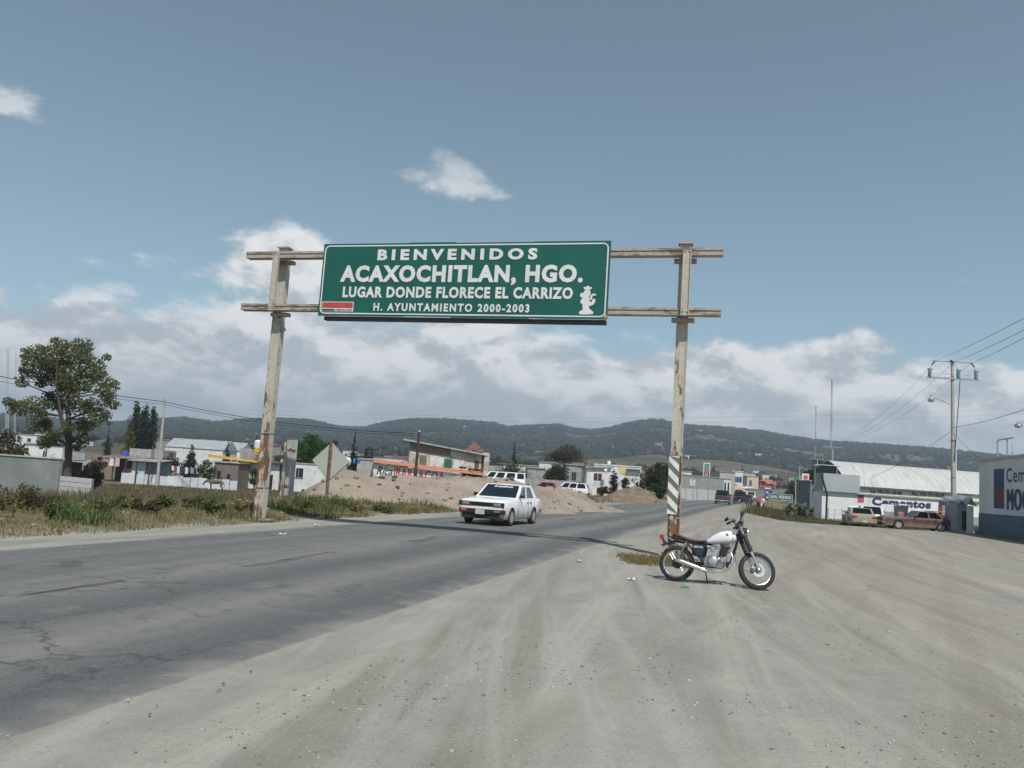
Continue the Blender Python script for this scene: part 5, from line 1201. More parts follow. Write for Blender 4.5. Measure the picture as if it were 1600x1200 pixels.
M_darkstone = pm('dark clod', (0.10, 0.078, 0.058), 0.95, 0.25, 6, bump=0.3)
def rock(mb, c, r, rs, flat=0.7):
    vs = []; bm = bmesh.new(); bmesh.ops.create_icosphere(bm, subdivisions=1, radius=1)
    m = Matrix.Rotation(rs.uniform(0, 6.28), 3, 'Z') @ Matrix.Rotation(rs.uniform(-0.5, 0.5), 3, 'X'); sx, sy = rs.uniform(0.8, 1.35), rs.uniform(0.7, 1.1)
    bm.verts.index_update()
    mb.add([Vector(c) + m @ Vector((v.co.x * sx, v.co.y * sy, v.co.z * flat)) * r * rs.uniform(0.8, 1.2) for v in bm.verts], [tuple(v.index for v in f.verts) for f in bm.faces]); bm.free()
def mound(label, ridge, foot_w, name='earth_heap', cat='earth heap', stones=60, mat=None, seed=1, res=0.28, rough=1.0):
    """heap along a ridge polyline of (px, py_top, Y) points, sloping to the ground over foot_w metres"""
    rp = [P(a, b, c) for a, b, c in ridge]; rs = random.Random(seed)
    xs = [p.x for p in rp]; ys = [p.y for p in rp]
    X, Y = np.meshgrid(np.arange(min(xs) - foot_w * 1.3, max(xs) + foot_w * 1.3, res), np.arange(min(ys) - foot_w * 1.3, max(ys) + foot_w * 1.3, res))
    best = np.full(X.shape, 9e9); hz_ = np.zeros(X.shape)
    for a, b in zip(rp[:-1], rp[1:]):
        dx, dy = b.x - a.x, b.y - a.y; l2 = dx * dx + dy * dy; u = np.clip(((X - a.x) * dx + (Y - a.y) * dy) / l2, 0, 1)
        d = np.hypot(X - a.x - u * dx, Y - a.y - u * dy); z = a.z + (b.z - a.z) * u; m = d < best; best = np.where(m, d, best); hz_ = np.where(m, z, hz_)
    G_ = gh(X, Y); hh = hz_ - G_
    fw = foot_w * (0.75 + 0.25 * hh / max(hh.max(), 0.1)) * (1 + 0.12 * vnoise(X, Y, 0.7, seed))
    t_ = np.clip(1 - best / fw, 0, 1)
    prof = np.where(t_ > 0.8, 1 - 0.5 * ((1 - t_) / 0.2) ** 2 * 0.2, t_ / 0.8 * 0.9 * (0.85 + 0.15 * t_ / 0.8))
    prof = np.minimum(prof, 1)
    Z = G_ + hh * prof + rough * prof ** 0.5 * (0.08 * vnoise(X, Y, 1.7, 2 + seed) + 0.06 * vnoise(X, Y, 4.1, seed) + 0.04 * rng.normal(size=X.shape)) * np.minimum(1, t_ * 6) - 0.12 * (t_ <= 0)
    ny, nx = X.shape; V = np.stack([X, Y, Z], -1).reshape(-1, 3); i, j = np.meshgrid(np.arange(ny - 1), np.arange(nx - 1), indexing='ij')
    q = np.stack([i * nx + j, i * nx + j + 1, (i + 1) * nx + j + 1, (i + 1) * nx + j], -1).reshape(-1, 4)
    keep = (t_.reshape(-1)[q] > 0).any(1); q = q[keep]
    used = np.unique(q); remap = np.full(len(V), -1); remap[used] = np.arange(len(used))
    t = thing(name, label, cat)
    mesh_np('heap', V[used], remap[q], mat or M_earth, t, smooth=True)
    fl = np.argwhere(t_ > 0.05)
    sm = MB(); big = 0
    for _ in range(stones * 4):
        a = fl[rs.randrange(len(fl))]; p = V[a[0] * nx + a[1]]; rock(sm, p + np.array([rs.uniform(-.1, .1), rs.uniform(-.1, .1), 0.0]), rs.uniform(0.015, 0.05), rs)
    sm.build('rubble', M_stone, t, kind='stuff')
    for _ in range(stones):
        a = fl[rs.randrange(len(fl))]; p = V[a[0] * nx + a[1]]; o = MB(); rock(o, p, rs.uniform(0.06, 0.16), rs); o.build('stone', rs.choice((M_stone, M_stone, M_darkstone)), t)
    return t
mound('long pale tan earth heap behind the white sedan beside the road', [(447, 791, 37.5), (500, 761, 38.5), (535, 735, 39.5), (557, 734, 40), (584, 744, 40), (617, 744, 40.5), (651, 746, 41), (690, 747, 41.5), (745, 745.5, 42), (790, 748, 43), (822, 760, 44.5)], 3.3, stones=130, seed=3)
mound('lower earth heap right of the sedan in front of the station wagon', [(836, 762, 48), (862, 760, 49), (890, 766, 50), (912, 774, 51), (930, 787, 51.5)], 2.8, stones=30, seed=5)
mound('low brown grassy earth bank in front of the bare tree', [(955, 776, 80), (975, 764, 82), (995, 760, 83), (1012, 766, 83), (1030, 780, 83)], 3.0, stones=14, seed=8, mat=pm('brown bank soil', (0.155, 0.12, 0.082), 0.95, 0.2, 1.2, bump=0.5, bscale=6))
s_ = spot(946, 84); o_ = MB(); rock(o_, s_ + Vector((0, 0, 0.2)), 0.62, random.Random(4), 0.55); tag(o_.build('boulder', pm('pale rock slab', (0.33, 0.31, 0.25), 0.95, 0.15, 2, bump=0.4, bscale=8)), 'pale boulder in the dry grass by the station wagon', 'boulder')
mound('ochre sand heap in front of the far block buildings', [(1116, 759, 215), (1138, 755.5, 217), (1152, 758.5, 219)], 4.0, name='sand_heap', cat='sand heap', stones=0 + 3, seed=9, res=0.8, mat=pm('ochre sand', (0.36, 0.275, 0.16), 0.95, 0.1, 0.4))

# pebbles and grit on the lot and the road edge
def pebbles():
    rs = random.Random(11); mb = MB(); mb2 = MB()
    for i in range(14000):
        y = 2.6 + 15 * rs.random() ** 1.6; x = (rs.uniform(-0.62, 0.66)) * y + 0.2
        if sd_left(x, y) > -0.5 : continue
        if sd_right(x, y) < 0.3 and rs.random() < 0.8: continue
        if float(vnoise(x, y, 1.3, 2.0)) + 0.6 * rs.uniform(-1, 1) < 0.1: continue
        r_ = 0.0035 + 0.012 * rs.random() ** 5; rock(mb if rs.random() < 0.6 else mb2, (x, y, g1(x, y) + (0.02 if sd_right(x, y) < 0.2 else 0.004)), r_, rs)
    mb.build('gravel', pm('grey gravel', (0.17, 0.162, 0.145), 0.95, 0.2, 6), kind='stuff'); mb2.build('gravel', pm('pale gravel', (0.36, 0.35, 0.325), 0.95, 0.15, 6), kind='stuff')
    mb = MB()
    for i in range(420):
        y = rs.uniform(12, 40); s = rs.uniform(1.3, 7.5); x = float(right_edge(y)) - RW / 0.957 - s; rock(mb, (x, y, g1(x, y) + 0.01), 0.02 + 0.09 * rs.random() ** 3, rs)
    mb.build('rubble', M_stone, kind='stuff')
pebbles()
M_litter = pm('white litter', (0.62, 0.62, 0.60), 0.8, 0.05); M_green_pl = pm('green plastic', (0.05, 0.30, 0.16), 0.35, 0.1)
def litter(px, py, sz, label, mat=None, name='paper_scrap', cat='litter'):
    d = pray(px, py); t = (0.03 - EYE) / d.z; p = EYEP + d * t
    for _ in range(4): t = (g1(p.x, p.y) + 0.03 - EYE) / d.z; p = EYEP + d * t
    rs = random.Random(int(px * 7 + py)); vs = []; n = 4; sz *= 0.62
    for i in range(n + 1):
        for j in range(n + 1): vs.append((p.x + (i / n - 0.5) * sz, p.y + (j / n - 0.5) * sz * 0.8, p.z - 0.012 + abs(rs.gauss(0, sz * 0.10))))
    top = [tuple(v) for v in vs]; bot = [(v[0], v[1], v[2] - 0.004) for v in vs]; fs = []
    for i in range(n):
        for j in range(n):
            a = i * (n + 1) + j; q = (a, a + n + 1, a + n + 2, a + 1); fs += [q, tuple(k + len(vs) for k in reversed(q))]
    tag(MB().add(top + bot, fs).build(name, mat or M_litter), label, cat)
litter(986, 904, 0.20, 'white paper scrap on the dirt left of the motorcycle'); litter(905, 876, 0.22, 'white paper scrap at the right road edge')
litter(1071, 915, 0.20, 'crushed green plastic bottle beside the motorcycle stand', M_green_pl, 'crushed_bottle'); litter(500, 809, 0.26, 'pale green wrapper in the grass by the diamond sign post', pm('pale green wrapper', (0.4, 0.55, 0.45), 0.5), 'wrapper')
litter(495, 820, 0.24, 'white scrap at the left road edge under the diamond sign'); litter(441, 834, 0.24, 'white scrap on the road edge below the left gantry post'); litter(288, 808, 0.5, 'pale broken board lying on the left verge', pm('weathered board', (0.42, 0.41, 0.37), 0.9)); litter(424, 810, 0.2, 'white scrap at the foot of the left gantry post')
litter(1390, 985, 0.05, 'tiny white scrap on the dirt lot', M_litter)

# far woodland on the slopes: reads as one mass
def woodland():
    n = 30000; az = RAZ[2] + (RAZ[-1] - RAZ[2]) * rng.random(n); u = rng.random(n); r = 480 + 1330 * u ** 0.75
    x, y = r * np.sin(az), r * np.cos(az)
    m = vnoise(x, y, 0.0105, 1.5) * 0.8 + vnoise(x, y, 0.029, 2.5) * 0.45 + sstep(560, 1000, r) * 0.75 - 0.22
    keep = m > rng.random(n) * 0.25
    # the thick crest line
    n2 = 2200; az2 = RAZ[2] + (RAZ[-1] - RAZ[2]) * rng.random(n2); r2 = 1700 + 120 * rng.random(n2); x = np.concatenate([x[keep], r2 * np.sin(az2)]); y = np.concatenate([y[keep], r2 * np.cos(az2)])
    r = np.hypot(x, y); z = gh(x, y); k = len(x)
    bm = bmesh.new(); bmesh.ops.create_icosphere(bm, subdivisions=1, radius=1); bm.verts.ensure_lookup_table(); bm.verts.index_update()
    bv = np.array([v.co[:] for v in bm.verts]); bf = np.array([[v.index for v in f.verts] for f in bm.faces]); bm.free()
    s = (1.8 + 3.0 * rng.random(k) ** 1.6) * np.where(r > 900, 1.15, 0.8)
    V = bv[None] * (s[:, None, None] * (0.75 + 0.5 * rng.random((k, len(bv), 1)))) * np.array([1.0, 1.0, 0.85]) + np.stack([x, y, z + s * 0.45], 1)[:, None]
    Fq = bf[None] + (np.arange(k) * len(bv))[:, None, None]
    base = np.array([[0.018, 0.028, 0.018]]) * (0.6 + 0.9 * rng.random((k, 1))) + np.array([[0.012, 0.006, 0.0]]) * rng.random((k, 1))
    o = mesh_np('woodland', V.reshape(-1, 3), Fq.reshape(-1, 3), leafmat('forest canopy', trans=0.0), attr=np.repeat(base, len(bf), 0)); o['kind'] = 'stuff'; o['label'] = 'dark woodland covering the hillsides'; o['category'] = 'woodland'
woodland()

# ------------------------------------------------------------------ buildings
M_win = pm('dark window opening', (0.022, 0.024, 0.028), 0.25, 0.1); M_conc = pm('raw grey concrete', (0.30, 0.30, 0.285), 0.95, 0.12, 1.2, bump=0.3, bscale=12, col2=(0.22, 0.215, 0.20), amt=0.35)
M_wwall = pm('whitewashed wall', (0.60, 0.61, 0.60), 0.9, 0.07, 0.9, col2=(0.42, 0.42, 0.39), amt=0.3, bump=0.15, bscale=10); M_cream = pm('cream wall', (0.52, 0.46, 0.34), 0.9, 0.07, 0.9)
M_block = pm('concrete block', (0.36, 0.35, 0.33), 0.95, 0.14, 2.5, bump=0.3, bscale=14); M_rust_roof = pm('rusty sheet roof', (0.17, 0.13, 0.10), 0.85, 0.2, 1.2, col2=(0.30, 0.29, 0.27), amt=0.5)
M_zinc = pm('zinc sheet', (0.40, 0.41, 0.42), 0.5, 0.1, 1.0, metal=0.3, col2=(0.28, 0.27, 0.25), amt=0.3); M_orange = pm('orange painted roof', (0.46, 0.17, 0.095), 0.8, 0.10, 0.8, col2=(0.36, 0.17, 0.12), amt=0.3)
M_ytrim = pm('yellow paint', (0.60, 0.36, 0.03), 0.6, 0.08, 2); M_brick = pm('red brick', (0.26, 0.115, 0.075), 0.95, 0.18, 3); M_wood = pm('dark weathered wood', (0.075, 0.058, 0.045), 0.95, 0.2, 4); M_ltblue = pm('pale blue tarp', (0.45, 0.53, 0.60), 0.6, 0.08, 2)
M_pinkw = pm('stained pale plaster', (0.54, 0.49, 0.42), 0.95, 0.12, 0.8, col2=(0.30, 0.265, 0.22), amt=0.5, bump=0.2, bscale=8)
RDANG = math.atan2(-0.285, 1.0)
def house(name, label, px0, px1, pytop, Y, depth=6.0, wall=None, rz=0.0, cat='house', roof='flat', roof_mat=None, windows=(), doors=(), group=None, over=0.15, slope=0.0, parapet=0.0, base=None, wmat=None, Y1=None, frames=True):
    """box building: its front spans photo columns px0..px1 at Y metres (Y1 at the right end), top at pytop (left end)"""
    Y1 = Y1 or Y; a = spot(px0, Y); b = spot(px1, Y1); zt = P(px0, pytop, Y).z; zb = min(a.z, b.z, g1((a.x + b.x) / 2, (Y + Y1) / 2 + depth)) - 0.3 if base is None else base
    w_ = math.hypot(b.x - a.x, b.y - a.y); ang = math.atan2(b.y - a.y, b.x - a.x); h = zt - zb
    t = thing(name, label, cat, (a.x, a.y, zb), ang, group); wall = wall or M_wwall
    z2 = h + slope * w_
    mb = MB().hexa([(0, 0, 0), (w_, 0, 0), (w_, depth, 0), (0, depth, 0), (0, 0, h), (w_, 0, z2), (w_, depth, z2), (0, depth, h)]); wo = mb.build('wall', wall, t)
    if roof == 'flat':
        MB().hexa([(-over, -over, h + 0.002), (w_ + over, -over, z2 + 0.002), (w_ + over, depth + over, z2 + 0.002), (-over, depth + over, h + 0.002), (-over, -over, h + 0.16), (w_ + over, -over, z2 + 0.16), (w_ + over, depth + over, z2 + 0.16), (-over, depth + over, h + 0.16)]).build('roof', roof_mat or M_conc, t)
    elif roof == 'parapet':
        MB().box((w_ / 2, -0.02, h - 0.08), (w_ + 0.06, 0.10, 0.14)).build('parapet', roof_mat or M_conc, t)
    elif roof == 'gable':
        r_ = min(2.0, depth * 0.22)
        MB().add([(-over, -over, h), (w_ + over, -over, h), (w_ + over, depth + over, h), (-over, depth + over, h), (-over, depth / 2, h + r_), (w_ + over, depth / 2, h + r_)], [(0, 1, 5, 4), (2, 3, 4, 5), (0, 4, 3), (1, 2, 5), (0, 3, 2, 1)]).build('roof', roof_mat or M_zinc, t)
    for (fx0, fx1, fz0, fz1) in windows:
        wd = MB().box((w_ * (fx0 + fx1) / 2, -0.004, h * (fz0 + fz1) / 2), (w_ * (fx1 - fx0), 0.03, h * (fz1 - fz0))).build('window', wmat or M_win, t)
        if frames:
            MB().box((w_ * (fx0 + fx1) / 2, -0.03, h * fz0 - 0.04), (w_ * (fx1 - fx0) + 0.2, 0.10, 0.07)).build('sill', M_conc, wd)
            MB().box((w_ * (fx0 + fx1) / 2, -0.024, h * (fz0 + fz1) / 2), (0.05, 0.02, h * (fz1 - fz0))).build('mullion', wall, wd)
    for (fx0, fx1, fz1) in doors: MB().box((w_ * (fx0 + fx1) / 2, -0.004, h * fz1 / 2), (w_ * (fx1 - fx0), 0.03, h * fz1)).build('door', wmat or M_win, t)
    t['_w'] = w_; t['_h'] = h
    return t
# --- grey rendered wall and the unfinished block wall at the left edge
a_ = P(-60, 709, 37.2); b_ = P(97, 718, 36.0); zb_ = -1.1
wl = thing('rendered_wall', 'smooth grey rendered wall at the left edge beyond the weeds', 'wall', (b_.x, b_.y, zb_), math.atan2(a_.y - b_.y, a_.x - b_.x)); L_ = (Vector((a_.x, a_.y)) - Vector((b_.x, b_.y))).length; hh_ = b_.z - zb_
MB().box((L_ / 2, 0, hh_ / 2), (L_, 0.18, hh_)).build('wall_face', pm('grey cement render', (0.205, 0.225, 0.215), 0.9, 0.08, 0.7, bump=0.12, bscale=6, col2=(0.255, 0.27, 0.26), amt=0.35), wl)
MB().box((L_ / 2, 0, hh_ + 0.03), (L_ + 0.06, 0.26, 0.055)).build('coping', pm('pale cement coping', (0.44, 0.44, 0.41), 0.95, 0.1, 2), wl)
c_ = P(97, 740, 36.1); d_ = P(146, 743, 35.2); bw = thing('block_wall', 'low unplastered concrete block wall beside the grey wall', 'wall', (c_.x, c_.y, -1.0), math.atan2(d_.y - c_.y, d_.x - c_.x)); L_ = (Vector((d_.x, d_.y)) - Vector((c_.x, c_.y))).length; rows = int((c_.z + 1.0) / 0.21)
MB().box((L_ / 2, 0.02, rows * 0.105), (L_ - 0.02, 0.10, rows * 0.21)).build('mortar', pm('dark mortar', (0.16, 0.155, 0.15), 0.95, 0.1), bw)
blk = MB().cbox((0, 0, 0), (0.385, 0.15, 0.195), 0.01).mesh('block'); hblk = MB().cbox((0, 0, 0), (0.185, 0.15, 0.195), 0.01).mesh('block')
M_blockw = pm('pale concrete block', (0.46, 0.46, 0.45), 0.95, 0.10, 2.5, bump=0.3, bscale=14); blk.materials.append(M_blockw); hblk.materials.append(M_blockw)
for r_ in range(rows):
    x = 0.0; k = 0
    while x < L_ - 0.1:
        half = (k == 0 and r_ % 2) or (x + 0.4 > L_); o = bpy.data.objects.new('block', hblk if half else blk); C.objects.link(o); o.parent = bw; wd = 0.2 if half else 0.4
        o.location = (x + wd / 2, random.uniform(-0.012, 0.008), r_ * 0.21 + 0.105); x += wd; k += 1
# --- low sheds
def shed(label, px0, px1, pyroof, Y, depth, roofmat, wallmat, open_=(0.3, 0.8), tilt=0.0, posts=3, name='shed'):
    a = spot(px0, Y); b = spot(px1, Y); zt = P(px0, pyroof, Y).z; zb = min(a.z, b.z) - 0.3; w_ = b.x - a.x; h = zt - zb; h2 = P(px1, pyroof + 0.066 * (px1 - px0) + tilt, Y).z - zb
    t = thing(name, label, 'shed', (a.x, a.y, zb))
    MB().hexa([(-0.3, -0.7, h - 0.05), (w_ + 0.3, -0.7, h2 - 0.05), (w_ + 0.3, depth, h2 + 0.15), (-0.3, depth, h + 0.15), (-0.3, -0.7, h + 0.03), (w_ + 0.3, -0.7, h2 + 0.03), (w_ + 0.3, depth, h2 + 0.23), (-0.3, depth, h + 0.23)]).build('roof', roofmat, t)
    MB().box((w_ / 2, depth - 0.1, min(h, h2) / 2), (w_, 0.12, min(h, h2) - 0.06)).build('back_wall', wallmat, t)
    for f0, f1 in ((0, open_[0]), (open_[1], 1)):
        if f1 - f0 > 0.02: MB().box((w_ * (f0 + f1) / 2, 0, min(h, h2) / 2 - 0.03), (w_ * (f1 - f0), 0.12, min(h, h2) - 0.10)).build('front_wall', wallmat, t)
    for k in range(posts): MB().box((w_ * (k + 0.5) / posts, -0.55, min(h, h2) / 2 - 0.03), (0.12, 0.12, min(h, h2) - 0.06)).build('post', M_wood, t)
    for k in range(int(w_ / 1.0)): MB().box((0.5 + k * 1.0, depth / 2 - 0.3, (h + (h2 - h) * (0.5 + k) / w_) + 0.16), (0.05, depth + 0.9, 0.03), rot=Matrix.Rotation(math.atan2(0.2, depth + 0.7), 3, 'X')).build('roof_rib', roofmat, t)
    return t
shed('long low shed with rusty roof behind the big tree trunk', 18, 92, 716, 70, 4, M_rust_roof, M_wood, (0.1, 0.9), posts=4)
shed('dark open shed with washing hung at its front', 152, 210, 713, 90, 4.5, M_rust_roof, M_wood, (0.08, 0.72), posts=3)
shed('small pale shed beside the concrete pole', 207, 248, 719, 88, 3, M_zinc, M_ltblue, (0.5, 0.95), posts=2)
house('outhouse', 'pale low wall section behind the brush pile', 108, 142, 717, 82, 3, M_conc, cat='outbuilding', roof='none')
house('white_shed', 'white flat building left of the big tree trunk', 36, 96, 693, 112, 6, M_wwall, windows=((0.5, 0.6, 0.5, 0.8),))
house('block_room', 'grey concrete block room on top of the sheds', 200, 234, 700, 97, 4, M_block, cat='outbuilding', roof='none'); house('block_room', 'narrow grey block room right of the larger one above the sheds', 236, 252, 702, 98, 4, M_block, cat='outbuilding', roof='none')
tk_ = spot(194, 96); tz_ = P(194, 713, 96).z; tag(MB().lathe([(0.0, 0), (0.33, 0), (0.36, 0.3), (0.33, 0.62), (0.0, 0.66)], (tk_.x, tk_.y, tz_), n=14).build('blue_drum', pm('blue plastic drum', (0.03, 0.13, 0.42), 0.4, 0.05), smooth=40), 'blue plastic drum on the shed roof by the block room', 'drum')
for i, (x0, x1, pt, y_) in enumerate(((255, 300, 697, 160), (296, 345, 700, 152), (318, 372, 701, 168))): house('long_shed', ('long white shed farthest left behind the bushes', 'long white shed in the middle behind the dark bush', 'long white shed right of the cypress behind the bushes')[i], x0, x1, pt, y_, 8, M_wwall, cat='shed', roof='gable', roof_mat=M_zinc)
# --- white sheet fence with posts
fa, fb = P(190, 737, 88), P(372, 748, 86); fz = fa.z
fen = thing('sheet_fence', 'low white fence of plastic sheets along the far side of the field', 'fence'); n_ = 15
M_sheet = pm('white plastic sheet', (0.56, 0.60, 0.62), 0.6, 0.08, 1.5, bump=0.3, bscale=3)
for k in range(n_):
    p = fa.lerp(fb, k / n_); q = fa.lerp(fb, (k + 1) / n_); zt = fz - 0.10 + 0.06 * math.sin(k * 2.1); gz = min(g1(p.x, p.y), g1(q.x, q.y)) - 0.1
    j = 0.06 * math.sin(k * 5.0); MB().hexa([(p.x + .02, p.y + j, gz), (q.x - .02, q.y - j, gz), (q.x - .02, q.y + 0.04 - j, gz), (p.x + .02, p.y + 0.04 + j, gz), (p.x + .02, p.y + j, zt), (q.x - .02, q.y - j, zt + 0.05 * math.sin(k)), (q.x - .02, q.y + .04 - j, zt + 0.05 * math.sin(k)), (p.x + .02, p.y + .04 + j, zt)]).build('sheet', M_sheet, fen)
    MB().box((p.x, p.y + 0.12, (gz + zt + 0.25) / 2), (0.08, 0.08, zt + 0.25 - gz)).build('post', M_wood, fen)
# washing line
cl = thing('washing_line', 'washing line with clothes above the white sheet fence', 'washing line'); wa, wb = P(268, 727, 89), P(304, 731, 89)
MB().tube([wa, wa.lerp(wb, 0.5) - Vector((0, 0, 0.08)), wb], 0.012, 5).build('line', M_dark, cl)
for p in (wa, wb): MB().tube([(p.x, p.y, g1(p.x, p.y) - 0.2), p], 0.04, 6).build('pole', M_wood, cl)
for k, c in enumerate(((0.62, 0.62, 0.64), (0.25, 0.04, 0.06), (0.55, 0.60, 0.68), (0.03, 0.05, 0.05), (0.03, 0.045, 0.05), (0.6, 0.6, 0.62), (0.05, 0.06, 0.07), (0.25, 0.33, 0.42))):
    p = wa.lerp(wb, 0.06 + 0.12 * k); w_ = 0.30; h_ = 0.5 + 0.2 * ((k * 7) % 3) / 2
    MB().add([(p.x - w_ / 2, p.y - 0.02, p.z - 0.03), (p.x + w_ / 2, p.y - 0.02, p.z - 0.04), (p.x + w_ / 2 + 0.03, p.y + 0.03, p.z - h_), (p.x, p.y - 0.05, p.z - h_ - 0.04), (p.x - w_ / 2 - 0.02, p.y + 0.04, p.z - h_ + 0.02), (p.x - w_ / 2, p.y + 0.0, p.z - 0.03), (p.x + w_ / 2, p.y + 0.0, p.z - 0.04), (p.x + w_ / 2 + 0.03, p.y + 0.05, p.z - h_), (p.x, p.y - 0.03, p.z - h_ - 0.04), (p.x - w_ / 2 - 0.02, p.y + 0.06, p.z - h_ + 0.02)], [(0, 1, 2, 3, 4), (9, 8, 7, 6, 5), (0, 5, 6, 1), (1, 6, 7, 2), (2, 7, 8, 3), (3, 8, 9, 4), (4, 9, 5, 0)]).build('garment', pm(f'cloth {c}', c, 0.9, 0.08, 3), cl)
wsh = thing('hung_washing', 'pink and white washing hung under the dark shed roof', 'washing')
for k, c in enumerate(((0.55, 0.16, 0.28), (0.6, 0.6, 0.6), (0.50, 0.35, 0.40))):
    p = P(166 + 9 * k, 717, 89.1); MB().box((p.x, p.y, p.z - 0.35), (0.5, 0.05, 0.6 + 0.15 * k), taper=0.85).build('garment', pm(f'cloth {c}', c, 0.9, 0.1, 3), wsh)
# --- shack, yellow-roofed block house, white houses
house('shack', 'grey brown shack under the yellow roof edge', 334, 372, 722, 92, 4, pm('patched grey brown boards', (0.17, 0.14, 0.115), 0.95, 0.2, 1.5, stretch=(4, 4, 0.5)), cat='shack', roof='flat', roof_mat=M_zinc, windows=((0.15, 0.3, 0.35, 0.7), (0.55, 0.7, 0.3, 0.6)), frames=False)
h1 = house('block_house', 'whitewashed block house with yellow-edged roof left of the gantry post', 370, 436, 721, 96, 7, M_wwall, roof='flat', roof_mat=M_wood, over=0.5, doors=((0.72, 0.86, 0.62),))
w_, h_ = h1['_w'], h1['_h']
for k in range(5):
    for j in range(2): MB().box((0.4 + 0.28 * k + 0.1 * j, -0.006, h_ - 0.55 - 0.28 * j), (0.13, 0.03, 0.13)).build('vent_hole', M_win, h1)
MB().hexa([(-3.2, -0.75, h_ + 0.30), (w_ * 0.5, -0.75, h_ - 0.02), (w_ * 0.5, -0.60, h_ - 0.02), (-3.2, -0.60, h_ + 0.30), (-3.2, -0.75, h_ + 0.62), (w_ * 0.5, -0.75, h_ + 0.22), (w_ * 0.5, -0.60, h_ + 0.22), (-3.2, -0.60, h_ + 0.62)]).build('yellow_fascia', M_ytrim, h1)
house('block_room', 'pale block room on the yellow-edged roof', 372, 397, 700, 98, 4, M_conc, cat='outbuilding', roof='none')
ts = spot(404, 97); tz = P(404, 712, 97).z; st_ = thing('tank_stand', 'bright yellow water tank stand on the roof by the gantry post', 'tank stand', (ts.x, ts.y, tz))
for sx in (-1, 1):
    for sy in (-1, 1): MB().box((sx * 0.45, sy * 0.4, 0.45), (0.12, 0.12, 0.9)).build('leg', M_ytrim, st_)
MB().box((0, 0, 0.62), (1.15, 1.0, 0.50)).build('yellow_panel', M_ytrim, st_); MB().box((-0.0, -0.505, 0.2), (1.1, 0.02, 0.14)).build('rail', M_ytrim, st_)
tk = spot(398.5, 99); tz = P(398.5, 700, 99).z; tag(MB().lathe([(0.0, 0), (0.42, 0), (0.44, 0.2), (0.44, 0.75), (0.30, 0.92), (0.12, 0.98), (0.0, 0.98)], (tk.x, tk.y, tz), n=16).build('water_tank', M_wwall, smooth=35), 'small white water tank above the yellow stand', 'water tank')
h2 = house('white_house', 'white house with one barred window behind the diamond sign', 440, 522, 721, 95, 7, pm('bluish whitewash', (0.58, 0.62, 0.62), 0.9, 0.06, 0.8, col2=(0.44, 0.47, 0.47), amt=0.3), roof='parapet')
w_, h_ = h2['_w'], h2['_h']; wx = w_ * 0.335; wz = h_ - 1.15
wn = MB().box((wx, -0.004, wz), (0.82, 0.03, 1.05)).build('window', M_win, h2)
for k in range(4): MB().box((wx - 0.3 + 0.2 * k, -0.028, wz), (0.025, 0.02, 1.0)).build('bar', M_wwall if k == 1 else M_dark, wn)
MB().box((wx, -0.03, wz - 0.56), (0.95, 0.1, 0.06)).build('sill', M_conc, wn)
# --- black water tank on a roof, drums
hb = house('block_house', 'low grey block house below the black water tank', 556, 586, 715, 76, 5, M_block, roof='parapet')
bt = spot(573, 77); tz = P(573, 716, 77).z; tag(MB().lathe([(0.0, 0), (0.42, 0), (0.45, 0.06), (0.45, 0.3), (0.43, 0.33), (0.45, 0.36), (0.45, 0.62), (0.43, 0.65), (0.45, 0.68), (0.44, 0.85), (0.30, 0.98), (0.18, 1.0), (0.17, 1.07), (0.0, 1.08)], (bt.x, bt.y, tz), n=20).build('water_tank', pm('black tank plastic', (0.022, 0.020, 0.022), 0.35, 0.1), smooth=35), 'black ribbed water tank on the low block house', 'water tank')
for k, px_ in enumerate((551, 558)):
    s = spot(px_, 74); z_ = P(px_, 724, 74).z; tag(MB().lathe([(0.0, 0), (0.11, 0), (0.13, 0.2), (0.12, 0.36), (0.06, 0.44), (0.0, 0.46)], (s.x, s.y, z_), n=12).build('blue_drum', pm('blue plastic drum', (0.03, 0.13, 0.42), 0.4, 0.05), smooth=40), ('blue drum nearer the cypress on the heap skyline', 'blue drum nearer the black tank on the heap skyline')[k], 'drum')
s = spot(541, 72); z_ = P(541, 725, 72).z; tag(MB().ball((s.x, s.y, z_ + 0.2), (0.30, 0.30, 0.42), 14, 8).build('white_tank', M_wwall, smooth=60), 'small white tank behind the right tip of the diamond sign', 'tank')
# --- barbacoa eatery: white lettered wall with an orange lean-to roof
ea = thing('eatery', 'low white roadside eatery with painted lettering and long orange roof', 'eatery'); A0, A1 = P(584, 722, 74), P(748, 744, 75)
ex = Vector((A1.x - A0.x, A1.y - A0.y, 0)).normalized(); en = Vector((ex.y, -ex.x, 0)); Lw = (A1 - A0).length
def E(u, v, z): p = A0 + ex * u - en * v; return (p.x, p.y, z)
zt0, zt1 = A0.z - 0.10, A1.z + 0.05; sl_ = (zt1 - zt0) / Lw
def wallseg(u0, u1, dz0, name, mat, th=0.15):
    z0a, z0b = zt0 + sl_ * u0, zt0 + sl_ * u1
    return MB().hexa([E(u0, 0, -0.3), E(u1, 0, -0.3), E(u1, th, -0.3), E(u0, th, -0.3), E(u0, 0, z0a - dz0), E(u1, 0, z0b - dz0), E(u1, th, z0b - dz0), E(u0, th, z0a - dz0)]).build(name, mat, ea)
M_wsign = pm('white painted boards', (0.62, 0.63, 0.61), 0.85, 0.06, 1.0, col2=(0.48, 0.47, 0.44), amt=0.3)
wallseg(0, 1.85, 0.0, 'sign_board', M_wsign); wallseg(1.93, 6.6, 0.02, 'sign_board', M_wsign); wallseg(6.6, 7.9, 0.03, 'white_wall', M_wwall)
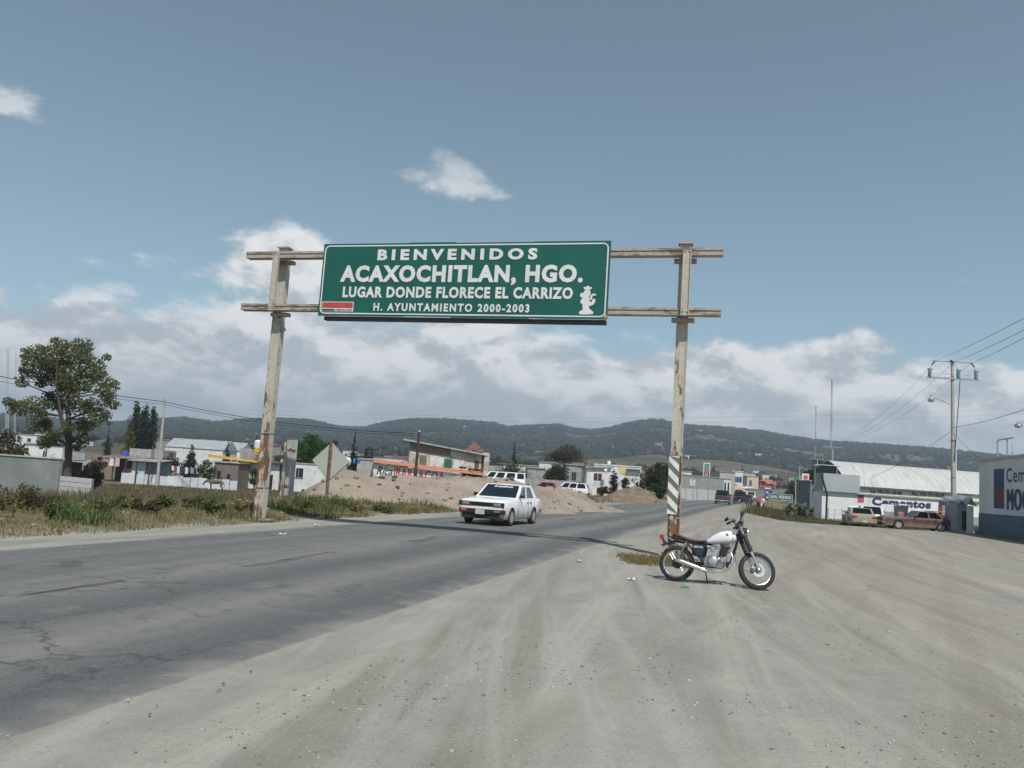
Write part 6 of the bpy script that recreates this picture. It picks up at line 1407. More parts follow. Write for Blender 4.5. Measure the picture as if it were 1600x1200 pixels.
MB().hexa([E(7.9, 2.4, -0.3), E(Lw + 0.6, 2.4, -0.3), E(Lw + 0.6, 2.6, -0.3), E(7.9, 2.6, -0.3), E(7.9, 2.4, zt1 + 0.3), E(Lw + 0.6, 2.4, zt1), E(Lw + 0.6, 2.6, zt1), E(7.9, 2.6, zt1 + 0.3)]).build('dark_recess', M_wood, ea)
rz0, rz1 = zt0 + 0.05, zt1 + 0.02
for k in range(9):
    u0, u1 = -0.1 + (Lw + 0.6) * k / 9, -0.1 + (Lw + 0.6) * (k + 1) / 9 - 0.015; za, zb2 = rz0 + sl_ * u0, rz0 + sl_ * u1
    MB().hexa([E(u0, -0.35, za), E(u1, -0.35, zb2), E(u1, 3.2, zb2 + 0.28), E(u0, 3.2, za + 0.28), E(u0, -0.35, za + 0.05), E(u1, -0.35, zb2 + 0.05), E(u1, 3.2, zb2 + 0.33), E(u0, 3.2, za + 0.33)]).build('roof_sheet', M_orange, ea)
slv = Vector((ex.x, ex.y, sl_)).normalized()
lettering('Rica', M_black_print, ea, E(0.30, 0, zt0 - 0.95), slv, (0, 0, 1), 1.4, 0.72, off=0.012, bold=0.01, shear=0.35)
lettering('BARBACOA', pm('faded red paint', (0.46, 0.075, 0.075), 0.8, 0.12, 2), ea, E(2.02, 0, zt0 + sl_ * 2.0 - 0.95), slv, (0, 0, 1), 4.3, 0.78, off=0.012, bold=0.03, spacing=1.15)
# --- two-storey unfinished house behind it
th_ = thing('unfinished_house', 'bare two-storey block house with slanting sheet roof behind the orange roof', 'house'); B0, B1 = P(641, 688, 84), P(757, 710, 85)
ex2 = Vector((B1.x - B0.x, B1.y - B0.y, 0)).normalized(); en2 = Vector((ex2.y, -ex2.x, 0)); L2 = (Vector((B1.x, B1.y)) - Vector((B0.x, B0.y))).length
def U(u, v, z): p = B0 + ex2 * u - en2 * v; return (p.x, p.y, z)
s2 = (B1.z - B0.z) / L2; z0 = -0.5
def blockU(u0, u1, v0, v1, za, zb, zc, zd, name, mat, par=None): return MB().hexa([U(u0, v0, za), U(u1, v0, zb), U(u1, v1, zb), U(u0, v1, za), U(u0, v0, zc), U(u1, v0, zd), U(u1, v1, zd), U(u0, v1, zc)]).build(name, mat, par or th_)
blockU(0, L2, 0.0, 6.0, z0, z0, B0.z - 0.15, B1.z - 0.15, 'wall', M_pinkw)
blockU(-0.7, L2 + 0.5, -0.6, 6.5, B0.z - 0.12 - s2 * 0.7, B1.z - 0.12 + s2 * 0.5, B0.z + 0.02 - s2 * 0.7, B1.z + 0.02 + s2 * 0.5, 'roof', M_zinc)
def zat(u): return B0.z + s2 * u
blockU(0.02, 0.55 * L2, -0.03, 0.0, zat(0) - 1.05, zat(0.55 * L2) - 0.85, zat(0) - 0.16, zat(.55 * L2) - 0.16, 'upper_course', pm('brown block course', (0.24, 0.19, 0.15), 0.95, 0.15, 2))
zf = zat(0) - 1.15
for (u0, u1, d0, d1, mt, nm) in ((0.14, 0.235, 1.25, 2.35, pm('board shutter', (0.17, 0.14, 0.11), 0.9, 0.15, 2), 'shutter'), (0.47, 0.575, 1.15, 2.25, pm('green shutter', (0.02, 0.115, 0.085), 0.6, 0.08), 'shutter'), (0.875, 0.935, 0.75, 2.35, pm('brown door', (0.13, 0.055, 0.045), 0.7, 0.1), 'door')):
    wn = blockU(u0 * L2, u1 * L2, -0.025, 0.03, zat(u0 * L2) - d1, zat(u1 * L2) - d1, zat(u0 * L2) - d0, zat(u1 * L2) - d0, nm, mt)
M_poster = pm('white painted panel', (0.60, 0.575, 0.54), 0.9, 0.10, 2.5, col2=(0.45, 0.33, 0.31), amt=0.35)
for (u0, u1, d0, d1) in ((0.28, 0.45, 1.1, 2.9), (0.60, 0.715, 0.95, 2.8)): blockU(u0 * L2, u1 * L2, -0.022, 0.02, zat(u0 * L2) - d1, zat(u1 * L2) - d1, zat(u0 * L2) - d0, zat(u1 * L2) - d0, 'painted_panel', M_poster)
blockU(0.72 * L2, 0.735 * L2, -0.06, 0.05, z0, z0, zat(.72 * L2) - 0.16, zat(.73 * L2) - 0.16, 'pilaster', M_wwall); blockU(0.965 * L2, 1.0 * L2, -0.05, 0.05, z0, z0, zat(.965 * L2) - .16, zat(L2) - .16, 'corner_post', M_wood)
bc = P(742, 704, 90); bk = thing('brick_stack', 'heap of red bricks above the slanting roof', 'brick stack', bc); rs_ = random.Random(3); bm_ = MB().cbox((0, 0, 0), (0.36, 0.17, 0.15), 0.01).mesh('brick'); bm_.materials.append(pm('dusty red brick', (0.25, 0.135, 0.10), 0.95, 0.2, 3))
for lv in range(6):
    for q in range(6 - lv):
        o = bpy.data.objects.new('brick', bm_); C.objects.link(o); o.parent = bk; o.location = (-0.15 * (6 - lv) + q * 0.34 + rs_.uniform(-.05, .05), rs_.uniform(-.05, .05), 0.0 + lv * 0.155); o.rotation_euler = (0, 0, rs_.uniform(-.25, .25))
MB().box((-0.1, 0.9, -2.2), (3.4, 1.6, 4.1)).build('block_pier', M_pinkw, bk)
for k, (px_, py_) in enumerate(((723, 732), (737, 735), (749, 736))):
    p = P(px_, py_, 76.5 + k * 0.3); tag(MB().lathe([(0.17, -0.09), (0.30, -0.10), (0.34, -0.05), (0.34, 0.05), (0.30, 0.10), (0.17, 0.09)], (p.x, p.y, p.z + 0.08), n=20, closed=True).build('old_tyre', M_tyre2, smooth=40), ('old tyre lying farthest left on the orange roof', 'old tyre in the middle of the three on the orange roof', 'old tyre nearest the white van on the orange roof')[k], 'tyre', 'old tyres on the orange roof')
# --- houses between the trees, middle distance
house('house', 'small house with dark blue roof behind the cypress', 756, 784, 724, 118, 6, M_conc, roof='flat', roof_mat=pm('dark blue roof', (0.03, 0.045, 0.10), 0.6, 0.1), windows=((0.3, 0.5, 0.4, 0.75),))
house('house', 'grey house with two windows between the two round trees', 822, 850, 731, 128, 7, M_conc, windows=((0.25, 0.42, 0.35, 0.7), (0.62, 0.78, 0.35, 0.7)))
gw = house('garden_wall', 'long grey block wall behind the parked station wagon', 818, 926, 747, 106, 0.25, pm('grey block wall', (0.30, 0.30, 0.275), 0.95, 0.14, 1.6, bump=0.3, bscale=10, col2=(0.4, 0.39, 0.36), amt=0.35), cat='wall', roof='none', Y1=104)
house('house', 'pale rooftop house with washing wires above the block wall', 882, 930, 726, 122, 7, M_conc, windows=((0.2, 0.34, 0.55, 0.8), (0.6, 0.72, 0.55, 0.8)))
house('house', 'white hillside house peeping over the rooftops', 840, 868, 722, 150, 6, M_wwall, windows=((0.3, 0.5, 0.5, 0.8),)); house('house', 'cream hillside house right of the spreading tree', 893, 912, 724, 155, 6, M_cream, windows=((0.3, 0.55, 0.5, 0.8),))
h3 = house('white_house', 'white house with dark window and sloping roof beside the street pole', 915, 952, 731, 100, 7, M_wwall, roof='flat', roof_mat=M_conc, over=0.3, slope=0.06); w_, h_ = h3['_w'], h3['_h']
wn = MB().box((w_ * 0.47, -0.004, h_ - 1.0), (0.95, 0.03, 0.85)).build('window', pm('brown window', (0.06, 0.032, 0.032), 0.4, 0.1), h3); MB().box((w_ * 0.47, -0.026, h_ - 1.0), (0.05, 0.02, 0.8)).build('mullion', M_wwall, wn)
MB().box((w_ * 0.62, -0.02, 0.85), (0.9, 0.05, 1.3)).build('brick_panel', M_brick, h3)
h4 = house('white_building', 'broad white flat-roofed building with a yellow end wall', 926, 1000, 724, 116, 9, M_wwall, roof='parapet', roof_mat=M_wwall); w_, h_ = h4['_w'], h4['_h']; MB().box((w_ * 0.62, -0.02, h_ - 0.6), (0.95, 0.06, 1.15)).build('yellow_panel', pm('pale yellow wall', (0.62, 0.46, 0.20), 0.8, 0.05), h4); MB().box((w_ * 0.83, -0.3, h_ - 0.5), (w_ * 0.3, 0.5, 0.10)).build('awning', M_dark, h4)
MB().lathe([(0, 0), (0.25, 0), (0.25, 0.45), (0.0, 0.5)], (w_ * 0.36, 3, h_ + 0.1), n=12).build('roof_tank', M_wwall, h4, smooth=40)
dsh = P(948, 734, 99); ds = thing('satellite_dish', 'grey satellite dish on the corner of the white house', 'satellite dish', dsh); MB().lathe([(0.0, 0.06), (0.12, 0.05), (0.26, 0.0), (0.26, 0.012), (0.12, 0.065), (0.0, 0.075)], axis=(Vector((0.3, 0.8, -0.5)).normalized(), Vector((0.94, -0.35, 0)).normalized(), Vector((0.17, 0.47, 0.86)).normalized()), n=16).build('dish', M_steel, ds, smooth=50); MB().tube([(0, 0.1, -0.45), (0, 0.05, 0)], 0.025, 6).build('mount', M_steel, ds)
h5 = house('warehouse_wall', 'long grey block wall building with pale lower band right of the gantry post', 1040, 1130, 738, 132, 10, pm('grey warehouse blocks', (0.27, 0.275, 0.265), 0.95, 0.10, 1.0, col2=(0.34, 0.34, 0.32), amt=0.3), cat='building', roof='parapet', Y1=150); w_, h_ = h5['_w'], h5['_h']
MB().box((w_ * 0.42, -0.03, h_ - 1.3), (2.0, 0.05, 1.1)).build('white_panel', M_wwall, h5); MB().box((w_ * 0.45, -0.02, h_ * 0.25), (w_ * 0.85, 0.03, h_ * 0.46)).build('pale_band', pm('pale grey paint', (0.44, 0.46, 0.47), 0.9, 0.07, 1), h5)
for k in range(4): MB().box((w_ * (0.3 + 0.2 * k), -0.06, h_ / 2), (0.22, 0.12, h_)).build('pilaster', M_conc, h5)
# filling-station style sign tower
py = thing('sign_tower', 'tall white framed sign tower with green panel beside the grey warehouse', 'sign tower', spot(1102, 165)); zt = P(1102, 723, 165).z - spot(1102, 165).z
for sx in (-0.6, 0.6): MB().box((sx, 0, zt / 2), (0.16, 0.2, zt)).build('leg', M_wwall, py)
MB().box((0, 0, zt - 0.1), (1.36, 0.22, 0.2)).build('top_rail', M_wwall, py); MB().box((0, -0.02, zt - 0.95), (1.02, 0.16, 1.3)).build('green_panel', pm('grey green panel', (0.12, 0.24, 0.20), 0.5, 0.1, 4), py); MB().box((0, -0.02, zt - 1.78), (1.02, 0.16, 0.26)).build('red_panel', M_red_print, py); MB().box((0, -0.02, zt - 2.3), (0.6, 0.14, 0.6)).build('grey_panel', M_conc, py)
house('block_building', 'grey block building at the far left roadside', 1123, 1147, 737, 205, 9, M_block, cat='building', windows=((0.1, 0.25, 0.2, 0.7), (0.4, 0.55, 0.2, 0.7)))
h6 = house('white_building', 'far white building with three dark arches and blue front', 1143, 1159, 736, 222, 8, M_wwall, cat='building', roof='flat', roof_mat=M_wwall); w_, h_ = h6['_w'], h6['_h']
for k in range(3): MB().lathe([(0.36, -0.02), (0.36, 0.02)], (w_ * (0.22 + 0.28 * k), 0, h_ * 0.72), axis='Y', n=14).box((w_ * (0.22 + 0.28 * k), 0, h_ * 0.6), (0.72, 0.04, 1.0)).build('arch_window', pm('blue window', (0.03, 0.07, 0.18), 0.4, 0.1), h6)
MB().box((w_ * 0.2, -0.03, h_ * 0.40), (w_ * 0.5, 0.04, 0.5)).build('blue_front', M_blue_print, h6)
house('block_building', 'tan block building beyond the far bend', 1166, 1184, 744, 300, 9, M_cream, cat='building', windows=((0.2, 0.4, 0.3, 0.7),)); house('shopfront', 'low pale shopfront left of the far road', 1124, 1141, 748, 200, 5, M_wwall, cat='shop', doors=((0.1, 0.25, 0.8), (0.4, 0.55, 0.8), (0.7, 0.85, 0.8)))
# market canopies where the road bends
for k, (x0, x1, yt, c, lab) in enumerate(((1186, 1212, 747, (0.52, 0.10, 0.045), 'orange market awning where the road bends'), (1208, 1232, 750, (0.10, 0.028, 0.03), 'dark red market awning right of the orange one'))):
    s = spot(x0, 330); e = spot(x1, 330); zt = P(x0, yt, 330).z; t = thing('market_awning', lab, 'awning'); zb = min(s.z, e.z) - 0.5; m_ = pm(f'awning {k}', c, 0.7, 0.12, 0.4)
    MB().add([(s.x, s.y, zt - 1.0), (e.x, s.y, zt - 1.4), (e.x, s.y + 5, zt - 1.4), (s.x, s.y + 5, zt - 1.0), (s.x + 1.5, s.y + 2.5, zt), (e.x - 1.5, s.y + 2.5, zt - 0.3)], [(0, 1, 5, 4), (2, 3, 4, 5), (0, 4, 3), (1, 2, 5), (0, 3, 2, 1)]).build('canopy', m_, t)
    for q in (s.x + .3, (s.x + e.x) / 2, e.x - .3):
        for yy in (s.y + .3, s.y + 4.7): MB().box((q, yy, (zb + zt - 1.2) / 2), (0.15, 0.15, zt - 1.2 - zb)).build('pole', M_steel, t)
    MB().box(((s.x + e.x) / 2, s.y + 2.5, zt - 2.6), (e.x - s.x - 1, 3, 1.6)).build('stall_counter', m_ if k == 0 else M_wood, t)

# far town on the slopes: tiny but countable houses
rs = random.Random(21)
def far_house(px, Y, wm, label, group):
    s = spot(px, Y); ci = rs.randrange(4); c = (M_wwall, M_wwall, M_conc, M_cream)[ci]; rj = rs.randrange(3); rm = (M_conc, M_zinc, M_brick)[rj]; word = ('white', 'white', 'grey', 'cream')[ci] + ' ' + ('grey-roofed', 'tin-roofed', 'brick-red-roofed')[rj]; label = label.replace('pale', word).replace('far house', 'far ' + word + ' house'); group = word + ' ' + group; w_, d_, h_ = wm * rs.uniform(0.8, 1.3), 6 * rs.uniform(.8, 1.3), rs.uniform(2.8, 5.2)
    t = thing('far_house', label, 'house', (s.x, s.y, s.z - 0.8), rs.uniform(-0.35, 0.35), group); h_ += 0.8
    MB().box((0, 0, h_ / 2), (w_, d_, h_)).build('wall', c, t); MB().box((0, 0, h_ + 0.1), (w_ + 0.4, d_ + 0.4, 0.2)).build('roof', rm, t)
    for k in range(2): MB().box((w_ * (-0.25 + 0.5 * k), -d_ / 2 - 0.004, h_ * 0.62), (1.1, 0.03, 1.2)).build('window', M_win, t)
for px_, Y_ in [(rs.uniform(250, 445), rs.uniform(230, 430)) for _ in range(26)]: far_house(px_, Y_, 8, 'small pale house of the far town left of the gantry post', 'far town left of the gantry')
for px_, Y_ in [(rs.uniform(0, 160), rs.uniform(260, 520)) for _ in range(9)]: far_house(px_, Y_, 8, 'tiny pale house on the slope beyond the big tree', 'houses beyond the big tree')
for px_, Y_ in [(rs.uniform(520, 760), rs.uniform(230, 420)) for _ in range(12)]: far_house(px_, Y_, 8, 'small pale house far behind the earth heap', 'houses far behind the heap')
for px_, Y_ in [(rs.uniform(770, 1060), rs.uniform(190, 380)) for _ in range(20)]: far_house(px_, Y_, 8, 'small pale house between the trees below the hill', 'houses below the hill')
for px_, Y_ in [(rs.uniform(1150, 1300), rs.uniform(360, 620)) for _ in range(12)]: far_house(px_, Y_, 7, 'tiny far house beyond the bend of the road', 'houses beyond the bend')
for px_, Y_ in [(rs.uniform(600, 1250), rs.uniform(800, 1500)) for _ in range(14)]: far_house(px_, Y_, 9, 'tiny pale house high on the wooded hill', 'houses on the wooded hill')
# scattered trees of the town and lower slopes
protos = []
for k, (cols, frm, h_, w_) in enumerate(((DARKG, 'round', 7, 7), (OLIVE, 'round', 6, 7), (GREEN, 'round', 6, 6.5), (BROWNB, 'round', 6, 6), (DARKG, 'cone', 9, 3))):
    protos.append(make_tree('town_tree', 'tree', (0, 0, 0), h_, w_, cols, n=900, leaf=0.62, trunk_h=0.15, form=frm, clumps=14, gap=0.4, limbs=4))
cnt = [0] * 5
KINDS_ = ('dark green round', 'dull olive round', 'mid green round', 'brown half-bare', 'narrow pointed dark')
zones = ((-60, 200, 260, 700, 22, 'tree in the dusty belt beyond the big tree', 'trees beyond the big tree'), (200, 450, 200, 600, 40, 'tree among the far houses left of the gantry post', 'trees of the far town'), (450, 620, 150, 600, 26, 'tree behind the left half of the earth heap', 'trees behind the earth heap'), (620, 780, 170, 600, 26, 'tree far behind the two-storey house', 'trees behind the two-storey house'), (760, 1070, 160, 520, 44, 'tree among the houses below the hill', 'trees below the hill'), (1070, 1330, 260, 650, 46, 'tree on the lower slope beyond the bend of the road', 'trees beyond the bend'), (1320, 1600, 180, 650, 30, 'tree on the slope behind the cement works', 'trees behind the cement works'))
for (x0, x1, y0, y1, n, lab, grp) in zones:
    for _ in range(n):
        px_, Y_ = rs.uniform(x0, x1), rs.uniform(y0, y1); s = spot(px_, Y_)
        if -14 < sd_right(s.x, s.y) < 8 and Y_ < 420: continue
        k = rs.choice((0, 0, 1, 1, 2, 2, 3, 4)); src = protos[k]
        o = src if cnt[k] == 0 else copy_tree(src); cnt[k] += 1
        o.location = s; sc_ = rs.uniform(0.5, 0.95); o.scale = (sc_, sc_, sc_ * rs.uniform(0.8, 1.1)); o.rotation_euler = (0, 0, rs.uniform(0, 6.28)); o['label'] = KINDS_[k] + ' ' + lab; o['group'] = KINDS_[k] + ' ' + grp

# ------------------------------------------------------------------ small signs, poles, wires
# tall back-to-front plate and the diamond sign, both seen from behind
bp_ = G_ = None
def groundpx(px, py):
    d = pray(px, py); t = -EYE / d.z; p = EYEP + d * t
    for _ in range(6): t = (g1(p.x, p.y) - EYE) / d.z; p = EYEP + d * t
    return p
M_signback = pm('bare sign back', (0.36, 0.375, 0.36), 0.6, 0.06, 2, col2=(0.30, 0.29, 0.27), amt=0.3)
s = groundpx(436, 806); Yd = s.y; pt = P(448, 684, Yd); sg = thing('marker_board', 'tall plain grey plate on a post seen from behind, right of the left gantry post', 'road marker', s, R(-12))
h_ = P(440, 690, Yd).z - s.z
MB().box((0.0, 0.04, h_ / 2 - 0.1), (0.10, 0.07, h_ + 0.2)).build('post', M_post, sg)
for k, (x0, x1) in enumerate(((-0.02, 0.16), (0.165, 0.33))): MB().box(((x0 + x1) / 2 + 0.02, 0.09 + 0.012 * k, h_ - 0.80), (x1 - x0, 0.012, 1.75)).build('plate', M_signback, sg)
for zz in (h_ - 0.2, h_ - 1.35): MB().box((0.15, 0.055, zz), (0.34, 0.02, 0.05)).build('strap', M_post, sg)
s = groundpx(508, 800); Yd = s.y; top = P(513, 691, Yd); dg_ = thing('diamond_sign', 'diamond road sign seen from behind on a rusty brown post', 'road sign', s, R(-8)); h_ = top.z - s.z
MB().tube([(0, 0, -0.3), (0, 0, h_ + 0.03)], 0.055, 6).build('post', pm('rusty brown post', (0.13, 0.075, 0.05), 0.85, 0.2, 4, col2=(0.25, 0.19, 0.14), amt=0.4), dg_)
a_ = (P(541, 718, Yd).x - P(482, 718, Yd).x) / 2 * 1.02
def rr_diamond(r, rad=0.06):
    out = []
    for k in range(4):
        c = (math.cos(R(90 * k)) * (r - rad * 1.41), math.sin(R(90 * k)) * (r - rad * 1.41))
        for q in range(-2, 3): out.append((c[0] + rad * math.cos(R(90 * k + q * 22.5)), c[1] + rad * math.sin(R(90 * k + q * 22.5))))
    return out
dpl = MB().prism(rr_diamond(a_), (0, 0.075, h_ - a_ * 0.98), (1, 0, 0), (0, 0, 1), (0, 1, 0), 0.02).build('plate', pm('sign back grey', (0.40, 0.41, 0.37), 0.6, 0.05, 2), dg_)
MB().prism(rr_diamond(a_ + 0.02), (0, 0.097, h_ - a_ * 0.98), (1, 0, 0), (0, 0, 1), (0, 1, 0), 0.012).build('rim', pm('sign rim', (0.12, 0.10, 0.08), 0.7, 0.1), dg_)
# concrete light pole in the field and the brown pole by the eatery
M_cpole = pm('concrete pole', (0.36, 0.345, 0.325), 0.9, 0.1, 3)
fp = P(246, 752, 84); ft = P(258, 622, 84); pole_f = thing('utility_pole', 'slim grey concrete pole standing in the field on the left', 'utility pole', (fp.x, fp.y, g1(fp.x, fp.y)))
lt = Vector((ft.x - fp.x, 0, ft.z - g1(fp.x, fp.y))); MB().tube([(0, 0, -0.3), lt], [0.17, 0.10], 10).build('shaft', M_cpole, pole_f, smooth=50); MB().box(lt * 0.955, (0.3, 0.1, 0.1)).build('bracket', M_dark, pole_f)
ep = P(649, 740, 70); et = P(655, 675, 70); pole_e = thing('utility_pole', 'dark brown pole in front of the two-storey house', 'utility pole', (ep.x, ep.y, 0)); le = Vector((et.x - ep.x, 0, et.z)); MB().tube([(0, 0, -0.2), le], [0.14, 0.11], 9).build('shaft', pm('brown pole', (0.06, 0.035, 0.03), 0.9, 0.15, 4), pole_e, smooth=50); MB().lathe([(0.0, 0), (0.06, 0), (0.07, 0.12), (0.0, 0.16)], (le.x, 0, le.z), n=8).build('insulator', M_wwall, pole_e)
def wire(label, a, b, sag, r=0.012, mat=None, n=14, name='overhead_wire'):
    a, b = Vector(a), Vector(b); pts = [a.lerp(b, k / n) - Vector((0, 0, sag * 4 * (k / n) * (1 - k / n))) for k in range(n + 1)]
    return tag(MB().tube(pts, r, 5).build(name, mat or M_dark), label, 'wire')
fpt = Vector((fp.x, fp.y, g1(fp.x, fp.y))) + lt * 0.955; ept = Vector((ep.x, ep.y, 0)) + le * 0.95
wire('upper thick cable from the left edge to the field pole', P(-60, 577, 60), fpt + Vector((0, 0, 0.02)), 0.15, 0.032); wire('lower thin cable from the left edge to the field pole', P(-60, 586, 60), fpt - Vector((0, 0, 0.25)), 0.12, 0.018)
wire('upper cable from the field pole to the brown pole', fpt + Vector((0, 0, 0.02)), ept + Vector((0, 0, 0.1)), 0.55, 0.030); wire('lower cable from the field pole to the brown pole', fpt - Vector((0, 0, 0.25)), ept - Vector((0, 0, 0.1)), 0.55, 0.018); wire('cable from the brown pole to the two-storey house', ept, P(742, 700, 86), 0.3, 0.022)
sp_ = P(914, 722, 94); pole_s = thing('utility_pole', 'thin dark pole behind the parked station wagon', 'utility pole', (sp_.x - 0.15, sp_.y, 0)); MB().tube([(0, 0, -0.2), (0.2, 0, sp_.z)], [0.09, 0.06], 8).build('shaft', M_wood, pole_s, smooth=50); MB().box((0.2, 0, sp_.z - 0.15), (0.5, 0.06, 0.06)).build('crossarm', M_wood, pole_s)
# two faint lines crossing the whole valley
wire('upper far power line crossing the valley', P(380, 640, 240), P(1700, 633, 240), 3.0, 0.016, M_dark, 20, 'power_line'); wire('lower far power line crossing the valley', P(380, 646, 240), P(1700, 641, 240), 3.2, 0.016, M_dark, 20, 'power_line')
# --- main utility pole on the right with crossarms, cut-outs and street lamp
mp = groundpx(1490, 827); Yp = mp.y; mpz = g1(mp.x, mp.y); H_ = P(1488, 563, Yp).z - mpz
up_ = thing('utility_pole', 'tall concrete utility pole with two crossarms and street lamp at the lot edge', 'utility pole', (mp.x, mp.y, mpz), R(-4)); tx = P(1488, 563, Yp).x - mp.x
MB().tube([(0, 0, -0.3), (tx * 0.5, 0, H_ * 0.5), (tx, 0, H_)], [0.20, 0.16, 0.11], 12).build('shaft', M_cpole, up_, smooth=50)
zc1, zc2 = P(1488, 566, Yp).z - mpz, P(1488, 592, Yp).z - mpz; m_pp = 1.0 / (F / Yp)
MB().box((tx - 0.1, -0.16, zc1), (3.0, 0.09, 0.09)).build('crossarm', M_steel, up_); MB().box((tx + 0.0, -0.16, zc2), (4.15, 0.12, 0.13)).build('crossarm', M_steel, up_); MB().box((tx + 0.1, -0.19, zc2 + 0.32), (2.4, 0.03, 0.03)).build('tie_bar', M_steel, up_)
M_ins = pm('glazed insulator', (0.20, 0.23, 0.25), 0.3, 0.1)
tops = []
for k, xx in enumerate((-1.85, 0.42, 1.82)):
    cut_ = MB().lathe([(0.0, 0), (0.12, 0.0), (0.15, 0.1), (0.13, 0.2), (0.16, 0.3), (0.13, 0.4), (0.16, 0.5), (0.12, 0.6), (0.0, 0.62)], (tx + xx, -0.16, zc2 + 0.08), n=12).build('cutout', (M_ins, pm('teal insulator', (0.10, 0.22, 0.28), 0.3, 0.08), M_ins)[k], up_, smooth=40); MB().tube([(tx + xx - 0.2, -0.16, zc2 + 0.74), (tx + xx + 0.25, -0.16, zc2 + 0.68)], 0.035, 6).build('fuse_arm', M_dark, cut_)
for k, xx in enumerate((-1.45, 0.0, 1.42)):
    MB().tube([(tx + xx, -0.16, zc1), (tx + xx - 0.28 + (0.5 if k == 2 else 0), -0.3, zc1 + (-0.35 if k != 1 else 0.1))], [0.06, 0.05], 7).build('strain_insulator', M_dark, up_); tops.append(Vector((mp.x + tx + xx, mp.y - 0.2, mpz + zc1)))
for k, xx in enumerate((-1.45, 0.0, 1.42)): MB().tube([(tx + xx, -0.2, zc1 - 0.05), (tx + (-1.85, 0.42, 1.82)[k], -0.2, zc2 + 0.7)], 0.012, 5).build('jumper', M_dark, up_)
zl = P(1470, 632, Yp).z - mpz; lx = P(1455, 624, Yp).x - mp.x
MB().tube([(tx * 0.8, -0.1, zl - 0.05), (lx * 0.5 + tx * 0.4, -0.12, zl + 0.32), (lx + 0.25, -0.12, zl + 0.48), (lx, -0.12, zl + 0.45)], 0.035, 7).build('lamp_arm', M_steel, up_, smooth=50)
lh = MB().lathe([(0.0, 0.16), (0.10, 0.15), (0.13, 0.05), (0.24, 0.0), (0.26, -0.10), (0.20, -0.22), (0.0, -0.27)], (lx, -0.12, zl + 0.40), n=16).build('lamp_head', M_alu, up_, smooth=40); MB().lathe([(0.03, 0), (0.04, 0.2), (0, 0.22)], (lx + 0.02, -0.12, zl + 0.54), n=8).build('photo_cell', M_steel, lh)
MB().tube([(tx + 0.55, -0.2, zc2), (tx + 0.35, -0.22, zc2 - 3.0), (tx + 0.12, -0.2, zc2 - 8.0 + 1.2)], 0.03, 6).build('down_cable', M_dark, up_)
MB().tube([(tx * 0.2 + 0.2, -0.12, 0), (tx * 0.5 + 0.16, -0.12, H_ * 0.52)], 0.055, 8).build('conduit', M_wwall, up_)
for zz in (0.30, 0.52): MB().tube([(tx * zz + 0.18 * math.cos(a), 0.18 * math.sin(a), H_ * zz) for a in [2 * math.pi * k / 10 for k in range(10)]], 0.025, 5, closed=True).build('band', M_dark, up_)
for k, (py_, lab) in enumerate(((498, 'highest wire from the tall pole to the right edge'), (517, 'middle wire from the tall pole to the right edge'), (528, 'lowest of the three top wires from the tall pole to the right edge'))): wire(lab, tops[k], P(1640, py_ - 22, 30), 0.1, 0.012, M_dark)
for k, (dx_, lab) in enumerate(((0, 'left wire from the tall pole toward the cement works'), (6, 'middle wire from the tall pole toward the cement works'), (14, 'right wire from the tall pole toward the cement works'))): wire(lab, tops[k], P(1302 + dx_, 694, 93), 0.9, 0.011, M_steel)
sh_ = Vector((mp.x + tx * 0.5, mp.y, mpz + P(1488, 668, Yp).z - mpz))
wire('cable from the pole shaft up to the right edge', sh_, P(1650, 622, 40), 0.2, 0.018); wire('stay wire from the pole to the workshop roof', sh_ + Vector((0, 0, -0.4)), P(1530, 716, 54.8), 0.1, 0.011); wire('cable from the pole shaft down to the vaulted hall', sh_ + Vector((0, 0, -0.2)), P(1345, 752, 84), 0.4, 0.014)
# street lamp reaching in from the right edge (its pole stands outside the picture)
q = P(1591, 664, 45); q2 = P(1680, 655, 45); sl2 = thing('street_lamp', 'grey street lamp reaching in over the blue banded wall at the right edge', 'street lamp', (q2.x, q2.y, g1(q2.x, q2.y))); zz = q2.z - g1(q2.x, q2.y); dx_ = q.x - q2.x
MB().tube([(0, 0, -0.2), (0, 0, zz + 0.3)], [0.14, 0.10], 10).build('shaft', M_cpole, sl2, smooth=50); MB().tube([(0, 0, zz), (dx_ * 0.5, 0, zz + 0.35), (dx_ + 0.15, 0, q.z - g1(q2.x, q2.y) + 0.12)], 0.03, 7).build('lamp_arm', M_steel, sl2); MB().lathe([(0.0, 0.20), (0.03, 0.2), (0.05, 0.10), (0.18, 0.03), (0.20, -0.05), (0.15, -0.14), (0.0, -0.18)], (dx_, 0, q.z - g1(q2.x, q2.y)), n=16).build('lamp_head', M_alu, sl2, smooth=40)
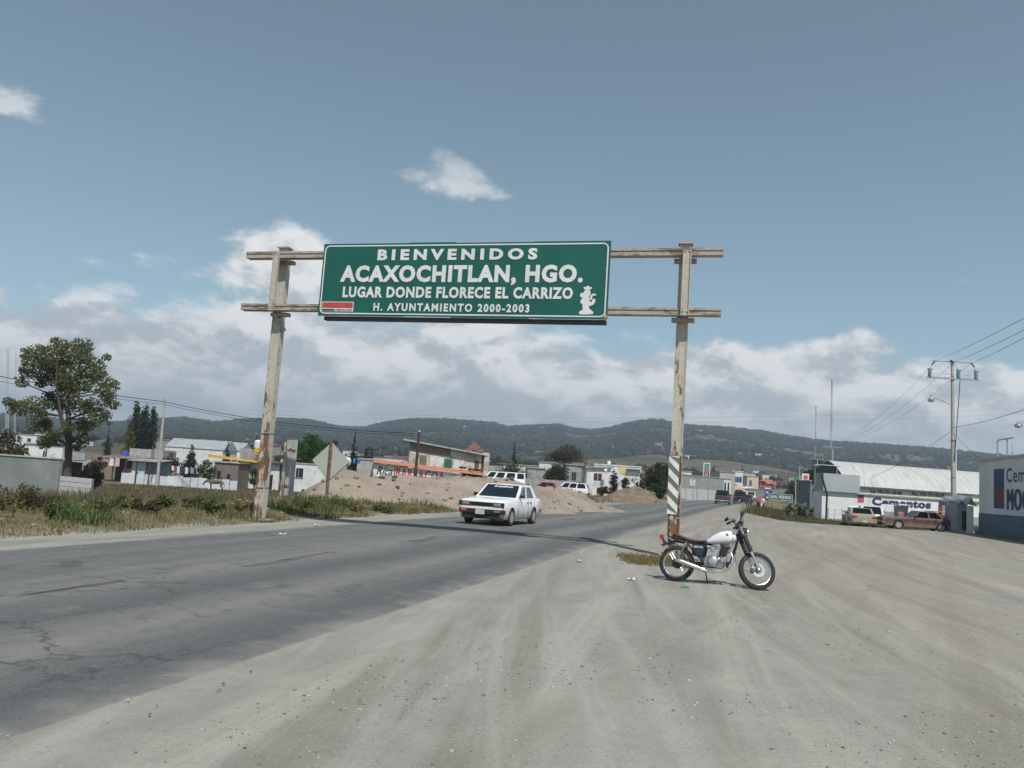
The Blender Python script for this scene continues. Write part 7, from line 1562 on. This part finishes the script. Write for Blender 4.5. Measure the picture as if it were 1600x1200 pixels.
# poles farther off
def pole(label, px, pyb, pyt, Y, r=0.11, arm=(1.2,), lamp=False, armz=0.12, ptx=None):
    b = spot(px, Y); t_ = P(ptx or px, pyt, Y); h = t_.z - b.z; t = thing('utility_pole', label, 'utility pole', b); dx = t_.x - b.x
    MB().tube([(0, 0, -0.3), (dx, 0, h)], [r, r * 0.65], 8).build('shaft', M_cpole, t, smooth=50)
    for k, a in enumerate(arm): MB().box((dx, -0.1, h - armz - 0.9 * k), (a, 0.09, 0.09)).build('crossarm', M_steel, t)
    for a in arm[:1]:
        for s in (-0.45, 0, 0.45): MB().lathe([(0.05, 0), (0.06, 0.15), (0, 0.2)], (dx + s * a, -0.1, h - armz + 0.04), n=6).build('insulator', M_ins, t)
    return t
pole('slim pale pole with crossarm in front of the grey annex', 1301, 803, 697, 93, 0.13, (2.2,)); pole('pole with two crossarms left of the cement works', 1277, 782, 716, 118, 0.13, (1.8, 1.2)); pole('thin pale pole left of the red and white sign', 1249, 775, 728, 130, 0.10, ()); pole('short pale pole beside the green sign light', 1243, 775, 746, 128, 0.09, ())
pole('far pole beyond the market awnings', 1229, 755, 736, 260, 0.12, (1.5,)); pole('far pole among the trees beyond the bend', 1185, 745, 728, 380, 0.14, (1.6,)); pole('far pole left of the dark pickup', 1083, 770, 747, 110, 0.07, ())
pole('bent dark pole in front of the white lettered wall', 1287, 800, 765, 88, 0.07, ())
# radio masts
def mast(label, px, pyt, Y, wd=0.5, pyb=None, bands=True):
    b = spot(px, Y); t_ = P(px + 3, pyt, Y); h = t_.z - b.z; t = thing('radio_mast', label, 'radio mast', b); dx = t_.x - b.x; n = 14
    M_r = pm('mast red', (0.30, 0.17, 0.15), 0.7, 0.05); M_w = pm('mast white', (0.42, 0.43, 0.44), 0.7, 0.05)
    for i in range(7):
        mb = MB(); z0, z1 = h * i / 7, h * (i + 1) / 7
        for k in range(3):
            a = 2 * math.pi * k / 3; mb.tube([(wd / 2 * math.cos(a) + dx * z0 / h, wd / 2 * math.sin(a), z0), (wd / 2 * math.cos(a) + dx * z1 / h, wd / 2 * math.sin(a), z1)], wd * 0.10, 4)
        for j in range(6):
            za, zb = z0 + (z1 - z0) * j / 6, z0 + (z1 - z0) * (j + 1) / 6
            for k in range(3):
                a, b2 = 2 * math.pi * (k + (j % 2)) / 3, 2 * math.pi * (k + 1 + (j % 2)) / 3; mb.tube([(wd / 2 * math.cos(a) + dx * za / h, wd / 2 * math.sin(a), za), (wd / 2 * math.cos(b2) + dx * zb / h, wd / 2 * math.sin(b2), zb)], wd * 0.05, 3)
        mb.build('mast_section', M_r if i % 2 == 0 and bands else M_w, t)
    return t
mast('tall slender lattice radio mast above the slim pale pole', 1297, 592, 190, 0.34); mast('shorter lattice radio mast left of the tall one', 1272, 634, 210, 0.26); mast('lattice mast rising behind the left side of the big tree', 10, 545, 160, 0.5, bands=False); mast('second thinner lattice mast at the left edge behind the tree', 22, 548, 165, 0.22, bands=False)
# road signs on the right
sp1 = spot(1219, 96); z1 = P(1219, 771.5, 96).z - sp1.z; z2 = P(1219, 782, 96).z - sp1.z; wdt = P(1239, 776, 96).x - P(1201, 776, 96).x
gs = thing('direction_sign', 'green direction sign with white lettering low beside the prickly pear', 'road sign', sp1, R(-4)); MB().cbox((0, 0, (z1 + z2) / 2), (wdt, 0.04, z1 - z2), 0.01).build('plate', M_green, gs)
border(-wdt / 2 + 0.03, wdt / 2 - 0.03, z2 + 0.03, z1 - 0.03, 0.035, 0.06, -0.023).build('border_line', M_white_sheet, gs); lettering('SAN PEDRO', M_white_sheet, gs, (-wdt * 0.43, -0.021, z2 + (z1 - z2) * 0.25), (1, 0, 0), (0, 0, 1), wdt * 0.86, (z1 - z2) * 0.5, off=0.006, bold=0.03, spacing=1.15)
for sx in (-0.9, 0.9): MB().box((sx, 0.06, z2 / 2), (0.09, 0.07, z2 + 0.5)).build('post', M_post, gs)
sp2 = spot(1198, 104); z1 = P(1198, 765, 104).z - sp2.z; bs = thing('service_sign', 'two small blue service signs on posts left of the green sign', 'road sign', sp2)
for k, (xx, zz, w__) in enumerate(((0.0, z1 - 0.4, 0.62), (0.0, z1 - 1.02, 0.62), (0.48, z1 - 0.35, 0.3))): 
    pl = MB().cbox((xx, 0.01 * k, zz), (w__, 0.03, 0.58 if k < 2 else 0.5), 0.01).build('plate', M_blue_print if k != 0 else pm('service sign blue', (0.03, 0.12, 0.35), 0.5, 0.06), bs)
    if k < 2: MB().ball((xx, -0.02, zz + 0.05), (0.14, 0.012, 0.11), 10, 6).build('pictogram', M_white_sheet, pl)
MB().box((0.05, 0.06, z1 / 2 - 0.3), (0.08, 0.06, z1 + 0.2)).build('post', M_post, bs)
sp3 = spot(1257, 124); z1 = P(1257, 740, 124).z - sp3.z; ws = thing('shop_sign', 'white sign box with red square raised on posts', 'shop sign', sp3); MB().cbox((0, 0, z1 - 0.72), (1.05, 0.25, 1.44), 0.03).build('sign_box', M_white_sheet, ws); MB().box((0, -0.13, z1 - 0.55), (0.62, 0.02, 0.62)).build('red_square', M_red_print, ws); MB().box((0, -0.13, z1 - 1.15), (0.6, 0.02, 0.12)).build('dark_bar', M_black_print, ws)
for sx in (-0.3, 0.3): MB().box((sx, 0, (z1 - 1.4) / 2), (0.1, 0.1, z1 - 1.4)).build('post', M_steel, ws)
sp4 = spot(1243, 128); z1 = P(1243, 744, 128).z - sp4.z; gl_ = thing('green_sign', 'small green sign on a pole left of the red and white sign', 'shop sign', sp4); MB().cbox((0, 0, z1 - 0.35), (0.75, 0.12, 0.55), 0.02).build('panel', pm('bright green panel', (0.03, 0.22, 0.12), 0.5), gl_); MB().box((0, 0.08, (z1 - 0.3) / 2), (0.08, 0.08, z1 - 0.3)).build('post', M_steel, gl_)

# --- the lettered hall of the cement works
def cw(u0, u1, v0, v1, za, zb, name, mat, par, z1a=None, z1b=None): return MB().hexa([W(u0, v0, za), W(u1, v0, za), W(u1, v1, za), W(u0, v1, za), W(u0, v0, zb if z1a is None else z1a), W(u1, v0, zb if z1b is None else z1b), W(u1, v1, zb if z1b is None else z1b), W(u0, v1, zb if z1a is None else z1a)]).build(name, mat, par)
K0 = spot(1290, 80); K1 = spot(1530, 84); kx = Vector((K1.x - K0.x, K1.y - K0.y, 0)).normalized(); kn = Vector((kx.y, -kx.x, 0)); KL = (Vector((K1.x, K1.y)) - Vector((K0.x, K0.y))).length + 3
def W(u, v, z): p = K0 + kx * u - kn * v; return (p.x, p.y, z)
kz = min(K0.z, K1.z) - 0.3
def uz(px, py):
    d = pray(px, py); o = K0; t = (o - EYEP).dot(kn) / d.dot(kn); p = EYEP + d * t; return (p - K0).dot(kx), p.z
M_hall = pm('white painted block wall', (0.66, 0.67, 0.66), 0.85, 0.05, 0.7, col2=(0.54, 0.53, 0.50), amt=0.25); hall = thing('cement_store_hall', 'long white store hall with blue lettering and pale vaulted sheet roof', 'hall')
u_a, z_band1 = uz(1345, 762); _, z_band2 = uz(1345, 772); _, z_plinth = uz(1345, 797); u_e, _ = uz(1478, 780)
cw(2.3, KL, 0, 5.6, kz, z_plinth, 'plinth', pm('grey plinth', (0.27, 0.29, 0.30), 0.9, 0.08, 1), hall); cw(2.3, KL, 0.03, 5.6, z_plinth + 0.002, z_band2, 'wall', M_hall, hall); cw(u_a - 0.5, KL, -0.05, 5.6, z_band2 + 0.01, z_band1, 'upper_wall', pm('cream painted band', (0.62, 0.62, 0.56), 0.85, 0.05, 0.8), hall)
cw(2.3, KL, -0.12, 0.0, z_band2 - 0.07, z_band2 + 0.06, 'drip_ledge', M_conc, hall); cw(u_a - 0.6, u_e + 0.3, -0.35, 0.1, z_band1 + 0.005, z_band1 + 0.14, 'eave', pm('dark eave', (0.10, 0.10, 0.10), 0.8), hall)
_, zr = uz(1325, 724); rh = zr - z_band1; M_vault = pm('pale ribbed sheet', (0.43, 0.44, 0.425), 0.55, 0.07, 0.8, metal=0.1, col2=(0.45, 0.45, 0.43), amt=0.3, stretch=(1, 1, 0.2)); ur0, _ = uz(1322, 745); nS = 48
for k in range(nS):
    u0 = ur0 + (KL + 1 - ur0) * k / nS; u1 = ur0 + (KL + 1 - ur0) * (k + 1) / nS; sec = []; lift = 0.008 * (k % 2)
    for uu in (u0, u1 - 0.01):
        prof = [(-0.3 + 3.4 * (0.55 * math.sin(a) + 0.45 * (1 - math.cos(a))), z_band1 + 0.15 + rh * 1.06 * math.sin(a)) for a in [math.pi / 2 * q / 8 for q in range(9)]] + [(5.6, z_band1 + rh * 0.7)]
        top = [Vector(W(uu, v, z + lift)) for v, z in prof]; sec.append(top + [p - Vector((0, 0, 0.05)) for p in reversed(top)])
    MB().loft(sec).build('roof_sheet', M_vault, hall)
vl = [W(ur0 + 0.02, -0.3 + 3.4 * (0.55 * math.sin(a) + 0.45 * (1 - math.cos(a))), z_band1 + 0.12 + rh * 1.04 * math.sin(a)) for a in [math.pi / 2 * q / 8 for q in range(9)]] + [W(ur0 + 0.02, 5.6, z_band1 + rh * 0.68), W(ur0 + 0.02, 5.6, z_band1)]
MB().add(vl + [(p[0] + 0.1, p[1], p[2]) for p in vl], [tuple(range(len(vl))), tuple(range(2 * len(vl) - 1, len(vl) - 1, -1))]).build('gable_end', pm('dark gable', (0.07, 0.085, 0.09), 0.8, 0.1), hall)
def wall_text(body, px0, px1, py0, py1, mat, bold, sp=1.0, off=0.05):
    (ua, za), (ub, zb), (_, zt) = uz(px0, py1), uz(px1, py1 + 0.066 * (px1 - px0)), uz(px0, py0); lettering(body, mat, hall, W(ua, 0, za), kx, (0, 0, 1), ub - ua, zt - za, off=off, bold=bold, spacing=sp)
wall_text('Cementos', 1362.5, 1454.5, 776.5, 789, M_blue_print, 0.045, 1.08, 0.012); wall_text('Tel. 776-791-30-90', 1358, 1408, 765.0, 770.0, M_black_print, 0.02, 1.0, 0.09); wall_text('Fax. 776-791-92-05', 1424, 1475, 768.6, 773.6, M_black_print, 0.02, 1.0, 0.09)
for px0, px1, py0, py1 in ((1334.5, 1350, 771, 783.5), (1467, 1477, 784, 797)):
    (ua, za), (ub, zb) = uz(px0, py1), uz(px1, py0); MB().hexa([W(ua, -0.012, za), W(ub, -0.012, za), W(ub, 0.02, za), W(ua, 0.02, za), W(ua, -0.012, zb), W(ub, -0.012, zb), W(ub, 0.02, zb), W(ua, 0.02, zb)]).build('painted_badge', M_blue_print, hall)
    MB().hexa([W(ua, -0.02, za), W(ub, -0.02, za), W(ub, -0.013, za), W(ua, -0.013, za), W(ua, -0.02, za + (zb - za) * 0.42), W(ub, -0.02, za + (zb - za) * 0.42), W(ub, -0.013, za + (zb - za) * 0.42), W(ua, -0.013, za + (zb - za) * 0.42)]).build('red_base', M_red_print, hall)
# grey annex with pipe frame on its roof
K2 = P(1287, 739, 77); K3 = P(1344, 742, 77.5); an = thing('annex', 'grey flat-fronted annex with white lower wall left of the vaulted hall', 'building', (K2.x, K2.y, kz), math.atan2(K3.y - K2.y, K3.x - K2.x)); aw = (Vector((K3.x, K3.y)) - Vector((K2.x, K2.y))).length; ah = K2.z - kz; ad = 1.7; zl_ = P(1300, 768, 77).z - kz
MB().box((aw / 2, ad / 2, (ah + zl_) / 2), (aw, ad, ah - zl_)).build('upper_wall', pm('plain grey cladding', (0.33, 0.36, 0.38), 0.7, 0.05, 0.6), an); MB().box((aw / 2, ad / 2 + 0.15, zl_ / 2), (aw - 0.1, ad - 0.3, zl_ - 0.01)).build('lower_wall', M_hall, an)
house('side_building', 'small blue grey building left of the grey annex', 1265, 1285, 752, 108, 5, pm('blue grey wall', (0.14, 0.165, 0.185), 0.85, 0.1, 1), cat='building', windows=((0.2, 0.45, 0.55, 0.8),), doors=((0.6, 0.8, 0.4),))
for xx in (-0.3, 0.0): MB().tube([(xx - 0.3, 0.5, zl_ + 0.4), (xx - 0.3, 0.5, ah + 0.75), (xx + 2.3, 0.5, ah + 0.75)] if xx < 0 else [(1.6, 0.5, ah), (1.6, 0.5, ah + 0.75)], 0.045, 6).build('roof_pipe', M_steel, an)
MB().tube([(0.0, -0.6, 0.2), (0.1, -0.5, zl_ * 0.9), (-0.4, -0.3, zl_ * 1.5)], 0.09, 7).build('drain_pipe', M_dark, an)
# low mesh fence in front
fn = thing('yard_fence', 'low wire fence with pale posts in front of the white hall', 'fence')
for k in range(9):
    px_ = 1294 + k * 11; s = spot(px_, 76); MB().box((s.x, s.y, s.z + 0.55), (0.07, 0.07, 1.5)).build('post', M_wwall if k % 2 else M_steel, fn)
for zz in (0.35, 0.75, 1.15): a, b = spot(1294, 76), spot(1382, 76); MB().tube([(a.x, a.y, a.z + zz), (b.x, b.y, b.z + zz)], 0.015, 4).build('rail', M_steel, fn)
# boards and kiosk in front of the hall
s = spot(1387, 66); nb = thing('notice_board', 'white notice board on legs behind the maroon car', 'notice board', s); zt = P(1387, 788, 66).z - s.z; MB().cbox((0, 0, zt - 0.29), (0.95, 0.05, 0.56), 0.01).build('panel', M_white_sheet, nb)
for sx in (-0.3, 0.3): MB().box((sx, 0, (zt - 0.5) / 2), (0.06, 0.06, zt - 0.5)).build('leg', M_steel, nb)
s = spot(1411, 72); kb = thing('kiosk', 'small grey kiosk with white awning and red band before the hall', 'kiosk', s); zt = P(1411, 787.5, 72).z - s.z; MB().box((0, 0.4, zt / 2 - 0.1), (0.85, 0.8, zt - 0.2)).build('wall', M_conc, kb); MB().box((0, 0.25, zt - 0.06), (1.05, 1.2, 0.12)).build('awning', M_white_sheet, kb); MB().box((0, -0.01, zt * 0.55), (0.84, 0.03, 0.14)).build('red_band', M_red_print, kb)
# guard hut with wavy roof and white panel
a_, b_ = groundpx(1488, 829), groundpx(1529, 834); Yh = 56.5; A_, B_ = P(1496, 785, Yh), P(1529, 784, Yh - 0.6); hz_ = g1(A_.x, A_.y); hut = thing('guard_hut', 'small grey hut with crumpled sheet roof and bright white panel by the pole', 'hut', (A_.x, A_.y, hz_)); hw_ = B_.x - A_.x; ht = A_.z - hz_
MB().box((hw_ * 0.27, 0.8, ht / 2), (hw_ * 0.54, 1.6, ht)).build('wall', pm('grey hut wall', (0.26, 0.285, 0.30), 0.85, 0.1, 1.5), hut); MB().box((hw_ * 0.42, -0.006, ht * 0.42), (0.28, 0.03, ht * 0.62)).build('door', M_dark, hut); MB().box((hw_ * 0.77, 0.02, ht * 0.46), (hw_ * 0.46, 0.06, ht * 0.90)).build('white_panel', pm('bright white sheet', (0.74, 0.75, 0.74), 0.7, 0.03), hut)
secs = []
for k in range(13):
    u = k / 12; z_ = ht + 0.12 + 0.16 * math.sin(u * 11) + (0.22 if 0.45 < u < 0.75 else 0.0); secs.append([Vector((-0.05 + (hw_ + 0.1) * u, v, z_ + d)) for v, d in ((-0.4, -0.1), (1.9, 0.12), (1.9, 0.06), (-0.4, -0.16))])
MB().loft(secs).build('roof', M_zinc, hut, smooth=30)
# blue-banded workshop wall at the right edge
V0 = Vector((31.1, 54.9, 0)); vx = Vector((-1.76, -7.55, 0)).normalized(); vn = Vector((vx.y, -vx.x, 0)); ws_ = thing('workshop', 'grey white workshop with dark blue base band and painted advertisement at the right edge', 'workshop')
def X(u, v, z): p = V0 + vx * u - vn * v; return (p.x, p.y, z)
def vz(px, py):
    d = pray(px, py); t = (V0 - EYEP).dot(vn) / d.dot(vn); p = EYEP + d * t; return (p - V0).dot(vx), p.z
if vn.dot(EYEP - V0) < 0: vn = -vn
def xb(u0, u1, v0, v1, z0, z1, name, mat, z0b=None, z1b=None): return MB().hexa([X(u0, v0, z0), X(u1, v0, z0 if z0b is None else z0b), X(u1, v1, z0 if z0b is None else z0b), X(u0, v1, z0), X(u0, v0, z1), X(u1, v0, z1 if z1b is None else z1b), X(u1, v1, z1 if z1b is None else z1b), X(u0, v1, z1)]).build(name, mat, ws_)
_, zb1 = vz(1531, 801.5); _, ztp = vz(1531, 721); LW = 26
M_wgrey = pm('off white wall in need of paint', (0.56, 0.57, 0.57), 0.9, 0.05, 0.5, col2=(0.49, 0.50, 0.49), amt=0.3); xb(0, LW, 0, 12, zb1, ztp, 'wall', M_wgrey); xb(-0.02, LW, -0.02, 12, 0.25, zb1 - 0.003, 'base_band', pm('blue grey base paint', (0.085, 0.125, 0.165), 0.85, 0.08, 0.8)); xb(-0.05, LW, -0.25, 12, -0.2, 0.247, 'foundation', pm('dark foundation', (0.11, 0.12, 0.115), 0.95, 0.1, 1))
xb(-0.12, LW, -0.14, 12, ztp + 0.003, ztp + 0.14, 'roof_edge', pm('pale roof edge', (0.42, 0.41, 0.38), 0.9, 0.1, 2))
(u0, za), (u1, zb) = vz(1553, 794), vz(1569, 732); xb(u0, u1, -0.008, 0.02, za, zb, 'painted_badge', M_blue_print); xb(u0, u1, -0.014, -0.009, za + 0.12 * (zb - za), za + 0.50 * (zb - za), 'red_base', pm('dull maroon paint', (0.14, 0.035, 0.055), 0.8, 0.1, 2))
def wtxt(body, px0, py0, py1, width, bold, off=0.01):
    (ua, za), (_, zb) = vz(px0, py1), vz(px0, py0); lettering(body, M_blue_print, ws_, X(ua, 0, za), vx, (0, 0, 1), width, zb - za, off=off, bold=bold, spacing=1.16)
wtxt('Cementos', 1572.5, 731.5, 754, 6.9, 0.016); wtxt('MOCTEZUMA', 1573, 764, 797, 9.6, 0.0); wtxt('MOCTEZUMA', 1574.3, 764, 797, 9.6, 0.0, 0.013); wtxt('MOCTEZUMA', 1575.4, 764, 797, 9.6, 0.0, 0.016)
q = vz(1536, 716)[0]
for nm, pts in (('roof_pipe', [X(0.3, 1.0, ztp + 0.1), X(0.3, 1.0, ztp + 1.35), X(0.6, 1.0, ztp + 1.45), X(3.2, 1.0, ztp + 1.42)]), ('roof_pipe', [X(2.1, 1.0, ztp + 0.1), X(2.1, 1.0, ztp + 1.42)])): MB().tube(pts, 0.05, 7).build(nm, M_steel, ws_, smooth=40)
MB().tube([X(4.6, 1.2, ztp + 0.1), X(4.6, 1.2, ztp + 1.7)], 0.035, 6).build('antenna_post', M_steel, ws_); MB().tube([X(1.1, 1.6, ztp + 0.1), X(1.1, 1.6, ztp + 1.1)], 0.02, 5).tube([X(0.8, 1.6, ztp + 0.55), X(1.5, 1.6, ztp + 0.55)], 0.02, 5).build('aerial', M_steel, ws_)

# ------------------------------------------------------------------ other vehicles, people, horse
P_white = carpaint('white van paint', (0.74, 0.75, 0.76), amt=0.5); P_dark = carpaint('dark grey car paint', (0.035, 0.035, 0.04)); P_black = carpaint('blue black car paint', (0.02, 0.024, 0.03)); P_gold = carpaint('champagne car paint', (0.30, 0.26, 0.20)); P_maroon = carpaint('maroon car paint', (0.085, 0.032, 0.036), rough=0.5); P_red = carpaint('red car paint', (0.33, 0.02, 0.03))
M_dglass = glassmat('dark car glass', (0.10, 0.12, 0.13)); RH = math.atan2(1.0, 0.30)
def on(px, Y, z=None): s = spot(px, Y); return (s.x, s.y, s.z if z is None else z)
far = dict(cut=False, interior=False, front_detail=False, glass=M_dglass)
make_car('dark grey utility vehicle driving away near the far verge', P_dark, (spot(1129, 110).x, 110.0, 0.10), RH, cat='utility vehicle', L=4.6, W=1.85, H=1.80, belt=1.12, hood=1.05, deck=1.10, cowl=1.0, wtop=0.5, rtop=-2.05, rbase=-2.18, xf=1.4, xr=-1.35, wr=0.36, sides=((0.06, 0.30), (0.34, 0.62), (0.66, 0.94)), tailz=0.85, tail_tall=0.3, bumper=M_steel, cut=True, interior=False, front_detail=False, glass=M_dglass)
make_car('black van driving away behind the dark grey utility vehicle', P_black, (spot(1156, 126).x, 126.0, 0.10), RH, cat='van', name='van', L=4.6, W=1.85, H=1.85, belt=1.12, hood=1.02, deck=1.10, cowl=1.3, wtop=0.8, rtop=-2.05, rbase=-2.15, xf=1.4, xr=-1.35, wr=0.34, sides=((0.05, 0.5), (0.55, 0.95)), tailz=0.9, **far)
make_car('white car coming down the far lane behind the black van', P_white, (spot(1169, 150).x, 150.0, 0.15), RH + math.pi, **dict(far, cut=False, front_detail=True)); make_car('white pickup farther up the road behind the walkers', P_white, (spot(1173, 166).x, 166.0, 0.3), RH, cat='pickup', name='pickup', L=4.9, W=1.8, H=1.75, belt=1.05, hood=1.0, deck=1.0, cowl=0.9, wtop=0.4, rtop=-0.6, rbase=-0.8, wr=0.35, sides=((0.1, 0.9),), **far)
def on_road(Y, u): x = float(right_edge(Y)) - u / 0.957; return (x, Y, g1(float(right_edge(Y)) - RW / 2, Y) + 0.07)
make_car('small white car far up the road before the bend', P_white, on_road(285, 6.0), R(245), **far); make_car('dark pickup on the road behind the black van', P_dark, on_road(172, 3.0), RH, cat='pickup', name='pickup', L=4.9, W=1.8, H=1.8, belt=1.08, hood=1.0, deck=1.0, cowl=0.9, wtop=0.4, rtop=-0.7, rbase=-0.9, wr=0.36, sides=((0.1, 0.9),), **far)
for k, px_ in enumerate((1150, 1158, 1166)): make_car(('white car parked farthest left before the white arched building', 'white car parked in the middle before the white arched building', 'white car parked nearest the road before the white arched building')[k], P_white, on(px_, 268 + 6 * k), R(20 + 10 * k), group='cars parked before the arched building', **far)
make_car('white high-roofed van parked behind the earth heap', P_white, on(783, 88, 0.0), math.atan2(0.05, -1), cat='van', name='van', L=5.0, W=1.85, H=2.25, belt=1.58, hood=1.2, deck=1.58, cowl=1.75, wtop=1.25, rtop=-2.35, rbase=-2.45, xf=1.5, xr=-1.4, wr=0.34, sides=((0.02, 0.20), (0.26, 0.48), (0.54, 0.74), (0.79, 0.96)), glass=M_dglass, cut=False, interior=False, front_detail=False)
make_car('red car parked behind the heap beside the station wagon', P_red, on(848, 92, 0.05), math.atan2(0.1, -1), L=4.2, H=1.42, **far)
make_car('white station wagon parked behind the lower earth heap', P_white, on(889, 94, 0.0), math.atan2(0.30, -1), cat='station wagon', L=4.7, W=1.75, H=1.60, belt=0.98, hood=0.95, deck=1.0, cowl=1.0, wtop=0.45, rtop=-1.95, rbase=-2.2, xf=1.4, xr=-1.35, wr=0.33, sides=((0.05, 0.36), (0.40, 0.66), (0.70, 0.94)), tail_tall=0.30, tailz=0.75, cut=True, interior=False, front_detail=False, glass=M_dglass)
make_car('champagne sedan parked nose away at the lot edge', P_gold, on(1342, 60), R(77), L=4.3, W=1.66, H=1.34, belt=0.88, hood=0.86, deck=0.93, rbase=-1.30, rtop=-0.85, bumper=P_gold, bumper_h=0.2, cut=True, interior=True, front_detail=False, glass=M_dglass)
make_car('white utility vehicle with roof load behind the champagne sedan', P_white, on(1358, 65), R(72), cat='utility vehicle', L=4.5, W=1.75, H=1.66, belt=1.05, hood=1.0, deck=1.05, cowl=1.0, wtop=0.5, rtop=-1.9, rbase=-2.1, wr=0.34, sides=((0.06, 0.30), (0.34, 0.62), (0.66, 0.94)), tailz=0.8, tail_tall=0.3, cut=False, interior=False, front_detail=False, glass=M_dglass, roof_mat=P_white)
rl = spot(1352, 66); rz_ = P(1352, 794.5, 66).z; bo = thing('roof_board', 'pale curved board lying over the parked cars', 'board', (rl.x, rl.y, rz_)); MB().loft([[Vector((x, y, 0.16 * (1 - (x / 1.3) ** 2) + d)) for y, d in ((-0.5, 0), (0.5, 0.05), (0.5, -0.03), (-0.5, -0.08))] for x in (-1.25, -0.8, -0.3, 0.3, 0.8, 1.25)]).build('board', M_white_sheet, bo, smooth=30)
for sx in (-0.9, 0.9): MB().box((sx, 0, -0.35), (0.06, 0.06, 0.75)).build('leg', M_steel, bo)
make_car('long maroon old sedan with grey roof rusting at the lot edge', P_maroon, on(1432, 58.5), R(172), L=4.9, W=1.80, H=1.34, belt=0.86, hood=0.84, deck=0.86, cowl=0.55, wtop=0.10, rtop=-1.05, rbase=-1.65, xf=1.45, xr=-1.35, wr=0.30, bumper=M_chrome, bumper_h=0.12, roof_mat=pm('grey vinyl roof', (0.30, 0.31, 0.31), 0.8, 0.1, 2), cut=True, front_detail=True, glass=M_dglass)
make_car('small white car parked behind the maroon sedan', P_white, on(1464, 63), R(160), L=4.0, H=1.38, **dict(far, glass=M_glass)); make_car('dark car parked deepest behind the maroon sedan', P_black, on(1452, 72), R(175), L=4.2, H=1.40, **far)
pk = thing('wooden_crate', 'tan wooden box standing by the tall utility pole', 'box', on(1478, 61.5)); z_ = P(1478, 790, 61.5).z - pk.location.z
for k in range(5): MB().box((0, 0.0, z_ - 0.07 - 0.15 * k), (0.85, 0.6, 0.135)).build('plank', pm('tan boards', (0.36, 0.26, 0.15), 0.9, 0.15, 3), pk)
MB().box((0, 0, (z_ - 0.75) / 2), (0.7, 0.5, z_ - 0.78)).build('base', P_maroon, pk)
# people walking along the lot edge
def walk(px, Y, *a, **k): s = spot(px, Y); return make_person('person', a[0], s, *a[1:], **k)
walk(1168, 100, 'man in dark clothes walking along the road edge toward the viewer', R(-105), 1.72, top=(0.025, 0.035, 0.05), legs=(0.025, 0.028, 0.035), stride=0.28)
walk(1173, 106, 'man in dark blue walking behind the man in dark clothes', R(-100), 1.70, top=(0.03, 0.05, 0.08), legs=(0.03, 0.03, 0.035), stride=0.25)
walk(1185, 96, 'woman in bright pink top and dark skirt walking on the path', R(80), 1.50, top=(0.55, 0.06, 0.16), legs=(0.03, 0.02, 0.03), stride=0.12, skirt=True, wide=1.15); walk(1189, 97.5, 'person in pale pink top and white skirt beside the woman in pink', R(85), 1.42, top=(0.55, 0.35, 0.42), legs=(0.5, 0.48, 0.5), stride=0.12, skirt=True); walk(1192, 98.5, 'person in white top and dark trousers right of the women in pink', R(85), 1.52, top=(0.60, 0.60, 0.62), legs=(0.03, 0.03, 0.04), stride=0.2)
# horse grazing in the field
def horse():
    s = spot(340, 80); M_h = pm('dun horse coat', (0.105, 0.082, 0.062), 0.8, 0.15, 3); k = 0.86
    pts = [(0.55, 0, 1.12), (0.2, 0, 1.08), (-0.2, 0, 1.10), (-0.55, 0, 1.16), (-0.72, 0, 1.10),     # rump .. chest 0-4
           (-0.98, 0, 1.16), (-1.22, 0.02, 1.02), (-1.36, 0.03, 0.86), (-1.44, 0.03, 0.66),            # neck, poll, muzzle 5-8
           (-0.58, 0.14, 0.80), (-0.60, 0.15, 0.48), (-0.57, 0.15, 0.20), (-0.60, 0.15, 0.03), (-0.55, -0.14, 0.80), (-0.47, -0.15, 0.48), (-0.46, -0.15, 0.20), (-0.49, -0.15, 0.03),
           (0.52, 0.15, 0.85), (0.44, 0.15, 0.66), (0.66, 0.15, 0.47), (0.60, 0.15, 0.20), (0.56, 0.15, 0.03), (0.58, -0.15, 0.85), (0.52, -0.15, 0.66), (0.76, -0.15, 0.47), (0.74, -0.15, 0.20), (0.70, -0.15, 0.03),
           (0.72, 0, 1.10), (0.84, 0, 0.85), (0.86, 0, 0.50)]
    ed = [(0, 1), (1, 2), (2, 3), (3, 4), (4, 5), (5, 6), (6, 7), (7, 8), (3, 9), (9, 10), (10, 11), (11, 12), (3, 13), (13, 14), (14, 15), (15, 16), (0, 17), (17, 18), (18, 19), (19, 20), (20, 21), (0, 22), (22, 23), (23, 24), (24, 25), (25, 26), (0, 27), (27, 28), (28, 29)]
    rd = [0.24, 0.25, 0.27, 0.26, 0.20, 0.15, 0.115, 0.10, 0.065, 0.10, 0.06, 0.045, 0.05, 0.10, 0.06, 0.045, 0.05, 0.15, 0.11, 0.06, 0.045, 0.05, 0.15, 0.11, 0.06, 0.045, 0.05, 0.06, 0.045, 0.03]
    me = skin_mesh('horse', [(a * k, b * k, c * k) for a, b, c in pts], ed, [r * k for r in rd], 1, 1); me.materials.clear(); me.materials.append(M_h); me.materials.append(pm('dark mane', (0.03, 0.022, 0.018), 0.8, 0.1, 8))
    for p in me.polygons:
        p.use_smooth = True
        if p.center.z < 0.10 or p.center.x > 0.74 * k: p.material_index = 1
    o = bpy.data.objects.new('horse', me); C.objects.link(o); o.location = s; o.rotation_euler = (0, 0, R(6)); tag(o, 'dun brown horse with lowered head standing in the field', 'horse')
    for sy in (-1, 1): MB().ball((-1.20 * k, sy * 0.06, 1.13 * k), (0.03, 0.02, 0.07), 6, 5).build('ear', M_h, o, smooth=50)
    MB().tube([(-0.62 * k, 0, 1.36 * k), (-0.9 * k, 0, 1.31 * k), (-1.15 * k, 0, 1.13 * k)], [0.03, 0.05, 0.03], 6).build('mane', me.materials[1], o, smooth=50)
horse()
